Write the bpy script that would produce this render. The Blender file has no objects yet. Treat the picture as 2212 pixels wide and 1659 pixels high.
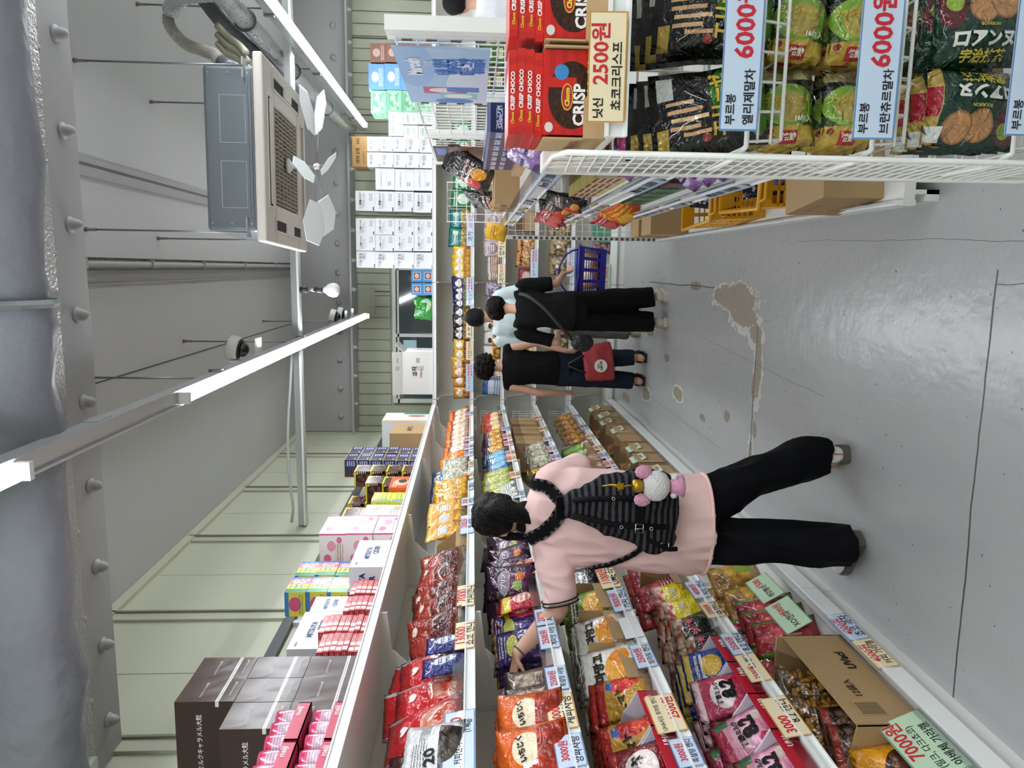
import bpy, bmesh, math, random
from mathutils import Vector, Matrix, noise, Euler
random.seed(7)
S = bpy.context.scene
C = bpy.context.collection
PI = math.pi
# ---------------------------------------------------------------- camera (held sideways: scene up is image left)
EYE = 1.60
cam = bpy.data.cameras.new('camera'); camo = bpy.data.objects.new('camera', cam); C.objects.link(camo)
cam.sensor_fit = 'HORIZONTAL'; cam.sensor_width = 36.0; cam.lens = 1580.0 / 2212.0 * 36.0
cam.clip_start = 0.05; cam.clip_end = 60
_r = Vector((0.98777623, 0.15575628, 0.0061718))      # scene right as the camera holds it
_d = Vector((0.01465503, -0.0533754, -0.99846697))            # scene down
_f = Vector((-0.15518808, 0.9863524, -0.05500556))     # view direction
camo.matrix_world = Matrix(((_d.x, _r.x, -_f.x, 0), (_d.y, _r.y, -_f.y, 0), (_d.z, _r.z, -_f.z, EYE), (0, 0, 0, 1)))
S.camera = camo
# ---------------------------------------------------------------- world and exposure
w = bpy.data.worlds.new('world'); S.world = w; w.use_nodes = True
w.node_tree.nodes['Background'].inputs[0].default_value = (0.75, 0.8, 0.85, 1)
w.node_tree.nodes['Background'].inputs[1].default_value = 0.3
S.view_settings.view_transform = 'Standard'; S.view_settings.look = 'None'
S.view_settings.gamma = 1.0; S.view_settings.use_curve_mapping = False
S.view_settings.exposure = 0.0
LED_POWER = 58.0
S.cycles.max_bounces = 10; S.cycles.diffuse_bounces = 7; S.cycles.glossy_bounces = 3
S.cycles.transmission_bounces = 6; S.cycles.transparent_max_bounces = 12
S.cycles.caustics_reflective = False; S.cycles.caustics_refractive = False
S.cycles.sample_clamp_indirect = 6.0

# ---------------------------------------------------------------- materials
def lin(h):
    h = h.lstrip('#'); o = []
    for i in (0, 2, 4):
        c = int(h[i:i+2], 16) / 255.0
        o.append(c / 12.92 if c <= 0.04045 else ((c + 0.055) / 1.055) ** 2.4)
    return (o[0], o[1], o[2], 1.0)
_M = {}
def base_mat(name):
    m = bpy.data.materials.new(name); m.use_nodes = True
    nt = m.node_tree; return m, nt, nt.nodes['Principled BSDF']
def M(col, rough=0.5, metal=0.0, bump=None, var=None, spec=0.5, coat=0.0, emit=0.0, alpha=1.0, sub=0.0):
    """plain procedural material: colour, roughness, bump=(scale, strength), var=(scale, amount)"""
    k = (col, rough, metal, bump, var, spec, coat, emit, alpha, sub)
    if k in _M: return _M[k]
    m, nt, b = base_mat('mat_%d_%s' % (len(_M), col.strip('#')))
    c = lin(col)
    b.inputs['Base Color'].default_value = c; b.inputs['Roughness'].default_value = rough
    b.inputs['Metallic'].default_value = metal; b.inputs['Specular IOR Level'].default_value = spec
    b.inputs['Coat Weight'].default_value = coat; b.inputs['Coat Roughness'].default_value = 0.12
    if emit:
        b.inputs['Emission Color'].default_value = c; b.inputs['Emission Strength'].default_value = emit
    if sub:
        b.inputs['Subsurface Weight'].default_value = sub; b.inputs['Subsurface Radius'].default_value = (0.02, 0.008, 0.005)
    tc = None
    if bump or var: tc = nt.nodes.new('ShaderNodeTexCoord')
    if var:
        n = nt.nodes.new('ShaderNodeTexNoise'); n.inputs['Scale'].default_value = var[0]; n.inputs['Detail'].default_value = 5
        nt.links.new(tc.outputs['Object'], n.inputs['Vector'])
        mx = nt.nodes.new('ShaderNodeMix'); mx.data_type = 'RGBA'
        mx.inputs[6].default_value = tuple(min(1, x * (1 - var[1])) for x in c[:3]) + (1,)
        mx.inputs[7].default_value = tuple(min(1, x * (1 + var[1])) for x in c[:3]) + (1,)
        nt.links.new(n.outputs['Fac'], mx.inputs[0]); nt.links.new(mx.outputs[2], b.inputs['Base Color'])
    if bump:
        n = nt.nodes.new('ShaderNodeTexNoise'); n.inputs['Scale'].default_value = bump[0]; n.inputs['Detail'].default_value = 3
        nt.links.new(tc.outputs['Object'], n.inputs['Vector'])
        bp = nt.nodes.new('ShaderNodeBump'); bp.inputs['Strength'].default_value = bump[1]; bp.inputs['Distance'].default_value = 0.02
        nt.links.new(n.outputs['Fac'], bp.inputs['Height']); nt.links.new(bp.outputs[0], b.inputs['Normal'])
    if alpha < 1: b.inputs['Alpha'].default_value = alpha
    _M[k] = m; return m
def clear_mat(name, tint='#ffffff', gloss=0.14, bump=None, rough=0.08):
    """thin clear plastic or window film: mostly see-through with a glossy skin"""
    k = ('clear', name)
    if k in _M: return _M[k]
    m = bpy.data.materials.new(name); m.use_nodes = True; nt = m.node_tree; nt.nodes.remove(nt.nodes['Principled BSDF'])
    out = nt.nodes['Material Output']
    t = nt.nodes.new('ShaderNodeBsdfTransparent'); t.inputs[0].default_value = lin(tint)
    g = nt.nodes.new('ShaderNodeBsdfGlossy'); g.inputs['Roughness'].default_value = rough
    fr = nt.nodes.new('ShaderNodeLayerWeight'); fr.inputs[0].default_value = 0.5
    pw = nt.nodes.new('ShaderNodeMath'); pw.operation = 'POWER'; pw.inputs[1].default_value = 4.0
    nt.links.new(fr.outputs['Facing'], pw.inputs[0])
    ad = nt.nodes.new('ShaderNodeMath'); ad.operation = 'MULTIPLY_ADD'; ad.use_clamp = True; ad.inputs[1].default_value = 0.5; ad.inputs[2].default_value = gloss
    nt.links.new(pw.outputs[0], ad.inputs[0])
    mx = nt.nodes.new('ShaderNodeMixShader')
    nt.links.new(ad.outputs[0], mx.inputs[0]); nt.links.new(t.outputs[0], mx.inputs[1]); nt.links.new(g.outputs[0], mx.inputs[2])
    if bump:
        tc = nt.nodes.new('ShaderNodeTexCoord'); n = nt.nodes.new('ShaderNodeTexNoise'); n.inputs['Scale'].default_value = bump[0]
        nt.links.new(tc.outputs['Object'], n.inputs['Vector'])
        bp = nt.nodes.new('ShaderNodeBump'); bp.inputs['Strength'].default_value = bump[1]; bp.inputs['Distance'].default_value = 0.02
        nt.links.new(n.outputs['Fac'], bp.inputs['Height']); nt.links.new(bp.outputs[0], g.inputs['Normal'])
    nt.links.new(mx.outputs[0], out.inputs[0])
    _M[k] = m; return m
_P = {}
def PR(name, base, shapes=(), rough=0.3, bump=(14, 0.5), coat=0.0, metal=0.0, spec=0.5):
    """printed surface in UV space.  shapes: r rect, e ellipse, c chunks, t small print, s stripes"""
    if name in _P: return _P[name]
    m, nt, b = base_mat('print_' + name)
    N = nt.nodes.new; L = nt.links.new
    b.inputs['Roughness'].default_value = rough; b.inputs['Coat Weight'].default_value = coat
    b.inputs['Metallic'].default_value = metal; b.inputs['Specular IOR Level'].default_value = spec
    uv = N('ShaderNodeUVMap'); prev = None
    def setc(sock, c): sock.default_value = lin(c)
    def math_(op, a, bb=None):
        n = N('ShaderNodeMath'); n.operation = op
        for i, x in enumerate((a, bb)):
            if x is None: continue
            if isinstance(x, (int, float)): n.inputs[i].default_value = x
            else: L(x, n.inputs[i])
        return n.outputs[0]
    for s in shapes:
        kind, cx, cy, hw, hh = s[:5]
        mp = N('ShaderNodeMapping'); mp.vector_type = 'POINT'
        mp.inputs['Scale'].default_value = (1 / hw, 1 / hh, 0); mp.inputs['Location'].default_value = (-cx / hw, -cy / hh, 0)
        L(uv.outputs[0], mp.inputs[0])
        if kind in 'ed':
            ln = N('ShaderNodeVectorMath'); ln.operation = 'LENGTH'; L(mp.outputs[0], ln.inputs[0])
            mask = math_('LESS_THAN', ln.outputs['Value'], 1.0); col = s[5]
        else:
            ab = N('ShaderNodeVectorMath'); ab.operation = 'ABSOLUTE'; L(mp.outputs[0], ab.inputs[0])
            sp = N('ShaderNodeSeparateXYZ'); L(ab.outputs[0], sp.inputs[0])
            mask = math_('LESS_THAN', math_('MAXIMUM', sp.outputs[0], sp.outputs[1]), 1.0); col = s[5]
            if kind == 't':
                sx = N('ShaderNodeSeparateXYZ'); L(uv.outputs[0], sx.inputs[0])
                fr = math_('FRACT', math_('MULTIPLY', sx.outputs[1], s[6] / (2 * hh)))
                nz = N('ShaderNodeTexNoise'); nz.inputs['Scale'].default_value = s[6] * 2.2 / hh; nz.inputs['Detail'].default_value = 0
                L(uv.outputs[0], nz.inputs['Vector'])
                mask = math_('MULTIPLY', mask, math_('MULTIPLY', math_('LESS_THAN', fr, 0.55), math_('GREATER_THAN', nz.outputs['Fac'], 0.47)))
            if kind == 's':
                sx = N('ShaderNodeSeparateXYZ'); L(uv.outputs[0], sx.inputs[0])
                fr = math_('FRACT', math_('MULTIPLY', sx.outputs[s[7]], s[6]))
                mask = math_('MULTIPLY', mask, math_('LESS_THAN', fr, 0.5))
        if kind in 'cd':
            vo = N('ShaderNodeTexVoronoi'); vo.inputs['Scale'].default_value = s[7]; L(uv.outputs[0], vo.inputs['Vector'])
            rp = N('ShaderNodeValToRGB'); rp.color_ramp.elements[0].color = lin(s[5]); rp.color_ramp.elements[1].color = lin(s[6])
            rp.color_ramp.elements[0].position = 0.15; rp.color_ramp.elements[1].position = 0.75
            L(vo.outputs['Distance'], rp.inputs[0]); src = rp.outputs[0]
        mx = N('ShaderNodeMix'); mx.data_type = 'RGBA'
        L(mask, mx.inputs[0])
        if prev is None: setc(mx.inputs[6], base)
        else: L(prev, mx.inputs[6])
        if kind in 'cd': L(src, mx.inputs[7])
        else: setc(mx.inputs[7], col)
        prev = mx.outputs[2]
    if prev is None: setc(b.inputs['Base Color'], base)
    else: L(prev, b.inputs['Base Color'])
    if bump:
        tc = N('ShaderNodeTexCoord'); n = N('ShaderNodeTexNoise'); n.inputs['Scale'].default_value = bump[0]
        n.inputs['Detail'].default_value = 2; n.inputs['Distortion'].default_value = 0.8
        L(tc.outputs['Object'], n.inputs['Vector'])
        bp = N('ShaderNodeBump'); bp.inputs['Strength'].default_value = bump[1]; bp.inputs['Distance'].default_value = 0.03
        L(n.outputs['Fac'], bp.inputs['Height']); L(bp.outputs[0], b.inputs['Normal'])
    _P[name] = m; return m

# ---------------------------------------------------------------- mesh collecting
class MB:
    def __init__(s): s.v = []; s.f = []; s.m = []; s.uv = {}; s.mi = 0
    def face(s, idx, uv=None):
        if uv: s.uv[len(s.f)] = uv
        s.f.append(tuple(idx)); s.m.append(s.mi); return s
    def box(s, x0, x1, y0, y1, z0, z1, mats=None):
        """mats: material index for -y +y -x +x -z +z; uv runs 0..1 on each face, upright as seen from outside"""
        n = len(s.v)
        s.v += [(x0,y0,z0),(x1,y0,z0),(x1,y1,z0),(x0,y1,z0),(x0,y0,z1),(x1,y0,z1),(x1,y1,z1),(x0,y1,z1)]
        q = [(0,1,5,4),(2,3,7,6),(3,0,4,7),(1,2,6,5),(3,2,1,0),(4,5,6,7)]
        for i, f in enumerate(q):
            if mats is not None: s.mi = mats[i]
            s.face([n + a for a in f], [(0,0),(1,0),(1,1),(0,1)])
        return s
    def obox(s, c, ax, ay, az):
        """box from centre and three half-axis vectors"""
        n = len(s.v); c = Vector(c); ax = Vector(ax); ay = Vector(ay); az = Vector(az)
        for sz in (-1, 1):
            for sx, sy in ((-1,-1),(1,-1),(1,1),(-1,1)): s.v.append(tuple(c + ax*sx + ay*sy + az*sz))
        for f in [(0,1,5,4),(2,3,7,6),(3,0,4,7),(1,2,6,5),(3,2,1,0),(4,5,6,7)]:
            s.face([n + a for a in f], [(0,0),(1,0),(1,1),(0,1)])
        return s
    def tube(s, pts, r, n=8, cap=True, closed=False):
        pts = [Vector(p) for p in pts]; k = len(pts); rr = r if isinstance(r, (list, tuple)) else [r] * k
        o = len(s.v); up = None
        for i, p in enumerate(pts):
            if closed: d = pts[(i+1) % k] - pts[i-1]
            else: d = (pts[min(i+1, k-1)] - pts[max(i-1, 0)])
            d.normalize()
            if up is None:
                up = Vector((0,0,1)) if abs(d.z) < 0.9 else Vector((1,0,0))
            a = d.cross(up)
            if a.length < 1e-4: a = d.cross(Vector((0.3,1,0.2)))
            a.normalize(); b = a.cross(d); b.normalize(); up = b
            for j in range(n):
                t = 2*PI*j/n; s.v.append(tuple(p + (a*math.cos(t) + b*math.sin(t)) * rr[i]))
        for i in range(k if closed else k-1):
            i2 = (i+1) % k
            for j in range(n):
                s.face([o+i*n+j, o+i*n+(j+1)%n, o+i2*n+(j+1)%n, o+i2*n+j])
        if cap and not closed:
            s.face([o+j for j in range(n)][::-1]); s.face([o+(k-1)*n+j for j in range(n)])
        return s
    def lathe(s, prof, n=16, M4=None):
        """prof: (radius, z) list around local z"""
        o = len(s.v); M4 = M4 or Matrix.Identity(4)
        for r, z in prof:
            for j in range(n):
                t = 2*PI*j/n; s.v.append(tuple(M4 @ Vector((r*math.cos(t), r*math.sin(t), z))))
        for i in range(len(prof)-1):
            for j in range(n): s.face([o+i*n+j, o+i*n+(j+1)%n, o+(i+1)*n+(j+1)%n, o+(i+1)*n+j])
        s.face([o+j for j in range(n)][::-1]); s.face([o+(len(prof)-1)*n+j for j in range(n)])
        return s
    def prism(s, poly, h, M4=None):
        """polygon in local xy, from z=0 to z=h"""
        o = len(s.v); k = len(poly); M4 = M4 or Matrix.Identity(4)
        for z in (0, h):
            for x, y in poly: s.v.append(tuple(M4 @ Vector((x, y, z))))
        s.face([o+i for i in range(k)][::-1]); s.face([o+k+i for i in range(k)])
        for i in range(k): s.face([o+i, o+(i+1)%k, o+k+(i+1)%k, o+k+i])
        return s
    def ball(s, c, r, n=12, sc=(1,1,1)):
        o = len(s.v); c = Vector(c); R = n // 2
        for i in range(1, R):
            a = PI*i/R
            for j in range(n):
                t = 2*PI*j/n
                s.v.append((c.x + r*sc[0]*math.sin(a)*math.cos(t), c.y + r*sc[1]*math.sin(a)*math.sin(t), c.z + r*sc[2]*math.cos(a)))
        t_ = len(s.v); s.v.append((c.x, c.y, c.z + r*sc[2])); s.v.append((c.x, c.y, c.z - r*sc[2]))
        for i in range(R-2):
            for j in range(n): s.face([o+i*n+j, o+(i+1)*n+j, o+(i+1)*n+(j+1)%n, o+i*n+(j+1)%n])
        for j in range(n):
            s.face([t_, o+j, o+(j+1)%n]); s.face([t_+1, o+(R-2)*n+(j+1)%n, o+(R-2)*n+j])
        return s
    def mesh(s, name, mats, smooth=False):
        me = bpy.data.meshes.new(name); me.from_pydata(s.v, [], s.f)
        for mm in (mats if isinstance(mats, (list, tuple)) else [mats]): me.materials.append(mm)
        me.polygons.foreach_set('material_index', s.m)
        if s.uv:
            ul = me.uv_layers.new(name='UVMap')
            for p in me.polygons:
                u = s.uv.get(p.index)
                if u:
                    for k, li in enumerate(p.loop_indices): ul.data[li].uv = u[k]
        if smooth:
            me.polygons.foreach_set('use_smooth', [True]*len(me.polygons))
        me.update(); return me
    def build(s, name, mats, parent=None, smooth=False, loc=None, rot=None):
        return O(name, s.mesh(name, mats, smooth), parent, loc, rot)
def O(name, me, parent=None, loc=None, rot=None):
    o = bpy.data.objects.new(name, me); C.objects.link(o)
    if parent is not None: o.parent = parent
    if loc is not None: o.location = loc
    if rot is not None: o.rotation_euler = rot
    return o
def tag(o, label=None, cat=None, group=None, kind=None):
    if label: o['label'] = label
    if cat: o['category'] = cat
    if group: o['group'] = group
    if kind: o['kind'] = kind
    return o
def thing(name, label, cat, loc=(0,0,0), rot=(0,0,0), group=None):
    return tag(O(name, None, None, loc, rot), label, cat, group)
def struct(o, label=None): return tag(o, label, None, None, 'structure')
def bevel(o, w=0.004, seg=2):
    b = o.modifiers.new('edge', 'BEVEL'); b.width = w; b.segments = seg; b.limit_method = 'ANGLE'; return o
def copy_tree(o, parent=None):
    c = o.copy(); C.objects.link(c)
    if parent is not None: c.parent = parent
    for ch in list(o.children): copy_tree(ch, c)
    return c
ORD = ['first','second','third','fourth','fifth','sixth','seventh','eighth','ninth','tenth','eleventh','twelfth']
NUM = ['zero','one','two','three','four','five','six','seven','eight','nine','ten','eleven','twelve']
def near(i, n):
    """which one counting from the camera"""
    if n == 1: return ''
    if i == 0: return 'nearest'
    if i == n-1: return 'farthest'
    return ORD[i] + ' nearest'
def left(i, n):
    if n == 1: return ''
    if i == 0: return 'leftmost'
    if i == n-1: return 'rightmost'
    return ORD[i] + ' from left'

# ---------------------------------------------------------------- lettering as flat meshes
_T = {}
def glyphs(s, bold=0.0):
    k = (s, bold)
    if k not in _T:
        c = bpy.data.curves.new('t', 'FONT'); c.body = s; c.size = 1; c.resolution_u = 2; c.offset = bold; c.align_x = 'CENTER'
        o = bpy.data.objects.new('t', c); me = o.to_mesh()
        vs = [(v.co.x, v.co.y) for v in me.vertices]; fs = [tuple(p.vertices) for p in me.polygons]
        o.to_mesh_clear(); bpy.data.objects.remove(o); bpy.data.curves.remove(c)
        x0 = min(v[0] for v in vs); x1 = max(v[0] for v in vs); y0 = min(v[1] for v in vs); y1 = max(v[1] for v in vs)
        _T[k] = ([(x-(x0+x1)/2, y-(y0+y1)/2) for x, y in vs], fs, x1-x0, y1-y0)
    return _T[k]
def put_text(mb, s, place, wd, rot=0.0, bold=0.015, hmax=None, stretch=1.0):
    """add text to mb; place(x, y) turns flat offsets (metres, centred) into a 3D point"""
    vs, fs, tw, th = glyphs(s, bold)
    k = wd / tw
    if hmax and th*k > hmax: k = hmax / th
    ca, sa = math.cos(math.radians(rot)), math.sin(math.radians(rot)); o = len(mb.v)
    for x, y in vs:
        x *= k; y *= k * stretch
        mb.v.append(tuple(place(x*ca - y*sa, x*sa + y*ca)))
    for f in fs: mb.face([o+i for i in f])
    return mb
def ink(col): return M(col, 0.5, spec=0.2)
def lettering(parent, items, place_of, name='lettering'):
    """items: (text, cx, cy, width, colour[, rot[, bold[, hmax]]]) in metres on the surface; one mesh for each line"""
    out = None
    for it in items:
        s, cx, cy, wd, col = it[:5]; rot = it[5] if len(it) > 5 else 0; bold = it[6] if len(it) > 6 else 0.012
        hm = it[7] if len(it) > 7 else None
        out = put_text(MB(), s, place_of(cx, cy), wd, rot, bold, hm).build(name, ink(col), parent)
    return out
def on_front(y): return lambda cx, cy: (lambda x, z: (cx + x, y, cy + z))
def on_top(z): return lambda cx, cy: (lambda x, y: (cx + x, cy + y, z))
def on_left(x): return lambda cx, cy: (lambda a, z: (x, cx - a, cy + z))     # face at -x, seen from -x
def on_right(x): return lambda cx, cy: (lambda a, z: (x, cx + a, cy + z))    # face at +x, seen from +x
# ================================================================ THE ROOM
ZC = 3.65; WL = -1.96; WB = 9.05; WR = 5.2; WF = -3.2
def floor_material():
    m, nt, b = base_mat('floor_epoxy'); N = nt.nodes.new; L = nt.links.new
    def mth(op, a, c=None, d=None):
        n = N('ShaderNodeMath'); n.operation = op
        for i, x in enumerate((a, c, d)):
            if x is None: continue
            if isinstance(x, (int, float)): n.inputs[i].default_value = x
            else: L(x, n.inputs[i])
        return n.outputs[0]
    def nz(sc, det=4, vec=None):
        n = N('ShaderNodeTexNoise'); n.inputs['Scale'].default_value = sc; n.inputs['Detail'].default_value = det
        L(vec or tc.outputs['Object'], n.inputs['Vector']); return n.outputs['Fac']
    def mix(f, a, c):
        n = N('ShaderNodeMix'); n.data_type = 'RGBA'; L(f, n.inputs[0])
        for k, x in ((6, a), (7, c)):
            if isinstance(x, str): n.inputs[k].default_value = lin(x)
            else: L(x, n.inputs[k])
        return n.outputs[2]
    tc = N('ShaderNodeTexCoord'); sp = N('ShaderNodeSeparateXYZ'); L(tc.outputs['Object'], sp.inputs[0])
    wob = mth('SUBTRACT', mth('ADD', mth('MULTIPLY', nz(7, 6), .6), mth('MULTIPLY', nz(30, 3), .55)), 0.575); wob2 = mth('SUBTRACT', nz(2.2, 5), 0.5)
    x = sp.outputs[0]; y = sp.outputs[1]
    col = mix(nz(1.3, 5), '#a0a2a1', '#aaabaa')
    def blob(cx, cy, rx, ry, amt=1.6):
        a = mth('DIVIDE', mth('SUBTRACT', x, cx), rx); c = mth('DIVIDE', mth('SUBTRACT', y, cy), ry)
        d = mth('ADD', mth('MULTIPLY', a, a), mth('MULTIPLY', c, c))
        return mth('LESS_THAN', mth('ADD', mth('SQRT', d), mth('MULTIPLY', wob, amt)), 1.0)
    def seam(var, other, at, lo, hi, wd, slope=0.0):
        d = mth('ABSOLUTE', mth('ADD', mth('SUBTRACT', mth('SUBTRACT', var, at), mth('MULTIPLY', other, slope)), mth('MULTIPLY', wob2, 0.05)))
        rng = mth('MULTIPLY', mth('GREATER_THAN', other, lo), mth('LESS_THAN', other, hi))
        return mth('MULTIPLY', mth('LESS_THAN', d, wd), rng)
    peel = None
    for a in [(-0.15,4.42,.085,.36),(-0.26,4.24,.06,.2),(-0.34,4.05,.05,.1),(-0.52,3.98,.16,.05),(-0.64,4.02,.08,.04),(-0.935,5.52,.05,.13),
              (-1.115,6.56,.06,.16),(-1.3,7.4,.05,.2),(-0.895,4.425,.04,.05),(-0.88,3.97,.05,.03),(-1.03,4.01,.09,.03),(-0.1,5.23,.03,.13),
              (-.7,5.9,.03,.08),(-.55,6.5,.03,.12),(-1.0,4.9,.025,.06)]:
        k = blob(*a); peel = k if peel is None else mth('MAXIMUM', peel, k)
    rim = None
    for a in [(-0.15,4.42,.098,.40),(-0.29,4.22,.085,.25),(-0.36,4.04,.075,.13),(-0.55,3.98,.24,.07),(-0.935,5.52,.065,.16),(-1.115,6.56,.075,.2),(-1.03,4.01,.11,.04)]:
        k = blob(*a); rim = k if rim is None else mth('MAXIMUM', rim, k)
    crack = seam(y, x, 2.18, -1.7, 0.02, 0.004, 0.02)
    for a in [(y,x,4.02,-1.3,-.3,.006),(x,y,-.1,4.8,6.6,.004),(x,y,-.75,3.2,5.0,.0012,.06),(x,y,.02,1.9,3.6,.001,.04),(x,y,-1.12,4.5,6.4,.0015),(x,y,-.02,1.0,2.18,.0015)]:
        crack = mth('MAXIMUM', crack, seam(*a))
    pits = mth('GREATER_THAN', nz(48, 1), 0.765)
    scr = N('ShaderNodeMapping'); scr.inputs['Scale'].default_value = (34, 5, 1); L(tc.outputs['Object'], scr.inputs[0])
    st = N('ShaderNodeMath'); st.operation = 'MULTIPLY_ADD'; st.use_clamp = True; st.inputs[1].default_value = 2.2; st.inputs[2].default_value = -1.32; L(nz(1.0, 4, scr.outputs[0]), st.inputs[0])
    far_ = N('ShaderNodeMapRange'); far_.inputs[1].default_value = 2.6; far_.inputs[2].default_value = 4.6; far_.inputs[3].default_value = .25; far_.inputs[4].default_value = 1.0; L(y, far_.inputs[0])
    col = mix(mth('MULTIPLY', st.outputs[0], far_.outputs[0]), col, '#757775')
    col = mix(pits, col, '#5c5f5d')
    col = mix(rim, col, '#b9b8b0')
    pc = mix(nz(22, 5), '#7d7565', '#9a917f')
    col = mix(peel, col, pc)
    col = mix(crack, col, '#4c4e4b')
    L(col, b.inputs['Base Color'])
    bad = mth('MAXIMUM', rim, mth('MULTIPLY', crack, 0.7))
    L(mth('ADD', mth('MULTIPLY', bad, 0.3), 0.27), b.inputs['Roughness'])
    b.inputs['Specular IOR Level'].default_value = 0.55
    hgt = mth('SUBTRACT', mth('ADD', mth('MULTIPLY', nz(9, 4), 0.35), mth('MULTIPLY', nz(38, 3), 0.10)), mth('ADD', mth('MULTIPLY', peel, 0.5), mth('MULTIPLY', crack, 0.5)))
    bp = N('ShaderNodeBump'); bp.inputs['Strength'].default_value = 0.34; bp.inputs['Distance'].default_value = 0.03
    L(hgt, bp.inputs['Height']); L(bp.outputs[0], b.inputs['Normal'])
    return m
struct(MB().box(WL-.1, WR, WF, WB+.1, -.12, 0).build('floor', floor_material()), 'grey painted concrete floor with cracks and peeled patches')
cream = M('#b7b9a4', 0.5, bump=(3, .05), var=(1.2, .04)); cream2 = M('#b0b29d', 0.5); seam_d = M('#4d5046', .7)
grey_c = M('#b2b1af', 0.6, bump=(40, .06), var=(1.5, .05)); grey_b = M('#a3a2a1', 0.55, bump=(50, .05), var=(2, .05)); grey_d = M('#9c9b9a', .6)
white_m = M('#e9e9e6', 0.35, bump=(60, .02)); alu = M('#c9ccce', 0.32, metal=.7); steel = M('#8d9092', .4, metal=.8); dark_m = M('#2a2b2d', .5)
# ceiling: two fields, a lower one on the right, joint strips and a recessed frame on the left
ce = struct(MB().box(WL-.1, WR, WF, WB+.1, ZC, ZC+.1).build('ceiling', grey_c), 'grey painted ceiling slab above the shop')
MB().box(0.03, WR, 2.84, 8.70, ZC-.05, ZC+.02).build('ceiling_panel', M('#b6b5b3', .6, bump=(40, .05)), ce)
for nm, a in (('joint_strip', (.44, .49, 2.85, 8.68, ZC-.066, ZC-.04)), ('joint_strip', (.51, .54, 2.85, 8.68, ZC-.062, ZC-.04)),
              ('frame_strip', (-.06, -.04, 2.85, 8.62, ZC-.012, ZC+.01)), ('frame_strip', (-.12, -.11, 2.85, 8.55, ZC-.01, ZC+.01)),
              ('frame_strip', (WL, -.05, 8.60, 8.63, ZC-.012, ZC+.01)), ('frame_strip', (WL, -.12, 8.52, 8.535, ZC-.01, ZC+.01))):
    MB().box(*a).build(nm, grey_d, ce)
MB().box(-.652, -.646, 2.85, 8.5, ZC-.004, ZC+.01).build('seam', M('#3c3d3e', .7), ce)
# steel beams with bolt heads
def beam(name, label, y0, y1, z, zt, bolts, face):
    t = thing(name, label, 'beam', ((WL+WR)/2, (y0+y1)/2, z))
    ox, oy = (WL+WR)/2, (y0+y1)/2
    def bx(*a): return MB().box(a[0]-ox, a[1]-ox, a[2]-oy, a[3]-oy, a[4]-z, a[5]-z)
    bx(WL+.002, WR-.002, y0, y1, z, z+.022).build('flange', grey_b, t)
    ym = (y0+y1)/2
    bx(WL+.002, WR-.002, ym-.01, ym+.01, z+.022, zt).build('web', grey_b, t)
    bx(WL+.002, WR-.002, y0, y1, zt-.022, zt-.001).build('flange', grey_b, t)
    for bm_ in face: bx(*bm_).build('plate', grey_b, t)
    dn = Matrix.Rotation(PI, 4, 'X'); fw = Matrix.Rotation(PI/2, 4, 'X')
    me = MB().lathe([(.03,0),(.03,.006),(.0215,.008),(.0215,.024),(.014,.04),(.004,.046)], 10, dn).mesh('bolt', grey_b, True)
    me2 = MB().lathe([(.032,0),(.032,.006),(.024,.008),(.022,.022),(.012,.034)], 10, fw).mesh('bolt', grey_b, True)
    for (x, y, zz, down) in bolts: O('bolt', me if down else me2, t, (x-ox, y-oy, zz-z))
    return t
nb = [(-.187+.32*k, 2.735, 3.03, 1) for k in range(-5, 6)] + [(-.30+.325*k, 2.555, 3.03, 1) for k in range(-5, 6)]
nb = [b for b in nb if WL+.05 < b[0] < 3]
beam('steel_beam', 'grey bolted steel beam across the ceiling nearest the camera', 2.53, 2.83, 3.03, ZC, nb, [])
fb = [(-1.75+.335*k, 8.595, 3.14, 0) for k in range(19)] + [(-1.6+.335*k, 8.56, 2.975, 1) for k in range(18)]
beam('steel_beam', 'grey bolted steel beam along the back wall behind the lamps', 8.50, 8.86, 2.975, ZC, fb,
     [(WL+.002, WR-.002, 8.6, 8.62, 2.997, ZC-.02)])
# left wall: cream panels between proud strips
wl = struct(MB().box(WL-.12, WL-.02, WF, WB+.1, 0, ZC+.1).build('wall_left', cream2), 'cream panelled wall behind the left shelf unit')
strips = [.4, 1.6, 2.8, 3.93, 5.12, 6.32, 7.5, 8.55]
ys = [WF] + strips + [WB]
for i in range(len(ys)-1):
    a, b = ys[i]+.04, ys[i+1]-.04; mid = (a+b)/2
    for (p, q) in ((a, mid-.003), (mid+.003, b)):
        MB().box(WL-.03, WL, p, q, 2.64, ZC-.05).build('panel', cream, wl)
        MB().box(WL-.03, WL, p, q, 0.0, 1.97).build('panel', cream, wl)
for y in strips:
    MB().box(WL-.03, WL+.018, y-.04, y+.035, 2.63, ZC-.02).build('strip', cream2, wl)
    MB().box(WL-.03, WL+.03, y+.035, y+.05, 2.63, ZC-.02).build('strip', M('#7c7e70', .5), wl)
MB().box(WL-.03, WL+.03, WF, WB, ZC-.06, ZC-.002).build('top_strip', cream, wl)
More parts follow.
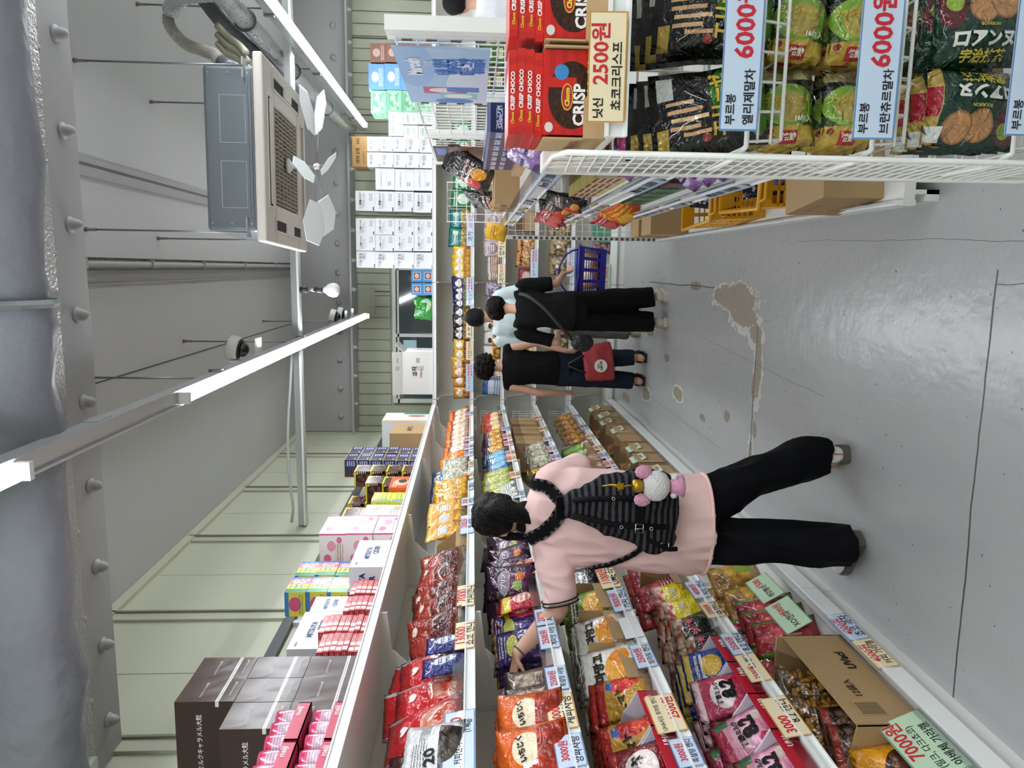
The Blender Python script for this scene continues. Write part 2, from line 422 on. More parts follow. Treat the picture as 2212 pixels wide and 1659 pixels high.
# left window: glass above the shelf unit
w1 = struct(MB().box(WL-.06, WL-.01, .6, 8.5, 1.97, 2.005).build('window_1', alu), 'long low window above the left shelf unit')
MB().box(WL-.06, WL+.012, .6, 8.5, 2.585, 2.64).build('window_frame', M('#46494b', .4), w1)
for y in (.6, 1.9, 3.86, 5.3, 6.7, 8.45):
    MB().box(WL-.055, WL+.004, y, y+.035, 2.005, 2.585).build('window_frame', alu, w1)
for a, b in ((.635,1.9),(1.935,3.86),(3.895,5.3),(5.335,6.7),(6.735,8.45)):
    MB().box(WL-.035, WL-.03, a, b, 2.005, 2.585).build('pane', clear_mat('window_glass', '#cfdcda', .2), w1)
struct(MB().box(WL-.42, WL-.4, .3, 8.9, 1.8, 2.8).build('trim_1', M('#93a3a2', .6)), 'pale surface seen behind the left window')
sg = tag(MB().box(-.01, .01, -.75, .75, 0, .46).build('sign_board', M('#8fcdd0', .5), loc=(WL-.33, 3.3, 2.05)), 'pale blue sign with yellow letters behind left window', 'sign')
lettering(sg, [('EL', 0, .23, .95, '#e3e3a8', 0, .05)], on_right(.012))
# back wall: ribbed cladding
wb = struct(MB().box(WL-.1, WR, WB, WB+.1, 0, ZC+.1).build('wall_back', cream2), 'cream ribbed wall at the back')
x = WL
while x < 4.2:
    zlo = 2.60 if -1.66 < x + .05 < 0.03 else 0.0
    pm = MB().box(x+.004, x+.128, WB-.022, WB+.01, max(zlo, 1.2), 3.02).build('panel', cream, wb)
    x += .135
for x in (-.30, 1.75, 2.6):
    MB().box(x, x+.012, WB-.03, WB, 2.6, 3.0).build('seam', seam_d, wb)
MB().box(-.58, -.26, WB-.035, WB-.01, 2.78, 3.0).build('cover_plate', cream, wb)
# back window
w2 = struct(MB().box(-1.66, .02, WB-.05, WB-.01, 2.0, 2.03).build('window_2', alu), 'low window in the back wall over the shelf')
for a in ((-1.66,.02,2.53,2.57),(-1.66,.02,2.49,2.51),(-1.66,-1.61,2.03,2.53),(-.03,.02,2.03,2.53),(-.84,-.80,2.03,2.53)):
    MB().box(a[0], a[1], WB-.06, WB-.012, a[2], a[3]).build('window_frame', white_m, w2)
for a, b in ((-1.61,-.84),(-.80,-.03)):
    MB().box(a, b, WB-.035, WB-.03, 2.03, 2.49).build('pane', M('#4a5557', .06, spec=.8), w2)
tag(MB().box(-.17, .17, -.004, .004, 0, .16).build('lit_rect_plate', M('#bfe3ea', .6), loc=(-1.05, WB-.045, 2.28)), 'pale blue plate coloured as lit rectangle seen through back window', 'paper')  # light seen through the glass, put into this plate's pale blue colour
struct(MB().box(WR, WR+.1, WF, WB+.1, 0, ZC+.1).build('wall_right', cream2), 'cream wall of the far right side')
struct(MB().box(WL-.1, WR, WF-.1, WF, 0, ZC+.1).build('wall_front', cream2), 'cream wall behind the camera')

# ================================================================ LAMPS
led_on = M('#f3f8ff', .4, emit=LED_POWER)
def led_row(label, X, spans, near_end, far_end, joints):
    t = thing('lamp_raceway', label + ' raceway channel carrying the tubes', 'raceway', (X, 0, 2.80))
    MB().box(-.034, .034, near_end, far_end, .0, .045).box(-.034, -.026, near_end, far_end, -.012, 0).box(.026, .034, near_end, far_end, -.012, 0).build('channel', alu, t)
    for y in joints: MB().box(-.037, .037, y-.05, y+.05, .001, .048).build('joint_plate', M('#b9bcbe', .35, metal=.5), t)
    for i, (a, b) in enumerate(spans):
        l = thing('led_tube', (label + ' lit tube, ' + ('far one' if i == 0 else near(len(spans)-1-i, len(spans)) + ' one')), 'lamp', (X, a, 2.795), group='lit tubes under the raceways')
        pts = [(-.022, 0), (-.022, -.03), (-.015, -.042), (0, -.046), (.015, -.042), (.022, -.03), (.022, 0)]
        R = Matrix(((1,0,0,0),(0,0,1,.02),(0,1,0,0),(0,0,0,1)))
        MB().prism(pts, b-a-.04, R).build('diffuser', led_on, l)
        for e in (0, b-a-.02): MB().box(-.024, .024, e, e+.02, -.047, .004).build('end_cap', white_m, l)
    return t
led_row('left row', -.54, [(3.0, 8.27), (-2.8, 1.93)], -2.9, 8.38, [2.42, 4.2, 5.9])
led_row('right row', 1.52, [(2.2, 8.36), (-2.8, 1.9)], -2.9, 8.5, [3.2, 5.6])
led_row('far right row', 3.4, [(2.2, 8.36), (-2.8, 1.9)], -2.9, 8.5, [3.2, 5.6])
t = thing('cross_bar', 'aluminium cross bar running over both lamp rows', 'bar', (0, 5.43, 2.85))
MB().box(WL+.02, 3.6, -.04, .04, 0, .055).build('channel', alu, t)
MB().box(WL+.02, 3.6, -.055, -.04, -.004, .01).build('edge_lip', white_m, t)
pts = [(WL+.05, -.06, .10)] + [(-1.8 + i*.06, -.06, .085 + .025*math.sin(i*.22)) for i in range(22)]
MB().tube(pts, .011, 6).build('cable', M('#c4c5c3', .5), t, True)
def rod(x, y, z0, z1, label):
    r = thing('hanger_rod', label, 'rod', (x, y, z0), group='threaded ceiling rods')
    MB().tube([(0,0,0),(0,0,z1-z0)], .0055, 6).build('rod', steel, r, True)
    MB().lathe([(.008,z1-z0-.06),(.008,z1-z0-.02),(.011,z1-z0-.018),(.012,z1-z0)], 8).build('anchor', M('#6f665f', .6), r, True)
for (x, y, lab) in ((-.54, 5.30, 'thin rod from ceiling to left raceway by cross bar'), (-.54, 7.3, 'thin rod holding far end of left raceway'), (-.54, 3.55, 'thin rod holding left raceway near its joint'),
                    (1.52, 4.75, 'thin rod holding right raceway, nearest'), (1.52, 6.1, 'thin rod holding right raceway, middle'), (1.52, 7.8, 'thin rod holding right raceway, farthest')):
    rod(x, y, 2.86, ZC-.002 if x < 0 else ZC-.05, lab)
    h = thing('hanger_bracket', lab.replace('thin rod', 'steel clip under the thin rod'), 'bracket', (x, y, 2.845), group='raceway clips')
    MB().box(-.042,.042,-.015,.015,.004,.012).box(-.045,-.04,-.015,.015,-.05,.012).box(.04,.045,-.015,.015,-.05,.012).build('clip', steel, h)
# bulb on the cross bar
t = thing('globe_bulb', 'unlit white globe bulb in black socket under cross bar', 'light bulb', (-.17, 5.43, 2.85))
MB().lathe([(.022,0),(.022,-.055),(.01,-.058)], 14).build('base', dark_m, t, True)
MB().tube([(0,0,-.055),(-.004,0,-.11)], [.008,.011], 8).build('stem', M('#e8e8e8', .2, metal=.9), t, True)
MB().lathe([(.012,-.10),(.021,-.115),(.023,-.165),(.019,-.168)], 14).build('socket', dark_m, t, True)
MB().lathe([(.017,-.165),(.022,-.18),(.045,-.205),(.053,-.235),(.048,-.265),(.03,-.283),(.004,-.289)], 18).build('bulb', M('#eef0ee', .25, coat=.5), t, True)
# dome cameras on the raceway
def dome(X, Y, lab, sc=1.0):
    t = thing('dome_camera', lab, 'camera', (X, Y, 2.845), group='dome cameras')
    t.scale = (sc, sc, sc)
    MB().box(-.03, .10, -.04, .04, 0, .012).box(-.03, -.018, -.04, .04, 0, .15).build('mount', white_m, t)
    R = Matrix.Translation((.05, 0, .15)) @ Matrix.Rotation(PI, 4, 'X') @ Matrix.Rotation(math.radians(-12), 4, 'Y')
    MB().lathe([(.062,-.01),(.066,0),(.066,.035),(.058,.045)], 18, R).build('housing', white_m, t, True)
    MB().lathe([(.055,.04),(.055,.05),(.044,.054)], 18, R).build('ring', dark_m, t, True)
    MB().lathe([(.042,.05),(.04,.07),(.03,.085),(.012,.094),(.002,.095)], 16, R).build('dome_glass', M('#141618', .05, spec=.9), t, True)
    return t
dome(-.53, 4.35, 'white dome camera on left raceway, nearest the camera', 1.1)
dome(-.53, 7.35, 'white dome camera on left raceway, middle of three')
dome(-.53, 7.75, 'white dome camera on left raceway, farthest of three')

# ================================================================ AIR CONDITIONER
ac = thing('air_conditioner', 'cassette air conditioner hanging above the right aisle', 'air conditioner', (.58, 4.43, 2.67), (0, 0, math.radians(2)))
acg = M('#7f868b', .45, metal=.35, bump=(60, .03)); acc = M('#d8d0c6', .4)
bevel(MB().box(-.42,.42,-.42,.42,.06,.32).build('body', acg, ac), .02)
for x0 in (-.30, .03):
    for a in ((x0,x0+.24,.105,.108),(x0,x0+.24,.235,.238),(x0,x0+.003,.105,.238),(x0+.237,x0+.24,.105,.238)):
        MB().box(a[0], a[1], -.4225, -.418, a[2], a[3]).build('panel_line', M('#b6bcc0', .4), ac)
for z in (.075, .09): MB().box(-.36, .36, -.426, -.418, z, z+.006).build('rib', acg, ac)
for x0 in (-.38, .38):
    for z in (.09, .19, .29): MB().lathe([(.006,0),(.005,.003)], 8, Matrix.Translation((x0,-.42,z)) @ Matrix.Rotation(PI/2,4,'X')).build('screw', M('#d5d8da', .3, metal=.8), ac)
# panel: a shallow tray frame with four slots and a grille
fr = MB()
fr.box(-.475,.475,-.475,-.26,0,.05).box(-.475,.475,.26,.475,0,.05).box(-.475,-.26,-.26,.26,0,.05).box(.26,.475,-.26,.26,0,.05)
bevel(fr.build('face_panel', acc, ac), .012, 3)
MB().box(-.262,.262,-.262,.262,.02,.05).build('grille_back', M('#6c6459', .6), ac)
g = MB()
for i in range(22): g.box(-.25+i*.0232, -.245+i*.0232, -.25, .25, .004, .02)
for i in range(7): g.box(-.25, .25, -.25+i*.082, -.245+i*.082, .002, .02)
g.build('grille', M('#b3a999', .45), ac)
for a in ((-.28,.28,-.40,-.345),(-.28,.28,.345,.40),(-.40,-.345,-.28,.28),(.345,.40,-.28,.28)):
    s = MB().box(a[0],a[1],a[2],a[3],-.002,.004).build('slot', M('#23211f', .7), ac)
    cx, cy = (a[0]+a[1])/2, (a[2]+a[3])/2; hx, hy = (a[1]-a[0])/2, (a[3]-a[2])/2
    MB().box(cx-hx*.96, cx+hx*.96, cy-hy*.3, cy+hy*.3, -.012, -.004).build('louver', acc, ac)
    f = MB()
    for b in ((cx-hx-.012,cx+hx+.012,cy-hy-.012,cy-hy),(cx-hx-.012,cx+hx+.012,cy+hy,cy+hy+.012),(cx-hx-.012,cx-hx,cy-hy,cy+hy),(cx+hx,cx+hx+.012,cy-hy,cy+hy)): f.box(*b, -.006, .002)
    f.build('slot_frame', acc, ac)
for x0 in (-.40, .40):
    for y0 in (-.40, .40):
        MB().box(x0-.05, x0+.05, y0-.06 if y0 < 0 else y0, y0 if y0 < 0 else y0+.06, .1, .108).build('bracket', M('#cfd3d6', .3, metal=.8), ac)
# stays of the unit
for (x0, y0, k) in ((1.00, 3.98, 'near right'), (.17, 3.96, 'near left'), (.99, 4.86, 'far right'), (.16, 4.85, 'far left')):
    rod(x0, y0, 2.77, ZC-.05, 'threaded rod at the %s corner of the air conditioner' % k)
ap = thing('air_spinner', 'white plastic wind deflector spinner under the air conditioner', 'deflector', (.57, 4.43, 2.668))
MB().lathe([(.045,0),(.04,-.012),(.015,-.03),(.012,-.05)], 14).build('suction_cup', M('#e9ebec', .2), ap, True)
MB().tube([(0,0,-.04),(0,0,-.17)], .005, 6).build('axle', steel, ap, True)
MB().ball((0,0,-.165), .02, 10).build('hub', white_m, ap, True)
for i in range(6):
    a = 2*PI*i/6 + .35; d = Vector((math.cos(a), math.sin(a), 0)); s_ = Vector((-d.y, d.x, 0))
    c = d*.34 + Vector((0,0,-.165))
    up = (s_*.80 + Vector((0,0,.6))).normalized()
    b = MB(); o = len(b.v); nrm = d.cross(up).normalized()*.0025
    poly = [(-.12,-.05),(.02,-.085),(.13,-.045),(.13,.05),(.02,.085),(-.12,.04)]
    for sg_ in (-1, 1):
        for (p, q) in poly:
            bend = Vector((0,0,-.25*max(0,q)*0.3)); b.v.append(tuple(c + d*p + up*q + nrm*sg_ + bend))
    b.face([0,1,2,3,4,5]); b.face([11,10,9,8,7,6])
    for k in range(6): b.face([k, (k+1)%6, 6+(k+1)%6, 6+k][::-1])
    b.build('blade', M('#eef1f2', .35), ap)
    MB().tube([tuple(Vector((0,0,-.165))), tuple(c - d*.1)], .0025, 5).build('spoke', steel, ap, True)
# drain hose, foil sleeve, taped elbow, pipes
hs = thing('drain_hose', 'ribbed drain hose looping from the air conditioner to the ceiling pipes', 'hose', (1.10, 4.32, 2.93))
pth = [(0,-.0,.06),(.03,.05,.09),(.07,.12,.13),(.11,.2,.22),(.15,.25,.32),(.22,.27,.40),(.29,.27,.43),(.34,.26,.40)]
def smooth_path(p, n=8):
    p = [Vector(q) for q in p]; out = []
    for i in range(len(p)-1):
        p0 = p[max(i-1,0)]; p1 = p[i]; p2 = p[i+1]; p3 = p[min(i+2,len(p)-1)]
        for k in range(n):
            t = k/n; out.append(.5*((2*p1)+(p2-p0)*t+(2*p0-5*p1+4*p2-p3)*t*t+(3*p1-p0-3*p2+p3)*t**3))
    out.append(p[-1]); return out
sp_ = smooth_path(pth, 14)
MB().tube(sp_, [.028 + (.007 if i % 2 else 0) for i in range(len(sp_))], 12).build('ribbed_hose', M('#b8b4ab', .5), hs)
sp2 = smooth_path([(-.06,-.02,-.02),(-.05,0,.0),(-.02,0,.03),(.01,.02,.065)], 6)
MB().tube(sp2, [.05,.055,.052,.057,.052,.055,.05,.052,.046,.05,.045,.046,.04,.042,.04,.038,.038,.037,.036][:len(sp2)], 12).build('taped_elbow', M('#5d6165', .35, bump=(40,.5)), hs, True)
MB().box(-.13,-.05,-.06,.03,-.03,-.015).build('blue_flange', M('#4a5fa5', .4), hs)
sp3 = [(.33,.26,.41),(.36,.2,.36),(.37,.1,.25),(.37,.05,.1)]
sp3 = smooth_path(sp3, 8)
MB().tube(sp3, [.045+.003*(i%2) for i in range(len(sp3))], 12).build('foil_sleeve', M('#d5d7d8', .22, metal=.85, bump=(70,.6)), hs, True)
fp = thing('foil_pipe', 'silver foil wrapped pipe running back beside the right lamp row', 'pipe', (1.45, 3.4, 2.97))
pp = smooth_path([(0,-.5,.02),(0,.6,.0),(.0,1.3,.0),(.0,3.0,0),(.0,4.3,-.02),(.06,5.05,-.04)], 12)
MB().tube(pp, [.055+.004*math.sin(i*1.7) for i in range(len(pp))], 12).build('pipe', M('#d5d8da', .25, metal=.85, bump=(45,1.0)), fp, True)
for y in (1.35, 2.5, 3.8): 
    MB().tube([(math.cos(a)*.062, y, math.sin(a)*.062) for a in [2*PI*k/14 for k in range(14)]], .008, 6, closed=True).build('clamp', M('#6b6e70', .4, metal=.6), fp, True)
bk = thing('wrapped_pipe', 'dark taped pipe bundle above the silver foil pipe', 'pipe', (1.50, 3.4, 3.12))
MB().tube(smooth_path([(0,-.5,.05),(.02,.9,.03),(-.05,1.4,0),(-.14,1.9,-.1),(-.22,2.2,-.18)], 8), .045, 10).build('pipe', M('#4b4d50', .6, bump=(30,.6)), bk, True)
cb = thing('flex_conduits', 'pale ribbed conduits dropping to the air conditioner', 'conduit', (1.30, 4.6, 3.1))
for i in range(3):
    q = smooth_path([(.1-.05*i,.1,.02),(.03-.05*i,.05,-.05),(-.03-.04*i,0,-.13),(-.1-.04*i,-.1+.03*i,-.2)], 8)
    MB().tube(q, [.019+.002*(k%2) for k in range(len(q))], 8).build('conduit', M('#bdb9a2', .55), cb, True)
# big wrapped duct overhead, nearest the camera
dc = thing('wrapped_duct', 'dark grey wrapped duct crossing overhead at the top edge', 'duct', (0, 2.22, 2.99))
q = [(WL+.01+i*.16, .012*math.sin(i*1.9), .01*math.sin(i*2.7)) for i in range(45)]
MB().tube(q, [.145+.006*math.sin(i*2.3)+.004*math.sin(i*5.1) for i in range(len(q))], 20).build('duct', M('#80828a', .36, bump=(9,.8)), dc, True)
MB().box(WL+.01, 5, .15, .225, -.06, -.045).build('foil_board', M('#b9b6b2', .3, metal=.55, bump=(90,.7)), dc)
for x0 in (-.12, 1.0, -1.75):
    MB().tube([(x0, math.cos(a)*.158, math.sin(a)*.158) for a in [2*PI*k/20 for k in range(20)]], .012, 4, closed=True).build('strap', M('#7f8486', .4, metal=.5), dc)
    MB().box(x0-.03, x0+.03, .14, .2, -.08, -.04).build('clamp', M('#c6c9c8', .35, metal=.7), dc)
cd = thing('ribbed_conduit', 'grey ribbed conduit running along the ceiling edge', 'conduit', (.0, 2.84, ZC-.03))
q = [(-.005, .02+i*.03, -.01) for i in range(195)]
MB().tube(q, [.017+.003*(i%2) for i in range(len(q))], 7).build('conduit', grey_b, cd, True)
for y in (.4, 1.1, 1.9, 2.8, 3.8, 4.8): MB().box(-.03,.025,y-.008,y+.008,-.035,.02).build('saddle', grey_d, cd)
# ================================================================ SHELF UNITS
GX = -1.44; GBX = -1.37       # left unit: shelf fronts, base front
BY = 7.80; BBY = 7.75         # back unit
RX = .34; RBX = .24           # right unit
LZ = dict(T=1.985, A=1.585, B=1.255, C=.91, D=.525, E=.10)   # underside of the rails
shelf_w = M('#e8e7e2', .38, bump=(80,.02)); rail_w = M('#eceeec', .28); guard_c = clear_mat('rail_guard', '#f4f6f6', .13); base_w = M('#e0e0dc', .4)
seam_line = M('#8b8b86', .6)
def gondola(name, label, loc, rotz, bays, levels, depth, base_front, top_guard=False, back_top=2.0, back=True, guards=True, bracket=True, upr=True, rh=.036):
    """run of shelving: length along local x, front towards -y, shelf fronts at y=0"""
    t = thing(name, label, 'shelf unit', loc, (0, 0, rotz))
    y1 = depth
    cache = {}
    for bi in range(len(bays)-1):
        a, b = bays[bi], bays[bi+1]; L = round(b-a, 3)
        if L not in cache:
            cache[L] = dict(
                sh=MB().box(.004, L-.004, .012, y1-.02, 0, .026).mesh('shelf', shelf_w),
                ra=MB().box(.003, L-.003, -.004, .012, -.004, rh).box(.003, L-.003, -.010, -.004, -.004, .002).box(.003, L-.003, -.010, -.004, rh-.006, rh).mesh('price_rail', rail_w),
                gu=MB().box(.004, L-.004, .004, .006, rh, rh+.042).mesh('guard', guard_c),
                bp=MB().box(.003, L-.003, y1-.02, y1-.005, .1, back_top).mesh('back_panel', shelf_w),
                dk=MB().box(.002, L-.002, base_front, y1-.02, .085, .125).mesh('base_deck', base_w),
                kp=MB().box(.002, L-.002, base_front+.035, base_front+.05, 0, .085).box(.002, L-.002, base_front+.012, base_front+.05, 0, .045).mesh('kick_plate', base_w))
        c = cache[L]
        for z in levels:
            s = O('shelf', c['sh'], t, (a, 0, z))
            O('price_rail', c['ra'], s)
            if guards and z < 1.95: O('guard', c['gu'], s)
        if back: O('back_panel', c['bp'], t, (a, 0, 0))
        d = O('base_deck', c['dk'], t, (a, 0, 0)); O('kick_plate', c['kp'], d)
        rl = MB().box(.003, L-.003, base_front-.004, base_front+.014, .08, .15).build('price_rail', rail_w, d)
        if guards: MB().box(.004, L-.004, base_front+.004, base_front+.006, .15, .19).build('guard', guard_c, d)
    br = None
    if bracket:
        poly = [(0.02,0),(y1-.04,0),(y1-.04,-.30),(y1-.10,-.29),(y1-.17,-.23),(y1-.24,-.12),(y1-.31,-.05),(.02,-.03)]
        R = Matrix(((0,0,1,0),(1,0,0,0),(0,1,0,0),(0,0,0,1)))
        br = MB().prism(poly, .012, R).mesh('bracket', shelf_w)
    for x in bays:
        if upr: MB().box(x-.016, x+.016, y1-.04, y1-.003, 0, back_top).build('upright', shelf_w, t)
        if br:
            for z in levels: O('bracket', br, t, (x-.006, 0, z))
    return t
LB = [.40, 1.68, 2.966, 4.227, 5.516, 6.80, 7.68]
gl = gondola('shelf_unit', 'long white shelf unit full of sweets along the left wall', (GX, 0, 0), PI/2, LB, [LZ[k] for k in 'TABCD'], .50, -(GBX-GX), back_top=2.0)
BB = [-1.93, -1.40, -.15, 1.10, 2.35, 3.6]
gb = gondola('shelf_unit', 'white shelf unit across the back wall', (0, BY, 0), 0, BB, [LZ[k] for k in 'TABCD'], .52, -(BY-BBY), guards=False)
RB = [2.50, 3.42, 4.36, 5.42, 5.86]
gr = gondola('shelf_unit', 'low white shelf unit on the right of the aisle', (RX, 0, 0), -PI/2, [-b for b in RB[::-1]], [1.29, .885, .53], .38, -(RX-RBX), back_top=1.30, upr=False, rh=.062)
# spine of the right unit: uprights with slots, wire panels between
slot = M('#5a5a58', .6)
for i, y in enumerate(RB[:4] + [5.42]):
    if i == 4: break
    wd = .05
    u = MB()
    for k in range(2 if i == 0 else 1): u.box(-y-wd+.0+k*.055, -y+k*.055-.004, .395, .44, .1, 1.88)
    up = u.build('upright', shelf_w, gr)
    s = MB()
    for z in range(22): s.box(-y-.046, -y-.04, .390, .396, .12+z*.08, .155+z*.08)
    tag(s.build('slots', slot, up), kind='stuff')
def wire_panel(name, w, h, nx, nz, r=.0028, frame=.005, mat=None):
    """wire grid in the local xz plane, frame first"""
    m = MB()
    m.tube([(0,0,0),(w,0,0),(w,0,h),(0,0,h)], frame, 6, closed=True)
    for i in range(1, nx): m.tube([(w*i/nx,0,0),(w*i/nx,0,h)], r, 4, cap=False)
    for i in range(1, nz): m.tube([(0,.003,h*i/nz),(w,.003,h*i/nz)], r, 4, cap=False)
    return m
wire_w = M('#eaeae6', .35)
for (a, b) in ((2.56,3.40),(3.47,4.34),(4.41,5.38)):
    wire_panel('', b-a, .62, 12, 9).build('wire_panel', wire_w, gr, loc=(-b, .41, 1.24))
# end panel of the right unit, with its slotted post
MB().box(-5.905, -5.875, -.105, -.075, 0, 1.33).build('post', shelf_w, gr)
s = MB()
for k in range(28): s.box(-5.882, -5.872, -.104, -.096, .10+k*.043, .122+k*.043); 
for k in range(28): s.box(-5.8755, -5.873, -.097, -.083, .10+k*.043, .122+k*.043)
tag(s.build('slots', slot, gr), kind='stuff')
wire_panel('', .48, 1.18, 9, 20, .0022, .004).build('end_wire_panel', wire_w, gr, rot=(0,0,PI/2), loc=(-5.89, -.09, .14))
wire_panel('', .30, .45, 5, 6, .0022, .005).build('end_wire_panel', wire_w, gr, rot=(0,0,PI/2), loc=(-5.88, .02, 1.35))
# far end fences of the left unit, one for each shelf
for k in 'ABCD':
    wire_panel('', .40, .22, 16, 3, .002, .0035).build('end_fence', wire_w, gl, rot=(0,0,PI/2), loc=(7.66, .06, LZ[k]+.03))
wire_panel('', .40, .20, 16, 3, .002, .0035).build('end_fence', wire_w, gl, rot=(0,0,PI/2), loc=(7.66, .06, .14))
# near end of the right unit: wire stand with hanging baskets
es = thing('wire_stand', 'white wire end stand holding green biscuit bags beside the camera', 'display stand', (.24, 1.56, 0))
MB().tube([(0,.0,.32),(0,.0,1.405),(0,.05,1.43),(0,.26,1.43),(0,.30,1.39),(0,.30,.20),(0,.05,.20),(0,.0,.26)], .0065, 8, closed=True).build('side_frame', wire_w, es, True)
m = MB()
for i in range(40): m.tube([(0,.0,.34+i*.027),(0,.30,.30+i*.0275)], .0025, 4, cap=False)
for i in range(3): m.tube([(.003,.08+i*.07,.24),(.003,.08+i*.07,1.42)], .0025, 4, cap=False)
m.build('side_wires', wire_w, es)
bevel(MB().box(.0,.05,.31,.36,0.02,1.43).build('post', shelf_w, es), .004)
MB().box(-.05,.60,.30,.345,.03,.10).build('foot', shelf_w, es)
MB().tube([(-.03,.30,.06),(-.03,.22,.05),(-.01,.2,.02)], .012, 8).build('foot_bar', shelf_w, es, True)
MB().tube([(.66,.0,.32),(.66,.0,1.405),(.66,.26,1.43),(.66,.30,.20),(.66,.05,.20)], .0065, 8, closed=True).build('side_frame', wire_w, es, True)
# deck with the boxes on top, its rail
MB().box(.03, .68, -.01, .32, 1.308, 1.326).build('deck', shelf_w, es)
MB().box(.03, .66, -.022, -.01, 1.288, 1.332).box(.03,.66,-.03,-.022,1.288,1.294).box(.03,.66,-.03,-.022,1.326,1.332).build('price_rail', rail_w, es)
wire_panel('', .60, .95, 9, 17, .003, .005).build('back_wires', wire_w, es, loc=(.05, .33, .30))
def basket(z, h):
    m = MB()
    m.tube([(.02,.0,z+h),(.64,.0,z+h),(.64,.29,z+h+.0),(.02,.29,z+h)], .0055, 6, closed=True)
    m.tube([(.04,.03,z),(.62,.03,z),(.62,.29,z),(.04,.29,z)], .004, 6, closed=True)
    for i in range(2): m.tube([(.03,.015,z+h*(i+1)/3),(.63,.015,z+h*(i+1)/3)], .003, 5)
    for i in range(11): m.tube([(.03+.06*i,.0,z+h),(.04+.058*i,.03,z),(.04+.058*i,.29,z)], .003, 4)
    m.tube([(.02,.0,z+h),(.0,.05,z+h+.012),(.0,.2,z+h+.012),(.02,.29,z+h)], .006, 6)
    return m
for z, h in ((.945,.085),(.675,.085),(.365,.085)): basket(z, h).build('basket', wire_w, es, True)
# ================================================================ PEOPLE
def loft(mb, rings, n=18):
    """closed tube through elliptical rings (centre, half-width vector, half-depth vector)"""
    o = len(mb.v)
    for c, a, b in rings:
        c, a, b = Vector(c), Vector(a), Vector(b)
        for j in range(n):
            t = 2*PI*j/n; mb.v.append(tuple(c + a*math.cos(t) + b*math.sin(t)))
    k = len(rings)
    for i in range(k-1):
        for j in range(n): mb.face([o+i*n+j, o+i*n+(j+1)%n, o+(i+1)*n+(j+1)%n, o+(i+1)*n+j])
    c0 = len(mb.v); mb.v.append(tuple(rings[0][0])); mb.v.append(tuple(rings[-1][0]))
    for j in range(n):
        mb.face([c0, o+(j+1)%n, o+j]); mb.face([c0+1, o+(k-1)*n+j, o+(k-1)*n+(j+1)%n])
    return mb
def limb(mb, pts, rad, n=14, flat=1.0, side=None, caps=True):
    """tapering limb through points, rounded at both ends"""
    P = smooth_path(pts, 5); R_ = smooth_path([(r,0,0) for r in rad], 5); rings = []
    ref = Vector(side) if side else Vector((1,0,0))
    L_ = len(P)
    for i in range(L_):
        d = (P[min(i+1,L_-1)] - P[max(i-1,0)]).normalized()
        a = ref - d*ref.dot(d)
        if a.length < .05: a = Vector((0,1,0)) - d*d.y
        a.normalize(); b = d.cross(a).normalized(); r = R_[i].x
        if i == 0 and caps:
            for q in (.95,.6): 
                s_ = math.sqrt(max(0,1-q*q)); rings.append((P[0]-d*r*q, a*r*s_, b*r*s_*flat))
        rings.append((P[i], a*r, b*r*flat))
        if i == L_-1 and caps:
            for q in (.6,.95):
                s_ = math.sqrt(max(0,1-q*q)); rings.append((P[-1]+d*r*q, a*r*s_, b*r*s_*flat))
    return loft(mb, rings, n)
def fuse(mb, name, mat, parent, voxel=.010, smooth=5, folds=0.0, fscale=(7,7,3), keep=None):
    """one continuous surface from overlapping closed pieces"""
    me = mb.mesh('tmp', mat); o = bpy.data.objects.new('tmp', me); C.objects.link(o)
    r = o.modifiers.new('r', 'REMESH'); r.mode = 'VOXEL'; r.voxel_size = voxel; r.use_smooth_shade = True
    s = o.modifiers.new('s', 'SMOOTH'); s.factor = .5; s.iterations = smooth
    dg = bpy.context.evaluated_depsgraph_get(); dg.update()
    me2 = bpy.data.meshes.new_from_object(o.evaluated_get(dg)); me2.name = name
    bpy.data.objects.remove(o); bpy.data.meshes.remove(me)
    if folds:
        me2.update(); nr = [v.normal.copy() for v in me2.vertices]
        for v, nn in zip(me2.vertices, nr):
            p = v.co; q = Vector((p.x*fscale[0], p.y*fscale[1], p.z*fscale[2]))
            v.co = p + nn * folds * (noise.noise(q) + .9*(.35-abs(noise.noise(q*1.7 + Vector((5,2,1))))) - .1)
    me2.materials.clear()
    for m_ in (mat if isinstance(mat,(list,tuple)) else [mat]): me2.materials.append(m_)
    me2.polygons.foreach_set('use_smooth', [True]*len(me2.polygons)); me2.polygons.foreach_set('material_index', [0]*len(me2.polygons))
    return O(name, me2, parent)
def add_head(mb, c, f, up, h=.22):
    """head with brow, nose, chin, ears; c is the middle of the head, f where it looks"""
    c, f, up = Vector(c), Vector(f).normalized(), Vector(up).normalized(); f = (f - up*f.dot(up)).normalized(); r = f.cross(up)
    w = h*.36
    loft(mb, [(c-up*h*.5+f*h*.14, r*.012, f*.015), (c-up*h*.47+f*h*.14, r*.03, f*.03), (c-up*h*.36+f*h*.09, r*w*.62, f*w*.85), (c-up*h*.2+f*.01, r*w*.86, f*w*1.1), (c, r*w, f*w*1.22), (c+up*h*.2, r*w*.98, f*w*1.22), (c+up*h*.36, r*w*.76, f*w*.98), (c+up*h*.46, r*w*.42, f*w*.56), (c+up*h*.495, r*.012, f*.015)], 18)
    mb.ball(c - up*h*.10 + f*(w*1.18+.012), .015, 8, (1,1,1.5)); mb.ball(c + up*h*.0 + f*(w*1.17), .012, 8)
    mb.ball(c - up*h*.28 + f*(w*1.0), .016, 8, (1.5,1,.6))
    for s in (-1, 1): mb.ball(c + r*s*(w+.004) - f*.008 - up*.012, .02, 8, (.6,.8,1.4))
    return r, f, up
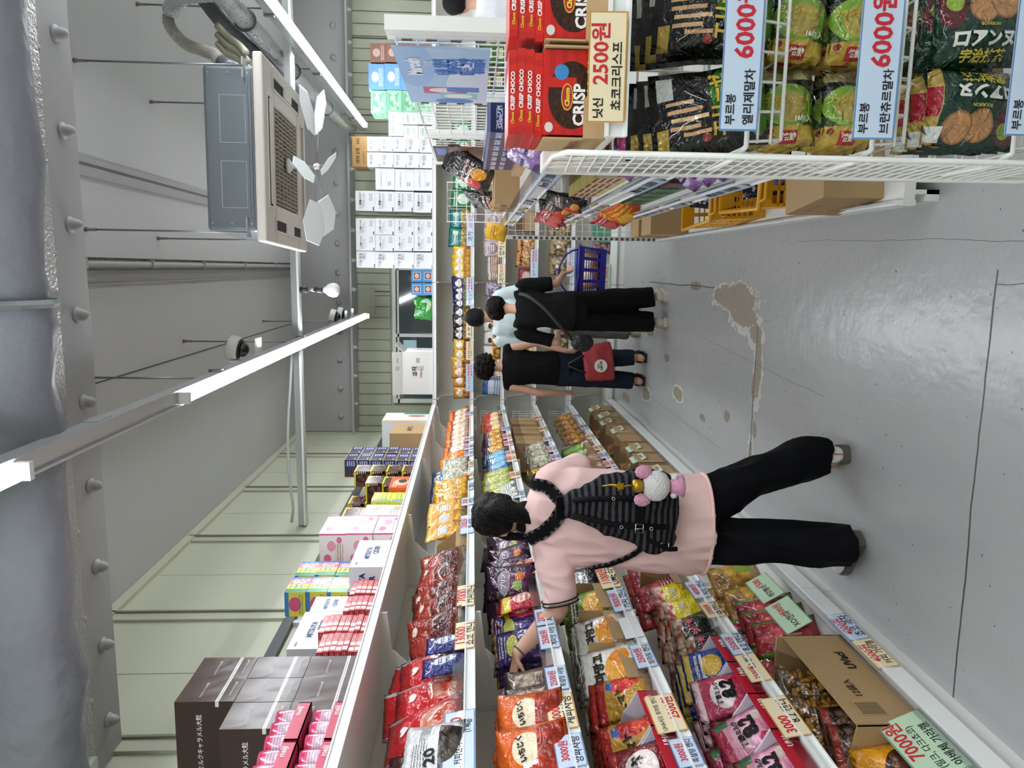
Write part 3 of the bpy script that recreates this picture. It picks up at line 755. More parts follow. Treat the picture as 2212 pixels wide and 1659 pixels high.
def eyes(c, f, up, parent, h=.22):
    c, f, up = Vector(c), Vector(f).normalized(), Vector(up).normalized(); f = (f - up*f.dot(up)).normalized(); r = f.cross(up); w = h*.36
    for s in (-1, 1): MB().ball(c + r*s*.031 + f*(w*1.22-.012), .011, 8).build('eye', M('#2a211d',.2), parent, True)
def hand(mb, wrist, d, palm_n, side, curl=.5, ln=.17):
    """palm and five fingers; d points to the fingers, palm_n out of the palm, side (+1/-1) puts the thumb"""
    d, pn = Vector(d).normalized(), Vector(palm_n); pn = (pn - d*pn.dot(d)).normalized(); s = d.cross(pn)*side; w = Vector(wrist)
    loft(mb, [(w-d*.02, s*.022, pn*.016), (w+d*.01, s*.028, pn*.016), (w+d*.05, s*.038, pn*.014), (w+d*.085, s*.039, pn*.012), (w+d*.095, s*.03, pn*.008)], 12)
    for i, (o, l) in enumerate(((-.029,.060),(-.010,.072),(.010,.078),(.029,.070))):
        p = w + d*.085 + s*o; pts = [p - d*.02]; a = 0
        for k in range(4):
            pts.append(p); a += curl*.62; p = p + (d*math.cos(a) + pn*math.sin(a))*l/3
        limb(mb, pts, [.0088,.009,.0086,.0078,.0065][:len(pts)], 8)
    p = w + d*.03 + s*.032; td = (d*.6 + s*.62 + pn*.45).normalized(); t2 = (d*.85 + s*.15 + pn*.5).normalized()
    limb(mb, [p - td*.02, p, p+td*.032, p+td*.032+t2*.03], [.011,.011,.0098,.0075], 8)
def shoe(parent, heel, toe, mat, sole, name='shoe', w=.045, h=.085):
    heel, toe = Vector(heel), Vector(toe); d = (toe-heel); L_ = d.length; d.normalize(); s = Vector((d.y,-d.x,0)).normalized(); u = Vector((0,0,1))
    m = MB(); rings = []
    for t, ww, hh in ((0,.3,.55),(.03,.75,.9),(.15,.85,1.0),(.35,.82,1.0),(.55,.95,.72),(.75,1.08,.56),(.9,.9,.46),(.98,.5,.32),(1,.2,.2)):
        rings.append((heel + d*L_*t + u*(.022+h*hh*.5), s*w*ww, u*h*hh*.5))
    loft(m, rings, 14); sh = m.build(name, mat, parent, True)
    b = MB(); poly = []
    for t, ww in ((0,.5),(.04,.85),(.2,.95),(.4,.88),(.6,1.0),(.78,1.12),(.92,.95),(1.0,.55)): poly.append((t, ww))
    pl = [heel + d*L_*(t*1.04-.02) + s*w*ww for t, ww in poly] + [heel + d*L_*(t*1.04-.02) - s*w*ww for t, ww in poly[::-1]]
    o = len(b.v)
    for z in (.001, .032):
        for p in pl: b.v.append((p.x, p.y, z))
    k = len(pl); b.face([o+i for i in range(k)]); b.face([o+k+i for i in range(k)][::-1])
    for i in range(k): b.face([o+i, o+k+i, o+k+(i+1)%k, o+(i+1)%k])
    b.build('sole', sole, sh); return sh
skin = M('#c79a82', .5, sub=.08, bump=(80,.05)); hair_k = M('#070605', .5, bump=(110,.6), spec=.18); hair_b = M('#160e0b', .55, bump=(70,.8), spec=.15)
def hair_mass(parent, c, f, up, mat, h=.22, grow=1.10, extra=(), voxel=.008, rough=.006, sc=26):
    c, f, up = Vector(c), Vector(f).normalized(), Vector(up).normalized(); f = (f - up*f.dot(up)).normalized(); r = f.cross(up); w = h*.36*grow; m = MB()
    b = c - f*.012
    loft(m, [(b-up*h*.30-f*.03, r*w*.55, f*w*.35), (b-up*h*.2-f*.028, r*w*.9, f*w*.85), (b-up*h*.02-f*.018, r*w*1.05, f*w*1.08), (b+up*h*.2, r*w*1.05, f*w*1.22), (b+up*h*.38, r*w*.85, f*w*1.02), (b+up*h*.5, r*w*.5, f*w*.6), (b+up*h*.535, r*.015, f*.02)], 18)
    for e in extra: e(m, c, f, up, r)
    return fuse(m, 'hair', mat, parent, voxel, 3, rough, (sc,sc,sc))

# ---------------------------------------------------------------- woman in pink, reaching into the left shelf
def pink_woman():
    t = thing('person', 'person in pink shirt with striped backpack reaching into left shelf', 'person', (-.98, 2.88, 0))
    X0 = Vector((-.98, 2.88, 0)); V = lambda x, y, z: Vector((x, y, z)) - X0
    hc = V(-1.055, 3.03, 1.468); hf = Vector((-.55, .8, -.28)); hu = Vector((-.08, .28, 1))
    shL, shR = V(-1.19, 2.96, 1.275), V(-.88, 2.98, 1.285); elL, wrL = V(-1.415, 2.90, 1.225), V(-1.565, 2.80, 1.405); elR, wrR = V(-.85, 3.12, 1.09), V(-.93, 3.28, 1.03)
    hipL, hipR = V(-1.10, 2.89, .86), V(-.95, 2.91, .86); knL, knR = V(-1.10, 2.84, .46), V(-.845, 2.94, .47); anL, anR = V(-1.07, 2.80, .07), V(-.755, 2.98, .08)
    m = MB(); ax = Vector((1,0,0)); ay = Vector((0,1,0)); az = Vector((0,0,1))
    loft(m, [(V(-1.03,2.9,.80),ax*.12,ay*.08),(V(-1.03,2.9,.88),ax*.13,ay*.09),(V(-1.03,2.92,1.02),ax*.11,ay*.08),(V(-1.03,2.95,1.15),ax*.13,ay*.085),(V(-1.03,2.97,1.26),ax*.145,ay*.07),(V(-1.03,2.985,1.31),ax*.07,ay*.05)])
    limb(m, [V(-1.04,2.985,1.28), V(-1.048,3.0,1.37), hc - Vector(hu).normalized()*.06], [.045,.043,.05]); add_head(m, hc, hf, hu, .215)
    limb(m, [V(-1.09,2.96,1.28), shL, (shL+elL)/2, elL, (elL*.6+wrL*.4), wrL], [.042,.046,.044,.042,.041,.026])
    hand(m, wrL, Vector((-.62,-.30,.16)), Vector((-.45,.1,-1)), 1, .5)
    limb(m, [V(-.97,2.97,1.28), shR, (shR+elR)/2, elR, wrR], [.042,.046,.042,.038,.025]); hand(m, wrR, Vector((-.3,.9,-.1)), Vector((-.6,-.2,-.6)), -1, .7)
    limb(m, [V(-.965,2.905,.84), V(-.945,2.915,.60), V(-.86,2.945,.40), V(-.80,2.965,.18), V(-.785,2.975,.05)], [.07,.062,.046,.038,.034])
    limb(m, [V(-1.10,2.89,.84), V(-1.125,2.88,.60), V(-1.11,2.84,.46), V(-1.10,2.815,.16), V(-1.095,2.80,.05)], [.07,.066,.048,.038,.034])
    fuse(m, 'body', skin, t, .0075, 4)
    eyes(hc, hf, hu, t, .215)
    # loose boxy shirt, short wide sleeves
    m = MB()
    loft(m, [(V(-1.045,2.895,.622),ax*.212,ay*.150),(V(-1.045,2.895,.64),ax*.212,ay*.150),(V(-1.045,2.90,.75),ax*.21,ay*.148),(V(-1.04,2.905,.90),ax*.212,ay*.14),(V(-1.035,2.93,1.05),ax*.214,ay*.13),(V(-1.03,2.955,1.17),ax*.215,ay*.12),(V(-1.03,2.97,1.25),ax*.205,ay*.105),(V(-1.035,2.98,1.305),ax*.165,ay*.085),(V(-1.04,2.985,1.345),ax*.105,ay*.07),(V(-1.045,2.99,1.372),ax*.064,ay*.056)], 28)
    sl_d = (elL-shL).normalized()
    limb(m, [V(-1.06,2.965,1.245), shL+az*-.03, shL*.5+elL*.5+az*-.02, elL-sl_d*.02+az*-.012], [.09,.088,.080,.076], 18, caps=False)
    limb(m, [V(-1.0,2.975,1.25), shR+az*-.03, shR*.5+elR*.5+az*-.02, elR-(elR-shR).normalized()*.04], [.085,.074,.072,.070], 18, caps=False)
    pk = M('#f0cbc6', .85, bump=(220,.05), spec=.2)
    shirt = fuse(m, 'shirt', pk, t, .008, 3, .022, (9,8,3.4))
    MB().tube([tuple(V(-1.045,2.895,.632)+ax*.214*math.cos(a)+ay*.152*math.sin(a)) for a in [2*PI*k/40 for k in range(40)]], .007, 6, closed=True).build('shirt_hem', pk, t, True)
    cl = MB(); c_ = V(-1.046,2.995,1.372); bks = M('#100f12',.85,spec=.2)
    loft(cl, [(c_-az*.016, ax*.070, ay*.064),(c_+Vector((-.002,.006,.006)), ax*.067, ay*.062),(c_+Vector((-.004,.012,.034)), ax*.056, ay*.054),(c_+Vector((-.004,.012,.036)), ax*.03, ay*.03)]); cl.build('collar', bks, t, True)
    for kq, oo in ((.0,.0775),(-.016,.079)):
        sl = elL - sl_d*(.022-kq) + az*-.012; a_ = sl_d.cross(az).normalized(); b_ = a_.cross(sl_d)
        MB().tube([tuple(sl + a_*oo*math.cos(q) + b_*oo*math.sin(q)) for q in [2*PI*k/30 for k in range(30)]], .003, 6, closed=True).build('sleeve_trim', bks, t, True)
    # wide trousers
    m = MB()
    loft(m, [(V(-1.03,2.9,.60),ax*.165,ay*.105),(V(-1.03,2.9,.74),ax*.165,ay*.105),(V(-1.03,2.9,.90),ax*.145,ay*.095)])
    limb(m, [V(-.965,2.905,.80), V(-.945,2.915,.60), V(-.86,2.945,.40), V(-.80,2.975,.18), V(-.775,2.985,.075)], [.088,.092,.088,.086,.080], 18, caps=False)
    limb(m, [V(-1.12,2.89,.80), V(-1.125,2.88,.60), knL+Vector((-.01,0,0)), V(-1.10,2.81,.16), V(-1.095,2.79,.045)], [.09,.098,.094,.092,.092], 18, caps=False)
    fuse(m, 'trousers', M('#04050a', .8, bump=(200,.05), spec=.16), t, .009, 3, .026, (8,8,2.6))
    wsh = M('#dedcd8',.6); sol = M('#5c5850',.6)
    shoe(t, V(-.752,2.925,0), V(-.82,3.17,0), wsh, sol); shoe(t, V(-1.06,2.77,0), V(-1.25,2.90,0), wsh, sol)
    MB().obox(V(-.749,2.9135,.055), (.002,.0008,0),(0,.001,0),(0,0,.03)).build('heel_stripe', M('#a04a44',.6), t)
    # hair, tied low
    def tail(m, c, f, up, r):
        limb(m, [c - f*.07 + up*.03, c - f*.10 - up*.02, c - f*.085 - up*.09 - r*.01, c - f*.06 - up*.135 - r*.03], [.045,.05,.04,.02])
        for q in range(9):
            a = -1.25 + q*.31; s0 = math.sin(a); c0_ = math.cos(a)
            limb(m, [c + r*s0*.05 + up*.118 - f*(.01+.03*c0_), c + r*s0*.092 + up*.05 - f*(.02+.075*c0_), c + r*s0*.06 - up*.0 - f*(.03+.085*c0_), c - f*.115 - up*.02 + r*s0*.015], [.010,.013,.012,.012], 8)
        m.ball(c - f*.118 - up*.022, .034, 10, (1,1,1.1))
        limb(m, [c + r*(-.075) + f*.03, c - r*.082 + f*.03 - up*.07, c - r*.07 + f*.045 - up*.13], [.02,.018,.01])
    hair_mass(t, hc, hf, hu, hair_k, .215, 1.12, [tail], .0075, .005, 30)
    # glasses arm
    r_ = Vector(hf).normalized().cross(Vector(hu).normalized()).normalized(); fn = Vector(hf).normalized()
    MB().tube([tuple(hc + r_*.088 - fn*.02 + Vector((0,0,.0))), tuple(hc + r_*.086 + fn*.06 + Vector((0,0,.005))), tuple(hc + r_*.06 + fn*.105)], .002, 5).build('glasses', M('#3a2c26',.4), t)
    # bracelet
    dw = (wrL-elL).normalized(); a2 = dw.cross(Vector((0,0,1))).normalized(); b2 = a2.cross(dw)
    MB().tube([tuple(wrL - dw*.012 + a2*.03*math.cos(q) + b2*.03*math.sin(q)) for q in [2*PI*k/18 for k in range(18)]], .0035, 6, closed=True).build('bracelet', M('#4a4a4e',.4), t, True)
    from mathutils.bvhtree import BVHTree
    return t, BVHTree.FromPolygons([tuple(v.co + X0) for v in shirt.data.vertices], [tuple(p.vertices) for p in shirt.data.polygons])
_pw, shirt_bvh = pink_woman()
# backpack: hangs on the back, a thing of its own
def backpack():
    c0 = Vector((-.915, 2.735, .80)); t = thing('backpack', 'black and grey striped backpack with buckles on pink shirt', 'backpack', tuple(c0))
    mt, nt, b = base_mat('striped_cloth'); N = nt.nodes.new
    tc = N('ShaderNodeTexCoord'); wv = N('ShaderNodeTexWave'); wv.bands_direction = 'Z'; wv.inputs['Scale'].default_value = 13; wv.inputs['Distortion'].default_value = 2.2; wv.inputs['Detail'].default_value = 1; wv.inputs['Detail Scale'].default_value = .35
    rp = N('ShaderNodeValToRGB'); rp.color_ramp.interpolation = 'CONSTANT'; rp.color_ramp.elements[0].color = lin('#08080a'); rp.color_ramp.elements[1].color = lin('#3c3c40'); rp.color_ramp.elements[1].position = .5
    nt.links.new(tc.outputs['Object'], wv.inputs['Vector']); nt.links.new(wv.outputs['Fac'], rp.inputs[0]); nt.links.new(rp.outputs[0], b.inputs['Base Color']); b.inputs['Roughness'].default_value = .9; b.inputs['Specular IOR Level'].default_value = .2
    m = MB(); ax = Vector((1,0,0)); ay = Vector((0,1,0))
    loft(m, [((.0,.0,-.005),ax*.08,ay*.05),((-.005,-.005,.015),ax*.125,ay*.075),((-.01,-.01,.07),ax*.155,ay*.090),((-.005,-.01,.15),ax*.150,ay*.092),((.005,0,.24),ax*.125,ay*.082),((.005,.015,.32),ax*.095,ay*.062),((-.005,.035,.39),ax*.062,ay*.04),((-.02,.05,.425),ax*.045,ay*.03),((-.022,.052,.432),ax*.02,ay*.015)], 24)
    m.ball((-.115,-.05,.08), .07, 12, (.9,.7,1.15)); m.ball((.03,-.06,.10), .085, 12, (1.15,.55,.95)); m.ball((.12,-.01,.14), .06, 12, (.7,.9,1.4))
    fuse(m, 'sack', mt, t, .0075, 2, .014, (17,17,9))
    bk_ = M('#060607', .85, spec=.2)
    for x, yo in ((-.045,0), (.06,.01)): MB().tube([(x*.6-.01,-.0,.40),(x*.8,-.05,.33),(x,-.088+yo,.24),(x,-.108+yo,.15),(x,-.105+yo,.06)], .011, 6).build('band', bk_, t, True)
    MB().obox((.03,-.112,.165),(.085,0,.01),(0,.006,0),(0,0,.016)).build('flap', bk_, t)
    si = M('#c9c9cb', .25, metal=.9)
    for (x, y, z) in ((-.045,-.124,.165), (-.125,-.108,.06)):
        MB().tube([(x-.017,y,z-.015),(x+.017,y,z-.015),(x+.017,y,z+.015),(x-.017,y,z+.015)], .0028, 6, closed=True).build('buckle', si, t, True)
        MB().tube([(x,y-.002,z-.015),(x,y-.004,z+.013)], .0018, 5).build('buckle_pin', si, t, True)
    MB().tube([(-.10,-.09,.12),(-.12,-.108,.08),(-.135,-.106,.04),(-.14,-.09,.01)], .010, 6).build('band', bk_, t, True)
    for (x, y, z) in ((-.045,-.106,.23),(-.045,-.124,.12),(.06,-.085,.26),(.06,-.108,.13)):
        MB().tube([(x+.006*math.cos(a), y-.002, z+.006*math.sin(a)) for a in [2*PI*k/10 for k in range(10)]], .0018, 5, closed=True).build('eyelet', si, t, True)
    dot = PR('strapdots','#08080a',[('s',.5,.93,.5,.08,'#5c5c60',12,0),('s',.5,.07,.5,.08,'#5c5c60',12,0)],.85,None,spec=.2)
    def strap(pts, wd, nm='shoulder_strap', off=.009):
        """webbing laid on the shirt; points in world space"""
        m = MB(); P = smooth_path(pts, 8); L_ = len(P); Q = []
        for p in P:
            q, nn, _, _ = shirt_bvh.find_nearest(p); Q.append((q + nn*off, nn))
        for _ in range(6):
            Q = [Q[0]] + [((Q[i-1][0]+Q[i][0]*2+Q[i+1][0])/4 + Q[i][1]*.0004, (Q[i-1][1]+Q[i][1]*2+Q[i+1][1]).normalized()) for i in range(1, L_-1)] + [Q[-1]]
        for i, (p, nn) in enumerate(Q):
            d = (Q[min(i+1,L_-1)][0]-Q[max(i-1,0)][0]).normalized(); s = d.cross(nn).normalized()
            for q, o_ in ((-1,-.004),(1,-.004),(1,.004),(-1,.004)): m.v.append(tuple(p + s*wd*q + nn*o_ - c0))
        for i in range(L_-1):
            u0, u1 = i/(L_-1), (i+1)/(L_-1)
            for a, b_, v0, v1 in ((0,1,0,1),(1,2,1,1),(2,3,1,0),(3,0,0,0)):
                m.face([i*4+a, i*4+b_, (i+1)*4+b_, (i+1)*4+a], [(u0,v0),(u0,v1),(u1,v1),(u1,v0)])
        return m.build(nm, dot, t)
    strap([(-.925,2.82,1.235),(-.90,2.84,1.27),(-.875,2.88,1.31),(-.89,2.96,1.345),(-.89,3.04,1.31),(-.89,3.07,1.22)], .026)
    strap([(-.955,2.82,1.235),(-1.01,2.84,1.26),(-1.07,2.87,1.30),(-1.12,2.93,1.345),(-1.14,3.0,1.34),(-1.15,3.06,1.26)], .028)
    MB().obox((-.025,.075,.425),(.045,0,0),(0,.012,.0),(0,-.01,.035)).build('yoke', bk_, t)
    strap([(-1.05,2.78,.87),(-1.11,2.78,.92),(-1.18,2.80,1.0),(-1.23,2.84,1.07),(-1.245,2.90,1.11)], .011, 'lower_strap')
    return t
backpack()
def plush():
    t = thing('plush_charm', 'small white plush charm with pink ears hanging from backpack', 'plush toy', (-.79, 2.60, .855))
    t.scale = (1.25,1.25,1.25)
    wp = M('#ece9e6', .95, bump=(160,.8)); pp_ = M('#e3a4bf', .95, bump=(160,.8))
    MB().ball((0,0,.045), .042, 14, (1.15,.8,1)).build('head', wp, t, True)
    for s in (-1, 1): MB().ball((s*.043,0,.085), .022, 10, (1,.7,1.2)).build('ear', pp_, t, True)
    MB().lathe([(.018,.002),(.03,-.02),(.034,-.035),(.02,-.036)],12).build('dress', pp_, t, True)
    for s in (-1, 1): MB().ball((s*.028,-.004,-.008), .011, 8).build('arm', wp, t, True)
    MB().lathe([(.017,.088),(.02,.092),(.02,.112),(.015,.116)],12).build('crown', M('#b8922c',.3,metal=.8), t, True)
    ch = [(0,0,.116),(.002,0,.13),(-.003,.002,.145),(.002,.003,.16),(.0,.01,.18)]
    MB().tube(ch + [(-.01,.03,.2)], .003, 6).build('chain', M('#b8922c',.3,metal=.9), t, True)
    star = [((.016 if k % 2 == 0 else .008)*math.cos(PI/2+PI*k/5), (.016 if k % 2 == 0 else .008)*math.sin(PI/2+PI*k/5)) for k in range(10)]
    MB().prism(star, .003, Matrix.Translation((0,.0,.155)) @ Matrix.Rotation(PI/2,4,'X')).build('star', M('#b8922c',.3,metal=.9), t)
plush()
# ---------------------------------------------------------------- the three at the back
def figure(label, x, y, H, lean, headfwd, hairmat, top, legs, shoes, sleeve='short', arms=None, skinm=None, hairkw=None, head_up=None, cat='person', sw=.19, hipw=.15, feet=None, topfold=.01, hairx=()):
    """standing figure seen from behind: x, y on the floor, H height"""
    t = thing('person', label, 'person', (x, y, 0)); sk = skinm or skin; k = H/1.65; ax = Vector((1,0,0)); ay = Vector((0,1,0))
    def V(a, b, c): return Vector((a*k, b*k + lean*max(0, c-.85)*k, c*k))
    hh = .222*k; hu = Vector(head_up or (0, lean*.9, 1)); hc = V(0, headfwd*.8, 1.535); hf = Vector((0, 1, -.35))
    shL, shR = V(-sw,0,1.33), V(sw,0,1.33)
    A = arms or {}; elL = A.get('elL') and Vector(A['elL']) or V(-sw-.045,.03,1.07); wrL = A.get('wrL') and Vector(A['wrL']) or V(-sw+.01,.16,.93)
    elR = A.get('elR') and Vector(A['elR']) or V(sw+.045,.03,1.07); wrR = A.get('wrR') and Vector(A['wrR']) or V(sw-.01,.16,.93)
    F_ = feet or ((-.11,0),(.11,0)); m = MB()
    loft(m, [(V(0,0,.80),ax*(hipw-.03)*k,ay*.08*k),(V(0,0,.90),ax*(hipw-.025)*k,ay*.085*k),(V(0,0,1.06),ax*.115*k,ay*.08*k),(V(0,0,1.2),ax*.13*k,ay*.085*k),(V(0,0,1.29),ax*.14*k,ay*.07*k),(V(0,.0,1.34),ax*.06*k,ay*.05*k)])
    limb(m, [V(0,0,1.34), V(0,headfwd*.35,1.42), hc - hu.normalized()*.05*k], [.05*k,.046*k,.05*k]); add_head(m, hc, hf, hu, hh)
    for s, e, w_, sd in ((shL,elL,wrL,1),(shR,elR,wrR,-1)):
        limb(m, [s*.6+V(0,0,1.31)*.4, s, (s+e)/2, e, e*.6+w_*.4, w_], [.04*k,.045*k,.042*k,.037*k,.035*k,.025*k])
        dd = (w_-e).normalized(); hand(m, w_, dd*.7+Vector((0,.25,-.5)), Vector((-sd*.6,.4,-.3)), sd, .8)
    kn = []
    for sgn, (fx, fy) in zip((-1,1), F_):
        hp = V(sgn*.085,0,.86); kne = Vector(((sgn*.085*k*.5+fx*.5)*1.0, fy*.5+.02, .47*k)); an = Vector((fx, fy, .075)); kn.append((hp,kne,an))
        limb(m, [hp+Vector((0,0,.04)), hp, kne, an, an-Vector((0,0,.03))], [.075*k,.072*k,.05*k,.037*k,.036*k])
    fuse(m, 'body', sk, t, .0095, 4); eyes(hc, hf, hu, t, hh)
    m = MB()
    loft(m, [(V(0,0,.845),ax*(hipw+.025)*k,ay*.13*k),(V(0,0,.95),ax*(hipw+.02)*k,ay*.128*k),(V(0,0,1.1),ax*.16*k,ay*.118*k),(V(0,0,1.24),ax*.185*k,ay*.118*k),(V(0,0,1.34),ax*.17*k,ay*.095*k),(V(0,.01,1.385),ax*.075*k,ay*.065*k)])
    if sleeve == 'short':
        for s, e in ((shL,elL),(shR,elR)): limb(m, [s*.5+V(0,0,1.33)*.5, s, s*.4+e*.6, s*.12+e*.88], [.062*k,.068*k,.068*k,.068*k], caps=False)
    else:
        for s in (shL, shR): limb(m, [s*.5+V(0,0,1.32)*.5, s], [.062*k,.056*k])
    fuse(m, 'top', top, t, .010, 4, topfold, (8,8,3.5))
    m = MB(); loft(m, [(V(0,0,.74),ax*(hipw+.015)*k,ay*.11*k),(V(0,0,.86),ax*(hipw+.018)*k,ay*.118*k),(V(0,0,.98),ax*(hipw-.01)*k,ay*.105*k)])
    lr = legs[1]
    for (hp,kne,an) in kn: limb(m, [hp, hp-Vector((0,0,.15*k)), kne, an*.8+kne*.2, an+Vector((0,0,.025))], [.1*k,.096*k,lr*1.08,lr,lr*.92], caps=False)
    fuse(m, 'trousers', legs[0], t, .010, 4, .008, (9,9,4))
    if shoes:
        for (hp,kne,an), sgn in zip(kn, (-1,1)): shoe(t, an+Vector((0,-.055,-.075)), an+Vector((sgn*.03,.19,-.075)), shoes[0], shoes[1])
    hk = dict(grow=1.1, rough=.006, sc=26); hk.update(hairkw or {})
    hair_mass(t, hc, hf, hu, hairmat, hh, hk['grow'], hairx, .0095, hk['rough'], hk['sc'])
    t['_h'] = 0; del t['_h']
    return t, V, kn
blk = M('#040405', .85, bump=(220,.05), spec=.2); blk2 = M('#050507', .8, bump=(220,.05), spec=.2)
man, Vm, _ = figure('person in black shirt and trousers with sling bag and basket', -.335, 6.0, 1.47, .42, .11, hair_b, blk, (blk2, .085), (M('#c9c4b4',.6), M('#d5d0c2',.55)),
    arms=dict(elR=(.225,.14,.90), wrR=(.30,.30,.82), elL=(-.27,.12,.88), wrL=(-.20,.33,.86)), hairkw=dict(grow=1.42, rough=.014, sc=34), sw=.215, hipw=.165, feet=((-.075,-.02),(.125,.0)))
# strap and pouch on his back
sb = thing('sling_bag', 'black sling bag worn across the back of black shirt', 'bag', (-.56, 5.84, .66))
MB().tube(smooth_path([(.36,.20,.55),(.34,.11,.48),(.25,.03,.36),(.12,-.0,.24),(.0,.0,.13)],6), .016, 6).build('strap', M('#1b1b1e',.6), sb, True)
m = MB(); m.ball((-.02,.0,.05), .085, 14, (.85,.6,1.1)); fuse(m,'pouch',M('#121215',.5,bump=(60,.3)),sb,.009,3,.01,(16,16,16))
MB().tube([(-.02,-.02,.125),(.025,-.02,.125),(.025,-.02,.165),(-.02,-.02,.165)], .004, 6, closed=True).build('buckle', M('#8a8a8c',.3,metal=.8), sb, True)
mint, _, _ = figure('person in pale mint shirt facing the back shelf', -.46, 6.92, 1.665, .10, .03, hair_k, M('#cfe0e0', .8, bump=(220,.05)), (M('#6d6a62',.8), .08), (M('#c9bda8',.6), M('#b9a888',.6)), arms=dict(elR=(.27,.08,1.08), wrR=(.20,.27,1.05)), hairkw=dict(grow=1.06, rough=.003), sw=.20)
wom, Vw, _ = figure('person in black sleeveless top and jeans carrying red bag', -.895, 6.66, 1.57, .06, .05, hair_b, M('#050506', .85, bump=(260,.2), spec=.2), (M('#1b2431', .85, bump=(200,.15), spec=.2), .080), None, sleeve='none',
    arms=dict(elR=(.235,-.03,1.01), wrR=(.17,-.09,.755), elL=(-.235,.0,.97), wrL=(-.245,.06,.74)), hairkw=dict(grow=1.48, rough=.024, sc=46), sw=.175, feet=((-.115,.0),(.105,-.03)))
sdm = M('#15151a',.6)
for fx, fy in ((-.115,.0),(.105,-.03)):
    s_ = O('sandal', None, wom, (fx, fy, 0))
    MB().prism([(-.04,-.07),(.04,-.07),(.05,.06),(.045,.16),(0,.19),(-.045,.16),(-.05,.06)], .028).build('sole', sdm, s_)
    m = MB(); loft(m, [((0,-.06,.05),(.03,0,0),(0,.012,.028)),((0,.02,.055),(.036,0,0),(0,.01,.03)),((0,.10,.045),(.042,0,0),(0,.01,.02)),((0,.165,.037),(.03,0,0),(0,.005,.01))],12); m.build('foot', skin, s_, True)
    for yy in (.03, .11): MB().tube([(-.045,yy,.03),(-.04,yy,.07),(0,yy,.088),(.04,yy,.07),(.045,yy,.03)], .014, 6).build('strap', sdm, s_, True)
# red tote
tb = thing('tote_bag', 'red tote bag with round white logo carried by person in jeans', 'bag', (-.80, 6.50, .33), (0, math.radians(-8), math.radians(4)))
m = MB(); loft(m, [((0,0,.0),(.165,0,0),(0,.055,0)),((0,0,.02),(.18,0,0),(0,.065,0)),((0,0,.14),(.172,0,0),(0,.06,0)),((0,0,.25),(.155,0,0),(0,.035,0)),((0,0,.265),(.15,0,0),(0,.015,0))],24)
fuse(m, 'bag_body', M('#9c2f33', .6, bump=(160,.1)), tb, .009, 2, .006, (10,10,10))
MB().lathe([(.058,0),(.058,.002)],24,Matrix.Translation((-.03,-.070,.125)) @ Matrix.Rotation(PI/2,4,'X')).build('logo_disc', M('#e6e3de',.6), tb)
lettering(tb, [('전통시장',-.03,.12,.085,'#2b2624',0,.03),('한과',-.03,.145,.04,'#9c4a3c',0,.03)], on_front(-.0755))
for s_ in (-1, 1): MB().tube([(-.08,s_*.02,.25),(-.05,s_*.012,.32),(.0,0,.40),(.02,0,.405),(.05,s_*.012,.33),(.08,s_*.02,.25)], .009, 6).build('handle', M('#1a181a',.6), tb, True)
hd, _, _ = figure('person whose black-haired head shows past the right shelf unit', 2.36, 7.0, 1.88, .05, .03, hair_k, M('#d8dade',.8), (blk2,.09), (M('#55585c',.6),M('#d0cec8',.6)), hairkw=dict(grow=1.08, rough=.003))
# ================================================================ GOODS: makers
def bag_shape(w, h, d, seed, nu=9, nv=11, flat=.07, crumple=.008, bottom=.06):
    """returns front(u,v)->(x,y,z) and the mesh data; front faces -y, base on z=0, back at y=0"""
    rs = seed * 13.7
    def thick(u, v):
        a = max(0.0, 1 - abs(2*u-1)**2.6)
        vv = 0 if v <= flat*.6 else (1 if v >= 1-flat else (v-flat*.6)/(1-flat*1.6))
        b = max(0.0, math.sin(PI*vv)) ** .55
        fat = .75 + .5*(1-vv)
        return d * a * b * fat * .5
    def pos(u, v, side):
        t = thick(u, v)
        n = noise.noise(Vector((u*3.1+rs, v*4.2-rs, side*2.0))) + .5*noise.noise(Vector((u*8+rs, v*9, side*3.0+rs)))
        edge = min(u, 1-u, v, 1-v)
        k = min(1.0, edge*9)
        y = -side*(t + crumple*n*k) + .25*crumple*math.sin(v*7+rs)
        pin = 1 - .05*math.sin(PI*v) - .02*noise.noise(Vector((rs, v*5, 3)))
        x = (u-.5)*w*pin + crumple*.5*noise.noise(Vector((v*4+rs, 1.5, u)))
        z = v*h + (crumple*.6*noise.noise(Vector((u*6+rs, 9.1, 2))) if v > .95 else 0)
        if v == 0: z = 0
        return (x, y - d*.35, z)
    mb = MB(); idx = {}
    for side in (1, -1):
        for j in range(nv+1):
            for i in range(nu+1):
                bd = i in (0, nu) or j in (0, nv)
                if bd and side == -1: idx[(side,i,j)] = idx[(1,i,j)]; continue
                u, v = i/nu, j/nv
                p = pos(u, v, side) if not bd else tuple((Vector(pos(u,v,1))+Vector(pos(u,v,-1)))/2)
                idx[(side,i,j)] = len(mb.v); mb.v.append(p)
    for side in (1, -1):
        for j in range(nv):
            for i in range(nu):
                q = [(i,j),(i+1,j),(i+1,j+1),(i,j+1)]
                uv = [(a/nu, b/nv) for a, b in q]
                ids = [idx[(side,a,b)] for a, b in q]
                if side == -1: ids = ids[::-1]; uv = uv[::-1]
                mb.face(ids, uv)
    return mb, pos
class Kind:
    """a kind of goods: variants share mesh data; lettering is a child"""
    def __init__(s, nm, desc, cat='snack bag'): s.nm = nm; s.desc = desc; s.cat = cat; s.protos = []
    def put(s, loc, rot, label, group=None, var=None, scale=1.0):
        i = random.randrange(len(s.protos)) if var is None else var % len(s.protos)
        root = O(s.nm, s.protos[i][0], None, loc, rot)
        if scale != 1.0: root.scale = (scale,)*3
        for nm, me in s.protos[i][1]: O(nm, me, root)
        tag(root, label, s.cat, group); return root
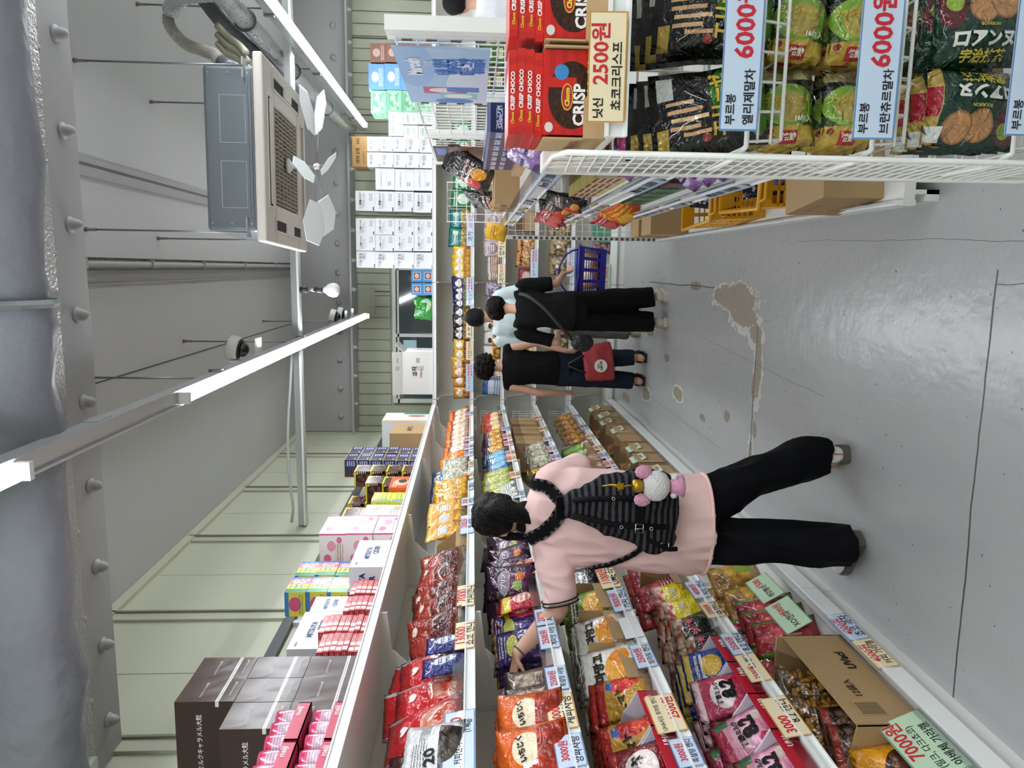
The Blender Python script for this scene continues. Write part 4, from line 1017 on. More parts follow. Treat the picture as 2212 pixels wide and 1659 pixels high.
def bag_kind(nm, desc, w, h, d, mat, texts=(), nvar=3, crumple=.008, flat=.07, cat='snack bag', extra=None):
    k = Kind(nm, desc, cat); k.w = w; k.h = h; k.d = d
    for s in range(nvar):
        mb, pos = bag_shape(w, h, d, s+len(desc), crumple=crumple, flat=flat)
        me = mb.mesh(nm, mat, True); kids = []
        if texts:
            for it in texts:
                tx, cu, cv, wf, col = it[:5]; rot = it[5] if len(it) > 5 else 0; bold = it[6] if len(it) > 6 else .02; tb = MB()
                def pl(x, y, cu=cu, cv=cv):
                    u = min(.98, max(.02, cu + x/w)); v = min(.99, max(.01, cv + y/h))
                    p = pos(u, v, 1); return (p[0], p[1]-.004, p[2])
                put_text(tb, tx, pl, wf*w, rot, bold)
                kids.append(('lettering', tb.mesh('lettering', ink(col))))
        k.protos.append((me, kids))
    return k
def box_kind(nm, desc, w, d, h, mats, texts=(), cat='box', bev=0):
    """mats: material or list for faces -y +y -x +x -z +z; texts: (face, text, cx, cy, width, colour, rot, bold) in fractions of the face"""
    k = Kind(nm, desc, cat); k.w = w; k.d = d; k.h = h
    if not isinstance(mats, (list, tuple)): mats = [mats]*6
    uniq = []
    for m in mats:
        if m not in uniq: uniq.append(m)
    mb = MB(); mb.box(-w/2, w/2, -d/2, d/2, 0, h, [uniq.index(m) for m in mats])
    me = mb.mesh(nm, uniq); kids = []
    if texts:
        e = .0012
        for it in texts:
            fc, tx, cu, cv, wf, col = it[:6]; rot = it[6] if len(it) > 6 else 0; bold = it[7] if len(it) > 7 else .012; tb = MB()
            if fc == 'f': pl = on_front(-d/2-e)((cu-.5)*w, cv*h); ww = w
            elif fc == 'r': pl = on_right(w/2+e)((cu-.5)*d, cv*h); ww = d
            elif fc == 'l': pl = on_left(-w/2-e)((.5-cu)*d, cv*h); ww = d
            else: pl = on_top(h+e)((cu-.5)*w, (cv-.5)*d); ww = w
            put_text(tb, tx, pl, wf*ww, rot, bold)
            kids.append(('lettering', tb.mesh('lettering', ink(col))))
    k.protos.append((me, kids)); return k
def open_box_mesh(w, d, h, fh=None, th=.004, tilt=False):
    """open display carton: floor, back, two sides sloping to a lower front"""
    fh = fh if fh is not None else h
    m = MB(); m.box(-w/2, w/2, -d/2, d/2, 0, th)
    m.box(-w/2, w/2, -d/2, -d/2+th, 0, fh); m.box(-w/2, w/2, d/2-th, d/2, 0, h)
    for sx in (-1, 1):
        x0 = sx*w/2; x1 = x0 - sx*th; o = len(m.v)
        for x in (x0, x1): m.v += [(x,-d/2,0),(x,d/2,0),(x,d/2,h),(x,-d/2+d*.35,h),(x,-d/2,fh)]
        m.face([o,o+1,o+2,o+3,o+4]); m.face([o+9,o+8,o+7,o+6,o+5])
        for i in range(5): m.face([o+i, o+5+i, o+5+(i+1)%5, o+(i+1)%5])
    return m
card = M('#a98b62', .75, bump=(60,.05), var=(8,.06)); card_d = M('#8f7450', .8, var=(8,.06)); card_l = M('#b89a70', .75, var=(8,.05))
FL = PI/2; FB = 0.0; FR = -PI/2       # facing the aisle from left, back, right units
def lbag(k, Y, dx, z, lean=-12, spin=0, roll=0, label='', group=None, var=None, sc=1.0):
    return k.put((GX - .02 - dx, Y, z), (math.radians(lean), math.radians(roll), FL + math.radians(spin)), label, group, var, sc)
def bbag(k, X, dy, z, lean=-8, spin=0, roll=0, label='', group=None, var=None, sc=1.0):
    return k.put((X, BY + .03 + dy, z), (math.radians(lean), math.radians(roll), FB + math.radians(spin)), label, group, var, sc)
def rbag(k, Y, dx, z, lean=-12, spin=0, roll=0, label='', group=None, var=None, sc=1.0):
    return k.put((RX + .03 + dx, Y, z), (math.radians(lean), math.radians(roll), FR + math.radians(spin)), label, group, var, sc)
SN = {'T':'top of left unit', 'A':'left unit eye-level shelf', 'B':'left unit second shelf', 'C':'left unit third shelf', 'D':'left unit fourth shelf', 'E':'left unit bottom deck',
      'bA':'back unit top row', 'bB':'back unit second row', 'bC':'back unit third row', 'bD':'back unit fourth row', 'bE':'back unit bottom'}
def row(k, shelf, y0, y1, n, dx=0.0, zoff=0.0, lean=-14, spin=0, jit=4, layers=1, ldx=.04, lz=0.0, fn=lbag, sc=1.0, ext=''):
    """n bags between y0 and y1 along a shelf, in layers one behind another"""
    z = (LZ[shelf[-1]] + (.027 if shelf[-1] != 'E' else .026)) + zoff
    tot = n*layers; c = 0
    for l in range(layers):
        for i in range(n):
            y = y0 + (y1-y0)*(i+.5)/n + random.uniform(-.006,.006)
            which = near(i, n) if fn is not bbag else left(i, n)
            lay = '' if layers == 1 else (' front' if l == 0 else (' rearmost' if l == layers-1 else ' %s back' % ORD[l]))
            lab = (ext + ' ' if ext else '') + k.desc + (', ' + which if which else '') + ((' of ' + NUM[n]) if n > 1 and n < 13 else '') + lay + ', ' + SN[shelf]
            fn(k, y, dx + l*ldx, z + l*lz, lean + random.uniform(-jit,jit)*.8, spin + random.uniform(-jit,jit)*1.4, random.uniform(-jit,jit), lab, k.desc + ' on ' + SN[shelf], None, sc*random.uniform(.93,1.07))
            c += 1
def crate(name, label, loc, rot, mat, L=.42, W=.30, Hh=.24, slots=6, rows=3, handle=None, cat='basket'):
    """tapered shopping basket with real slots between bars, open at the top"""
    t = thing(name, label, cat, loc, rot)
    m = MB(); tp = .88; th = .005
    m.box(-L/2*tp, L/2*tp, -W/2*tp, W/2*tp, 0, th)
    def wall(p0, p1, q0, q1, ncol):
        p0, p1, q0, q1 = map(Vector, (p0, p1, q0, q1)); nrm = (p1-p0).cross(q0-p0).normalized()*th/2
        def bar(u0, u1, v0, v1):
            def P_(u, v): a = p0.lerp(p1, u); b = q0.lerp(q1, u); return a.lerp(b, v)
            o = len(m.v)
            for s in (-1, 1):
                for u, v in ((u0,v0),(u1,v0),(u1,v1),(u0,v1)): m.v.append(tuple(P_(u,v)+nrm*s))
            for f in [(0,1,2,3),(7,6,5,4),(0,4,5,1),(1,5,6,2),(2,6,7,3),(3,7,4,0)]: m.face([o+a for a in f])
        bar(0,1,0,.22); bar(0,1,.80,1)
        nb = rows*4+1
        for c in range(ncol+1):
            u = c/ncol; wd = .035 if c % 1 == 0 else .02; bar(max(0,u-wd), min(1,u+wd), .22, .80)
        for r in range(1, slots):
            v = .22 + .58*r/slots; bar(0,1,v-.014,v+.014)
    c0 = [(-L/2*tp,-W/2*tp,0),(L/2*tp,-W/2*tp,0),(L/2*tp,W/2*tp,0),(-L/2*tp,W/2*tp,0)]
    c1 = [(-L/2,-W/2,Hh),(L/2,-W/2,Hh),(L/2,W/2,Hh),(-L/2,W/2,Hh)]
    for i in range(4): wall(c0[i], c0[(i+1)%4], c1[i], c1[(i+1)%4], 4 if i % 2 == 0 else 3)
    m.build('body', mat, t)
    MB().tube([(-L/2-.008,-W/2-.008,Hh),(L/2+.008,-W/2-.008,Hh),(L/2+.008,W/2+.008,Hh),(-L/2-.008,W/2+.008,Hh)], .011, 8, closed=True).build('rim', mat, t, True)
    if handle:
        hp = [(-L/2,0,Hh)] + [(-L/2*math.cos(a), handle*math.cos(1.0)*math.sin(a)*.3, Hh + handle*math.sin(a)) for a in [PI*k/10 for k in range(1,10)]] + [(L/2,0,Hh)]
        MB().tube(hp, .008, 8).build('handle', mat, t, True)
    else:
        for sg_ in (-1, 1):
            MB().tube([(-L/2+.02, sg_*(W/2+.01), Hh),(-L/2+.03, sg_*(W/2+.03), Hh-.015),(L/2-.03, sg_*(W/2+.03), Hh-.015),(L/2-.02, sg_*(W/2+.01), Hh)], .008, 6).build('handle', mat, t, True)
    return t
# ================================================================ GOODS: left unit
def stack(k, X, Y, z, n, dz, rot, labf, group, jit=.004):
    for i in range(n):
        k.put((X + random.uniform(-jit,jit), Y + random.uniform(-jit,jit), z + i*dz), (0, 0, rot + random.uniform(-.015,.015)), labf(i), group)
def lev(i, n): return 'bottom' if i == 0 else ('top' if i == n-1 else ORD[i] + ' from bottom')
ZT = LZ['T'] + .0275
# --- brown caramel cartons
br = M('#46322b', .32, bump=(5,.25)); brf = PR('caramel_front', '#4a362f', [('r',.5,.285,.5,.03,'#e8e4df'), ('s',.5,.285,.5,.012,'#4a362f',26,0)], .3, (5,.3))
brs = PR('caramel_side', '#3b2a25', [('r',.97,.285,.03,.03,'#e8e4df')], .4, (5,.2))
kb = box_kind('caramel_carton', 'dark brown caramel carton', .148, .34, .203, [brf, br, brs, br, br, br],
    [('f','ミルクキャラメル大粒',.5,.62,.62,'#ece8e4',0,.015), ('f','ミルクキャラメル大粒',.55,.13,.6,'#ece8e4',0,.015), ('l','ミルクキャラメル大粒',.55,.6,.62,'#ece8e4',0,.015)], 'carton')
for j, Y in enumerate((2.315, 2.468, 2.62)):
    for i in range(2 if j == 0 else 3):
        kb.put((-1.675 - (.0 if j else .0), Y, ZT + i*.205), (0, 0, FL + random.uniform(-.02,.02)), 'dark brown caramel carton, %s column from camera, %s level' % (ORD[j], 'bottom' if i == 0 else ('middle' if i == 1 else 'top')), 'brown caramel cartons on top of left unit')
# --- pink biscuit cups in red-pink trays
cupm = PR('pinkcup', '#d8577f', [('r',.55,.45,.42,.32,'#d9b6c8'), ('t',.55,.45,.4,.3,'#9b7f95',7), ('r',.5,.9,.5,.05,'#c93a62')], .2, (10,.2), coat=.4)
def cup_mesh():
    m = MB(); n = 14; prof = [(.029,0),(.033,.012),(.034,.095),(.031,.105)]
    for r, z in prof:
        for j in range(n): m.v.append((r*math.cos(2*PI*j/n), r*math.sin(2*PI*j/n), z))
    for i in range(3):
        for j in range(n):
            u = j/n*2 % 1; u2 = u + 2/n
            m.face([i*n+j, i*n+(j+1)%n, (i+1)*n+(j+1)%n, (i+1)*n+j], [(u,prof[i][1]/.105),(u2,prof[i][1]/.105),(u2,prof[i+1][1]/.105),(u,prof[i+1][1]/.105)])
    m.face(list(range(n))[::-1]); m.face([3*n+j for j in range(n)]); return m
cupme = cup_mesh().mesh('biscuit_cup', cupm, True); trm = M('#c63a5c', .35)
c = 0
for lv in range(2):
    for ti, Y in enumerate((2.02, 2.23)):
        tr = O('cup_tray', open_box_mesh(.20, .15, .05, .045).mesh('cup_tray', trm), None, (-1.545, Y, ZT + lv*.125), (0,0,FL))
        tag(tr, 'pink cardboard cup tray, %s, %s level, on left unit' % (near(ti,2), 'lower' if lv == 0 else 'upper'), 'tray', 'pink cup trays')
        lettering(tr, [('meiji', .05, .028, .05, '#f3e6e9', 0, .02)], on_front(-.0765))
        for q in range(3):
            for r in range(2):
                o = O('biscuit_cup', cupme, None, (-1.515 - r*.068, Y - .066 + q*.066, ZT + lv*.125 + .005), (0,0,random.uniform(0,6)))
                tag(o, 'pink biscuit cup, %s in %s row of %s %s tray' % (ORD[q], 'front' if r == 0 else 'rear', near(ti,2), 'lower' if lv == 0 else 'upper'), 'cup', 'pink biscuit cups in trays'); c += 1
# --- red slim packs
rp = PR('redpack', '#b3192b', [('r',.3,.5,.22,.42,'#ead9d6'), ('t',.7,.5,.24,.36,'#e8c9c4',2), ('r',.3,.5,.05,.42,'#b3192b')], .25, (6,.1)); rps = M('#a01625', .3)
krp = box_kind('chocolate_pack', 'slim red chocolate pack', .15, .075, .024, [rp, rps, rp, rps, rps, rps], cat='pack')
for j, (X, Y, n) in enumerate(((-1.54,2.80,8),(-1.54,2.96,9),(-1.53,3.13,6),(-1.53,3.29,6),(-1.63,2.82,9))):
    stack(krp, X, Y, ZT, n, .0245, FL, lambda i: 'slim red chocolate pack, %s of the %s stack from camera' % (lev(i, n), ['first','second','third','fourth','rear'][j]), 'slim red chocolate packs on top of left unit')
# --- white soda candy cartons
wc = M('#e4e6ea', .45); kc = box_kind('soda_carton', 'white soda candy carton', .36, .22, .185, wc,
    [('f','MITSUYA',.5,.62,.42,'#3d4a78',0,.03), ('f','CIDER',.62,.42,.30,'#3d4a78',0,.03), ('f','Asahi',.12,.85,.1,'#3d4a78'), ('l','MITSUYA',.5,.66,.72,'#27356d',0,.05), ('l','CIDER',.55,.40,.5,'#27356d',0,.05), ('l','Asahi',.15,.12,.2,'#27356d')], 'carton')
kc.put((-1.57, 3.63, ZT), (0,0,FL), 'white soda carton at front of left unit top, nearest the shelf edge')
kc.put((-1.735, 3.16, ZT), (0,0,FL), 'white soda carton behind red packs, bottom of two')
kc.put((-1.735, 3.14, ZT+.187), (0,0,FL+.02), 'white soda carton behind red packs, top of two')
kc2 = box_kind('soda_carton', 'white soda candy carton', .16, .2, .17, wc, [('f','MITSUYA',.5,.6,.7,'#6a76a0',0,.03),('f','CIDER',.55,.36,.5,'#6a76a0',0,.03)], 'carton')
kc2.put((-1.74, 3.43, ZT+.19), (0,0,FL), 'small white soda carton on top beside colourful boxes')
kc2.put((-1.74, 3.43, ZT), (0,0,FL), 'small white soda carton under the other small one')
# --- colourful kids sweets boxes
gm = PR('kidsweets', '#2f8a5a', [('r',.4,.5,.16,.5,'#e5d94e'), ('r',.72,.5,.18,.5,'#e28bb0'), ('c',.72,.5,.15,.4,'#f3e6c8','#e0768f',7), ('r',.94,.5,.06,.5,'#3f7fc4'), ('t',.4,.5,.12,.4,'#3f7fc4',3)], .3, None)
gs = PR('kidsweets2', '#e4d44c', [('e',.5,.5,.3,.3,'#d65a86'), ('r',.5,.9,.5,.1,'#3f7fc4'), ('t',.5,.2,.4,.12,'#2f8a5a',2)], .3, None)
kg = box_kind('sweets_box', 'green yellow pink sweets box', .19, .13, .105, [gm, gm, gs, gs, gs, gs], cat='box')
for j, Y in enumerate((3.66, 3.88)):
    stack(kg, -1.71, Y, ZT, 5, .107, FL, lambda i: 'green yellow pink sweets box, %s, %s stack from camera' % (lev(i,5), ORD[j]), 'colourful sweets boxes on top of left unit')
# --- strawberry boxes
sm = PR('strawb', '#ece6e6', [('e',.25,.7,.12,.14,'#d9709a'), ('e',.62,.55,.16,.16,'#e39ab4'), ('e',.8,.25,.1,.1,'#d9709a'), ('t',.4,.25,.3,.14,'#8b5a4a',3), ('r',.98,.5,.03,.5,'#d24f8c')], .35, None)
ks = box_kind('strawberry_box', 'white box with pink strawberry print', .30, .2, .152, [sm, sm, sm, sm, M('#e9e4e4',.4), M('#e9e4e4',.4)])
stack(ks, -1.62, 4.22, ZT, 3, .154, FL, lambda i: 'white box with pink strawberry print, %s of three' % lev(i,3), 'strawberry boxes on top of left unit', .012)
sm2 = PR('milkchoc', '#e6e4df', [('e',.7,.4,.2,.25,'#b8ab8f'), ('t',.35,.6,.25,.2,'#6d5a48',3)], .35, None)
ks2 = box_kind('milk_chocolate_box', 'white milk chocolate box', .2, .18, .13, sm2)
stack(ks2, -1.62, 4.52, ZT, 2, .132, FL, lambda i: 'white milk chocolate box behind strawberry boxes, %s of two' % lev(i,2), 'white chocolate boxes on top of left unit')
ym = PR('lemon', '#cfd457', [('t',.5,.5,.4,.3,'#7f9a3c',3), ('r',.1,.5,.08,.4,'#5b93c4')], .3, None)
ks3 = box_kind('lemon_box', 'yellow green lemon sweets box', .18, .17, .12, ym)
stack(ks3, -1.60, 4.75, ZT, 2, .122, FL, lambda i: 'yellow green lemon sweets box, %s of two' % lev(i,2), 'lemon boxes on top of left unit')
om = PR('orangebox', '#d9552c', [('e',.5,.5,.3,.32,'#e9b790'), ('e',.6,.45,.18,.2,'#3c2422'), ('t',.3,.8,.25,.1,'#f0e4d0',2)], .3, None)
ko = box_kind('orange_box', 'orange red sweets box', .26, .15, .15, om)
ko.put((-1.56, 4.99, ZT), (0,0,FL), 'orange red sweets box at front of left unit top')
dkm = PR('darkchoc', '#2a1a15', [('c',.5,.45,.5,.4,'#7a4a32','#20120e',5), ('r',.5,.95,.5,.06,'#d8c23c'), ('r',.92,.55,.07,.35,'#14100f'), ('t',.92,.5,.06,.3,'#e8e4dc',5), ('e',.88,.8,.08,.09,'#d8c23c')], .25, None)
kd = box_kind('dark_chocolate_box', 'black chocolate box with yellow band', .19, .12, .118, [dkm, dkm, dkm, dkm, M('#d8c23c',.4), M('#2a1a15',.4)])
for j, (X, Y, n) in enumerate(((-1.62, 5.3, 3), (-1.60, 5.55, 4), (-1.76, 4.98, 4), (-1.76,5.25,4))):
    stack(kd, X, Y, ZT, n, .12, FL, lambda i: 'black chocolate box with yellow band, %s of %s stack' % (lev(i,n), ['front near','front far','rear near','rear far'][j]), 'black chocolate boxes on top of left unit')
nvm = PR('navychoc', '#26336e', [('c',.35,.5,.3,.32,'#5a3a2c','#2a2f5a',4), ('r',.78,.5,.16,.4,'#2d3f86'), ('t',.78,.5,.14,.34,'#e6e6ee',4), ('e',.2,.2,.08,.08,'#d8c26a'), ('r',.5,.97,.5,.03,'#cdb65c'), ('r',.02,.5,.02,.5,'#cdb65c')], .25, None)
kn = box_kind('navy_chocolate_box', 'navy blue chocolate box', .21, .15, .103, nvm)
for j, (X, Y) in enumerate(((-1.64, 5.98), (-1.64, 6.22))):
    stack(kn, X, Y, ZT, 6, .105, FL, lambda i: 'navy blue chocolate box, %s of %s stack' % (lev(i,6), near(j,2)), 'navy chocolate boxes on top of left unit')
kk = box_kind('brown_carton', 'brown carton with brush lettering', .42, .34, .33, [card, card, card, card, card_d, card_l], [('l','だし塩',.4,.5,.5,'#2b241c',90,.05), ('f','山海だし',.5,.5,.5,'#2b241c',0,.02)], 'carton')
kk.put((-1.66, 6.75, ZT), (0,0,FL), 'brown carton with black brush lettering, far end of left unit top')
wcm = PR('whitecarton', '#dfe2e4', [('r',.5,.8,.5,.2,'#dfe2e4'), ('r',.9,.3,.1,.3,'#3f8a5c'), ('e',.6,.3,.12,.2,'#b0564c'), ('r',.04,.5,.05,.5,'#d3a63c')], .5, None)
kw = box_kind('white_carton', 'white carton', .4, .42, .46, [wcm, wcm, PR('whitecartons','#d9dde3',[('r',.06,.5,.07,.5,'#d3a63c'),('t',.55,.3,.06,.1,'#333333',6)],.5,None), wcm, M('#d9dde3',.5), M('#d3a63c',.5)], cat='carton')
kw.put((-1.69, 7.25, ZT), (0,0,FL), 'white carton with yellow edge and green corner at far end')

# --- shelf A
def B(nm, desc, w, h, d, base, shapes, texts=(), rough=.22, bump=(30,.6), nvar=3, **k):
    return bag_kind(nm, desc, w, h, d, PR('bag_' + desc.replace(' ', '_'), base, shapes, rough, bump, coat=.3), texts, nvar, **k)
kA1 = B('candy_bag','orange white cracker bag',.20,.23,.07,'#e8772e',[('e',.5,.35,.36,.3,'#e9dfd2'),('c',.5,.32,.32,.24,'#efe6d8','#c9a986',5)],[('てりやき',.5,.75,.6,'#2a1a12',0,.04)])
row(kA1,'A',5.85,7.55,8,.03,lean=-20,spin=-25)
kA2 = B('candy_bag','plain orange candy bag',.19,.25,.08,'#e88a22',[('e',.5,.4,.4,.36,'#d9741a'),('c',.5,.4,.38,.34,'#f0a83c','#c9641a',6)])
row(kA2,'A',5.50,5.84,2,.03,lean=-22,spin=-20)
kA3 = B('candy_bag','blue milk candy bag',.21,.29,.08,'#1f62b4',[('e',.5,.42,.38,.27,'#d8dcd6'),('c',.5,.42,.36,.25,'#e6e6dc','#9a8f84',9),('e',.72,.82,.12,.08,'#d9cf3e'),('r',.5,.9,.3,.04,'#e8eef4')],[('ミルク',.45,.78,.5,'#eef3f8',0,.03)])
row(kA3,'A',4.82,5.50,5,.07,lean=-26,spin=-25)
kA4 = B('candy_bag','clear bag of mixed candies',.19,.2,.07,'#cfd0c6',[('c',.5,.45,.5,.45,'#e0dcd0','#8d8f6f',10)])
row(kA4,'A',5.05,5.42,2,.0,lean=-18,spin=-15)
jm = MB().lathe([(.038,0),(.044,.01),(.044,.11),(.04,.125)],16).mesh('candy_jar', M('#d9cf3c', .2, coat=.5), True)
j = O('candy_jar', jm, None, (-1.53, 4.92, LZ['A']+.027)); tag(j, 'yellow labelled candy jar on the left eye-level shelf', 'jar')
MB().lathe([(.046,.125),(.046,.15),(.043,.152)],16).build('lid', M('#e4e4de',.4), j, True); MB().lathe([(.0448,.03),(.0448,.09)],16).build('label_band', M('#e9e07a',.5), j, True)
kA5 = B('candy_bag','golden butter candy bag',.19,.24,.07,'#d9a128',[('e',.5,.4,.36,.25,'#f0d27a'),('c',.5,.38,.3,.2,'#e8bf5a','#a8701e',5),('t',.5,.78,.35,.1,'#7a4412',2)])
row(kA5,'A',4.55,4.86,3,.02,lean=-18,spin=-30)
kA6 = B('candy_bag','amber candy bag with white squares',.22,.25,.08,'#d99a24',[('c',.62,.4,.34,.34,'#e8b93c','#b06a14',6),('r',.24,.55,.13,.12,'#ece6da'),('t',.24,.55,.12,.11,'#23201c',5),('r',.5,.93,.5,.05,'#e8c66a')])
row(kA6,'A',3.98,4.58,3,.05,lean=-10,spin=-5)
obm = open_box_mesh(.24,.26,.18,.07).mesh('open_carton', card)
def carton_open(loc, rot, label, me=None, group=None, mats=None):
    o = O('open_carton', me or obm, None, loc, rot); tag(o, label, 'carton', group); return o
carton_open((-1.60, 3.86, LZ['A']+.027),(0,0,FL),'open brown carton on the left eye-level shelf beside red bags')
kA7 = B('candy_bag','yellow corn candy bag',.15,.2,.05,'#e2c83a',[('e',.5,.5,.3,.3,'#b5561e'),('t',.5,.85,.4,.08,'#a03018',2)])
row(kA7,'A',3.78,3.94,1,.10,lean=-18)
kA8 = B('candy_bag','russet coffee candy bag',.22,.26,.09,'#8f2a1e',[('e',.35,.72,.2,.1,'#a33a2c'),('c',.6,.32,.34,.22,'#6a2016','#3c120c',5),('r',.5,.03,.5,.04,'#cfc4bc'),('e',.72,.86,.1,.06,'#e3d4c4')],[('Premium',.4,.6,.4,'#d8b9a8',14)],rough=.18)
row(kA8,'A',2.78,3.72,5,.04,lean=-22,spin=-24,jit=9)
kA9 = B('candy_bag','purple cola candy bag',.17,.2,.05,'#4a2f66',[('e',.5,.55,.34,.2,'#d9c8c0'),('e',.55,.5,.2,.14,'#b03a3a'),('e',.4,.3,.2,.1,'#5a8f4a')],[('COLA',.5,.82,.5,'#e8e2ee',0,.03)])
lbag(kA9,3.40,.22,LZ['A']+.03,-60,-20,0,'purple cola candy bag lying at back of eye-level shelf, nearer one')
lbag(kA9,3.53,.20,LZ['A']+.05,-48,-10,0,'purple cola candy bag lying at back of eye-level shelf, farther one')
kA10 = B('candy_bag','red clear-edged candy bag',.20,.29,.07,'#c01f26',[('r',.04,.5,.05,.5,'#d8d2d0'),('r',.96,.5,.05,.5,'#d8d2d0'),('e',.5,.28,.32,.2,'#d9b9a4'),('c',.5,.28,.3,.19,'#e0a890','#b83c2c',7),('e',.5,.7,.22,.1,'#cf4a4a')],[('♥',.5,.7,.2,'#f0e4e0')],rough=.16)
row(kA10,'A',2.22,2.78,3,.07,lean=-24,spin=-20,jit=10,layers=2,ldx=.07,lz=.03)
kA11 = B('candy_bag','navy blue candy bag',.18,.24,.06,'#1d2a72',[('e',.6,.5,.24,.3,'#dfe3ee'),('t',.6,.5,.22,.26,'#1d2a72',3)])
row(kA11,'A',2.48,2.78,2,.005,lean=-12,spin=-8,sc=.72)
kA12 = B('candy_bag','dark brown coffee candy bag',.24,.27,.08,'#3a1f18',[('e',.32,.6,.27,.2,'#e6e2da'),('e',.32,.6,.25,.18,'#1f5a34'),('c',.75,.3,.2,.2,'#5a3626','#26140f',4)],[('X.O',.32,.6,.36,'#eeeae2',0,.06),('COFFEE',.62,.36,.5,'#eeeae2',0,.04),('FLAVORED CANDY',.62,.24,.56,'#eeeae2',0,.03)])
row(kA12,'A',2.0,2.24,1,.13,lean=-20,spin=-14)
kA13 = B('candy_bag','white bag with barcode',.22,.19,.08,'#dedede',[('s',.75,.62,.16,.1,'#222222',38,0),('t',.35,.7,.25,.16,'#3a3a3a',6),('c',.45,.2,.4,.16,'#6a625a','#2a2420',6)],[('120',.25,.5,.3,'#222222',0,.03)])
row(kA13,'A',1.92,2.16,1,.01,lean=-14,spin=-10)

# --- shelf B
kB1 = B('candy_bag','orange fish jelly bag',.22,.23,.07,'#d9641f',[('e',.62,.55,.26,.2,'#ead9b8'),('r',.25,.45,.16,.16,'#ece6e0'),('c',.6,.22,.36,.18,'#c23a1e','#8a2412',6),('s',.06,.5,.05,.5,'#4a4a78',9,0)],[('いちじく',.62,.62,.42,'#1e1712',10,.05),('赤',.25,.45,.2,'#c02a20',0,.05)],rough=.16)
row(kB1,'B',1.96,2.30,2,.02,lean=-18,spin=-26,layers=4,ldx=.045,jit=7)
kB2 = B('candy_bag','brown bean candy bag',.18,.21,.06,'#4a3226',[('e',.55,.5,.32,.3,'#a08a74'),('c',.55,.5,.3,.28,'#b8a48e','#55402f',6),('r',.5,.93,.5,.05,'#2a1c15')])
row(kB2,'B',2.31,2.52,2,.05,lean=-20,spin=-28,layers=2,ldx=.06,sc=.88,jit=7)
kB3 = B('candy_bag','pink gummy bag',.17,.2,.05,'#c98aa4',[('e',.5,.4,.34,.26,'#b8506a'),('t',.5,.75,.35,.1,'#8a2844',2),('c',.5,.36,.3,.2,'#d9a0b0','#9a4258',5)],rough=.15)
row(kB3,'B',2.60,2.80,1,.17,lean=-30,layers=3,ldx=.04)
kB4 = B('candy_bag','indigo grape candy bag',.17,.22,.05,'#33285e',[('e',.5,.6,.32,.12,'#cfd06a'),('e',.4,.3,.2,.14,'#5a4a90'),('t',.55,.82,.3,.08,'#e4e2f0',2),('r',.5,.98,.5,.03,'#c4a45a')])
row(kB4,'B',2.86,3.12,2,.12,lean=-24,spin=-28,layers=3,ldx=.045)
kB5 = B('candy_bag','red and yellow sour bag',.16,.20,.05,'#b82438',[('r',.5,.8,.5,.12,'#e0c03c'),('e',.5,.4,.3,.22,'#e8d9c8'),('t',.5,.4,.26,.18,'#b82438',3)])
row(kB5,'B',3.08,3.24,1,.04,lean=-20,layers=2,ldx=.05)
kB6 = B('candy_bag','dark purple jelly bag',.18,.23,.06,'#33132e',[('e',.5,.62,.34,.14,'#8f7f8f'),('c',.5,.3,.36,.2,'#6a2a5a','#2a0e26',5),('e',.35,.35,.14,.1,'#7a9a3c'),('e',.6,.3,.12,.1,'#c86a2a')],[('プリン',.5,.64,.4,'#efe8ee',0,.03)],rough=.14)
row(kB6,'B',3.22,4.05,5,.02,lean=-22,spin=-30,jit=9,layers=3,ldx=.07,lz=.01)
kB7 = B('candy_bag','green white tea candy bag',.20,.24,.07,'#d5d8d0',[('e',.3,.5,.18,.4,'#2f7a48'),('e',.65,.6,.22,.16,'#7a3a50'),('t',.6,.3,.26,.12,'#3a4a3c',3)])
row(kB7,'B',4.42,4.85,3,.02,lean=-30,spin=-25)
kB8 = B('candy_bag','lime yellow candy bag',.18,.24,.07,'#b8ba4a',[('e',.5,.4,.36,.3,'#d2d488'),('c',.5,.4,.34,.28,'#d9dba0','#8f9a3c',8),('e',.5,.85,.25,.08,'#e4e6c0')])
row(kB8,'B',4.72,5.32,4,.04,lean=-18,spin=-18,layers=2,ldx=.07)
kB9 = B('candy_bag','blue sea candy bag',.17,.22,.06,'#2f6a9a',[('e',.5,.45,.3,.3,'#7ab0cc'),('t',.5,.82,.35,.1,'#eef2f4',2)])
row(kB9,'B',5.42,5.85,3,.03,lean=-25,spin=-20)
kB10 = B('candy_bag','purple and gold potato bag',.18,.22,.07,'#5a2a52',[('e',.5,.4,.36,.24,'#e0a82c'),('t',.5,.75,.36,.12,'#f0e0c0',2),('c',.5,.36,.3,.18,'#e8bf4a','#a8641e',4)])
row(kB10,'B',5.95,6.75,4,.05,lean=-22,spin=-22,layers=2,ldx=.08)
kB11 = B('candy_bag','orange and red rice bag',.18,.22,.06,'#d9701f',[('r',.5,.72,.4,.16,'#b82a1e'),('e',.5,.35,.3,.2,'#ead0a0')])
row(kB11,'B',6.8,7.5,4,.05,lean=-20,spin=-22)
carton_open((-1.62, 5.92, LZ['B']+.027),(0,0,FL),'open brown carton on the left second shelf')

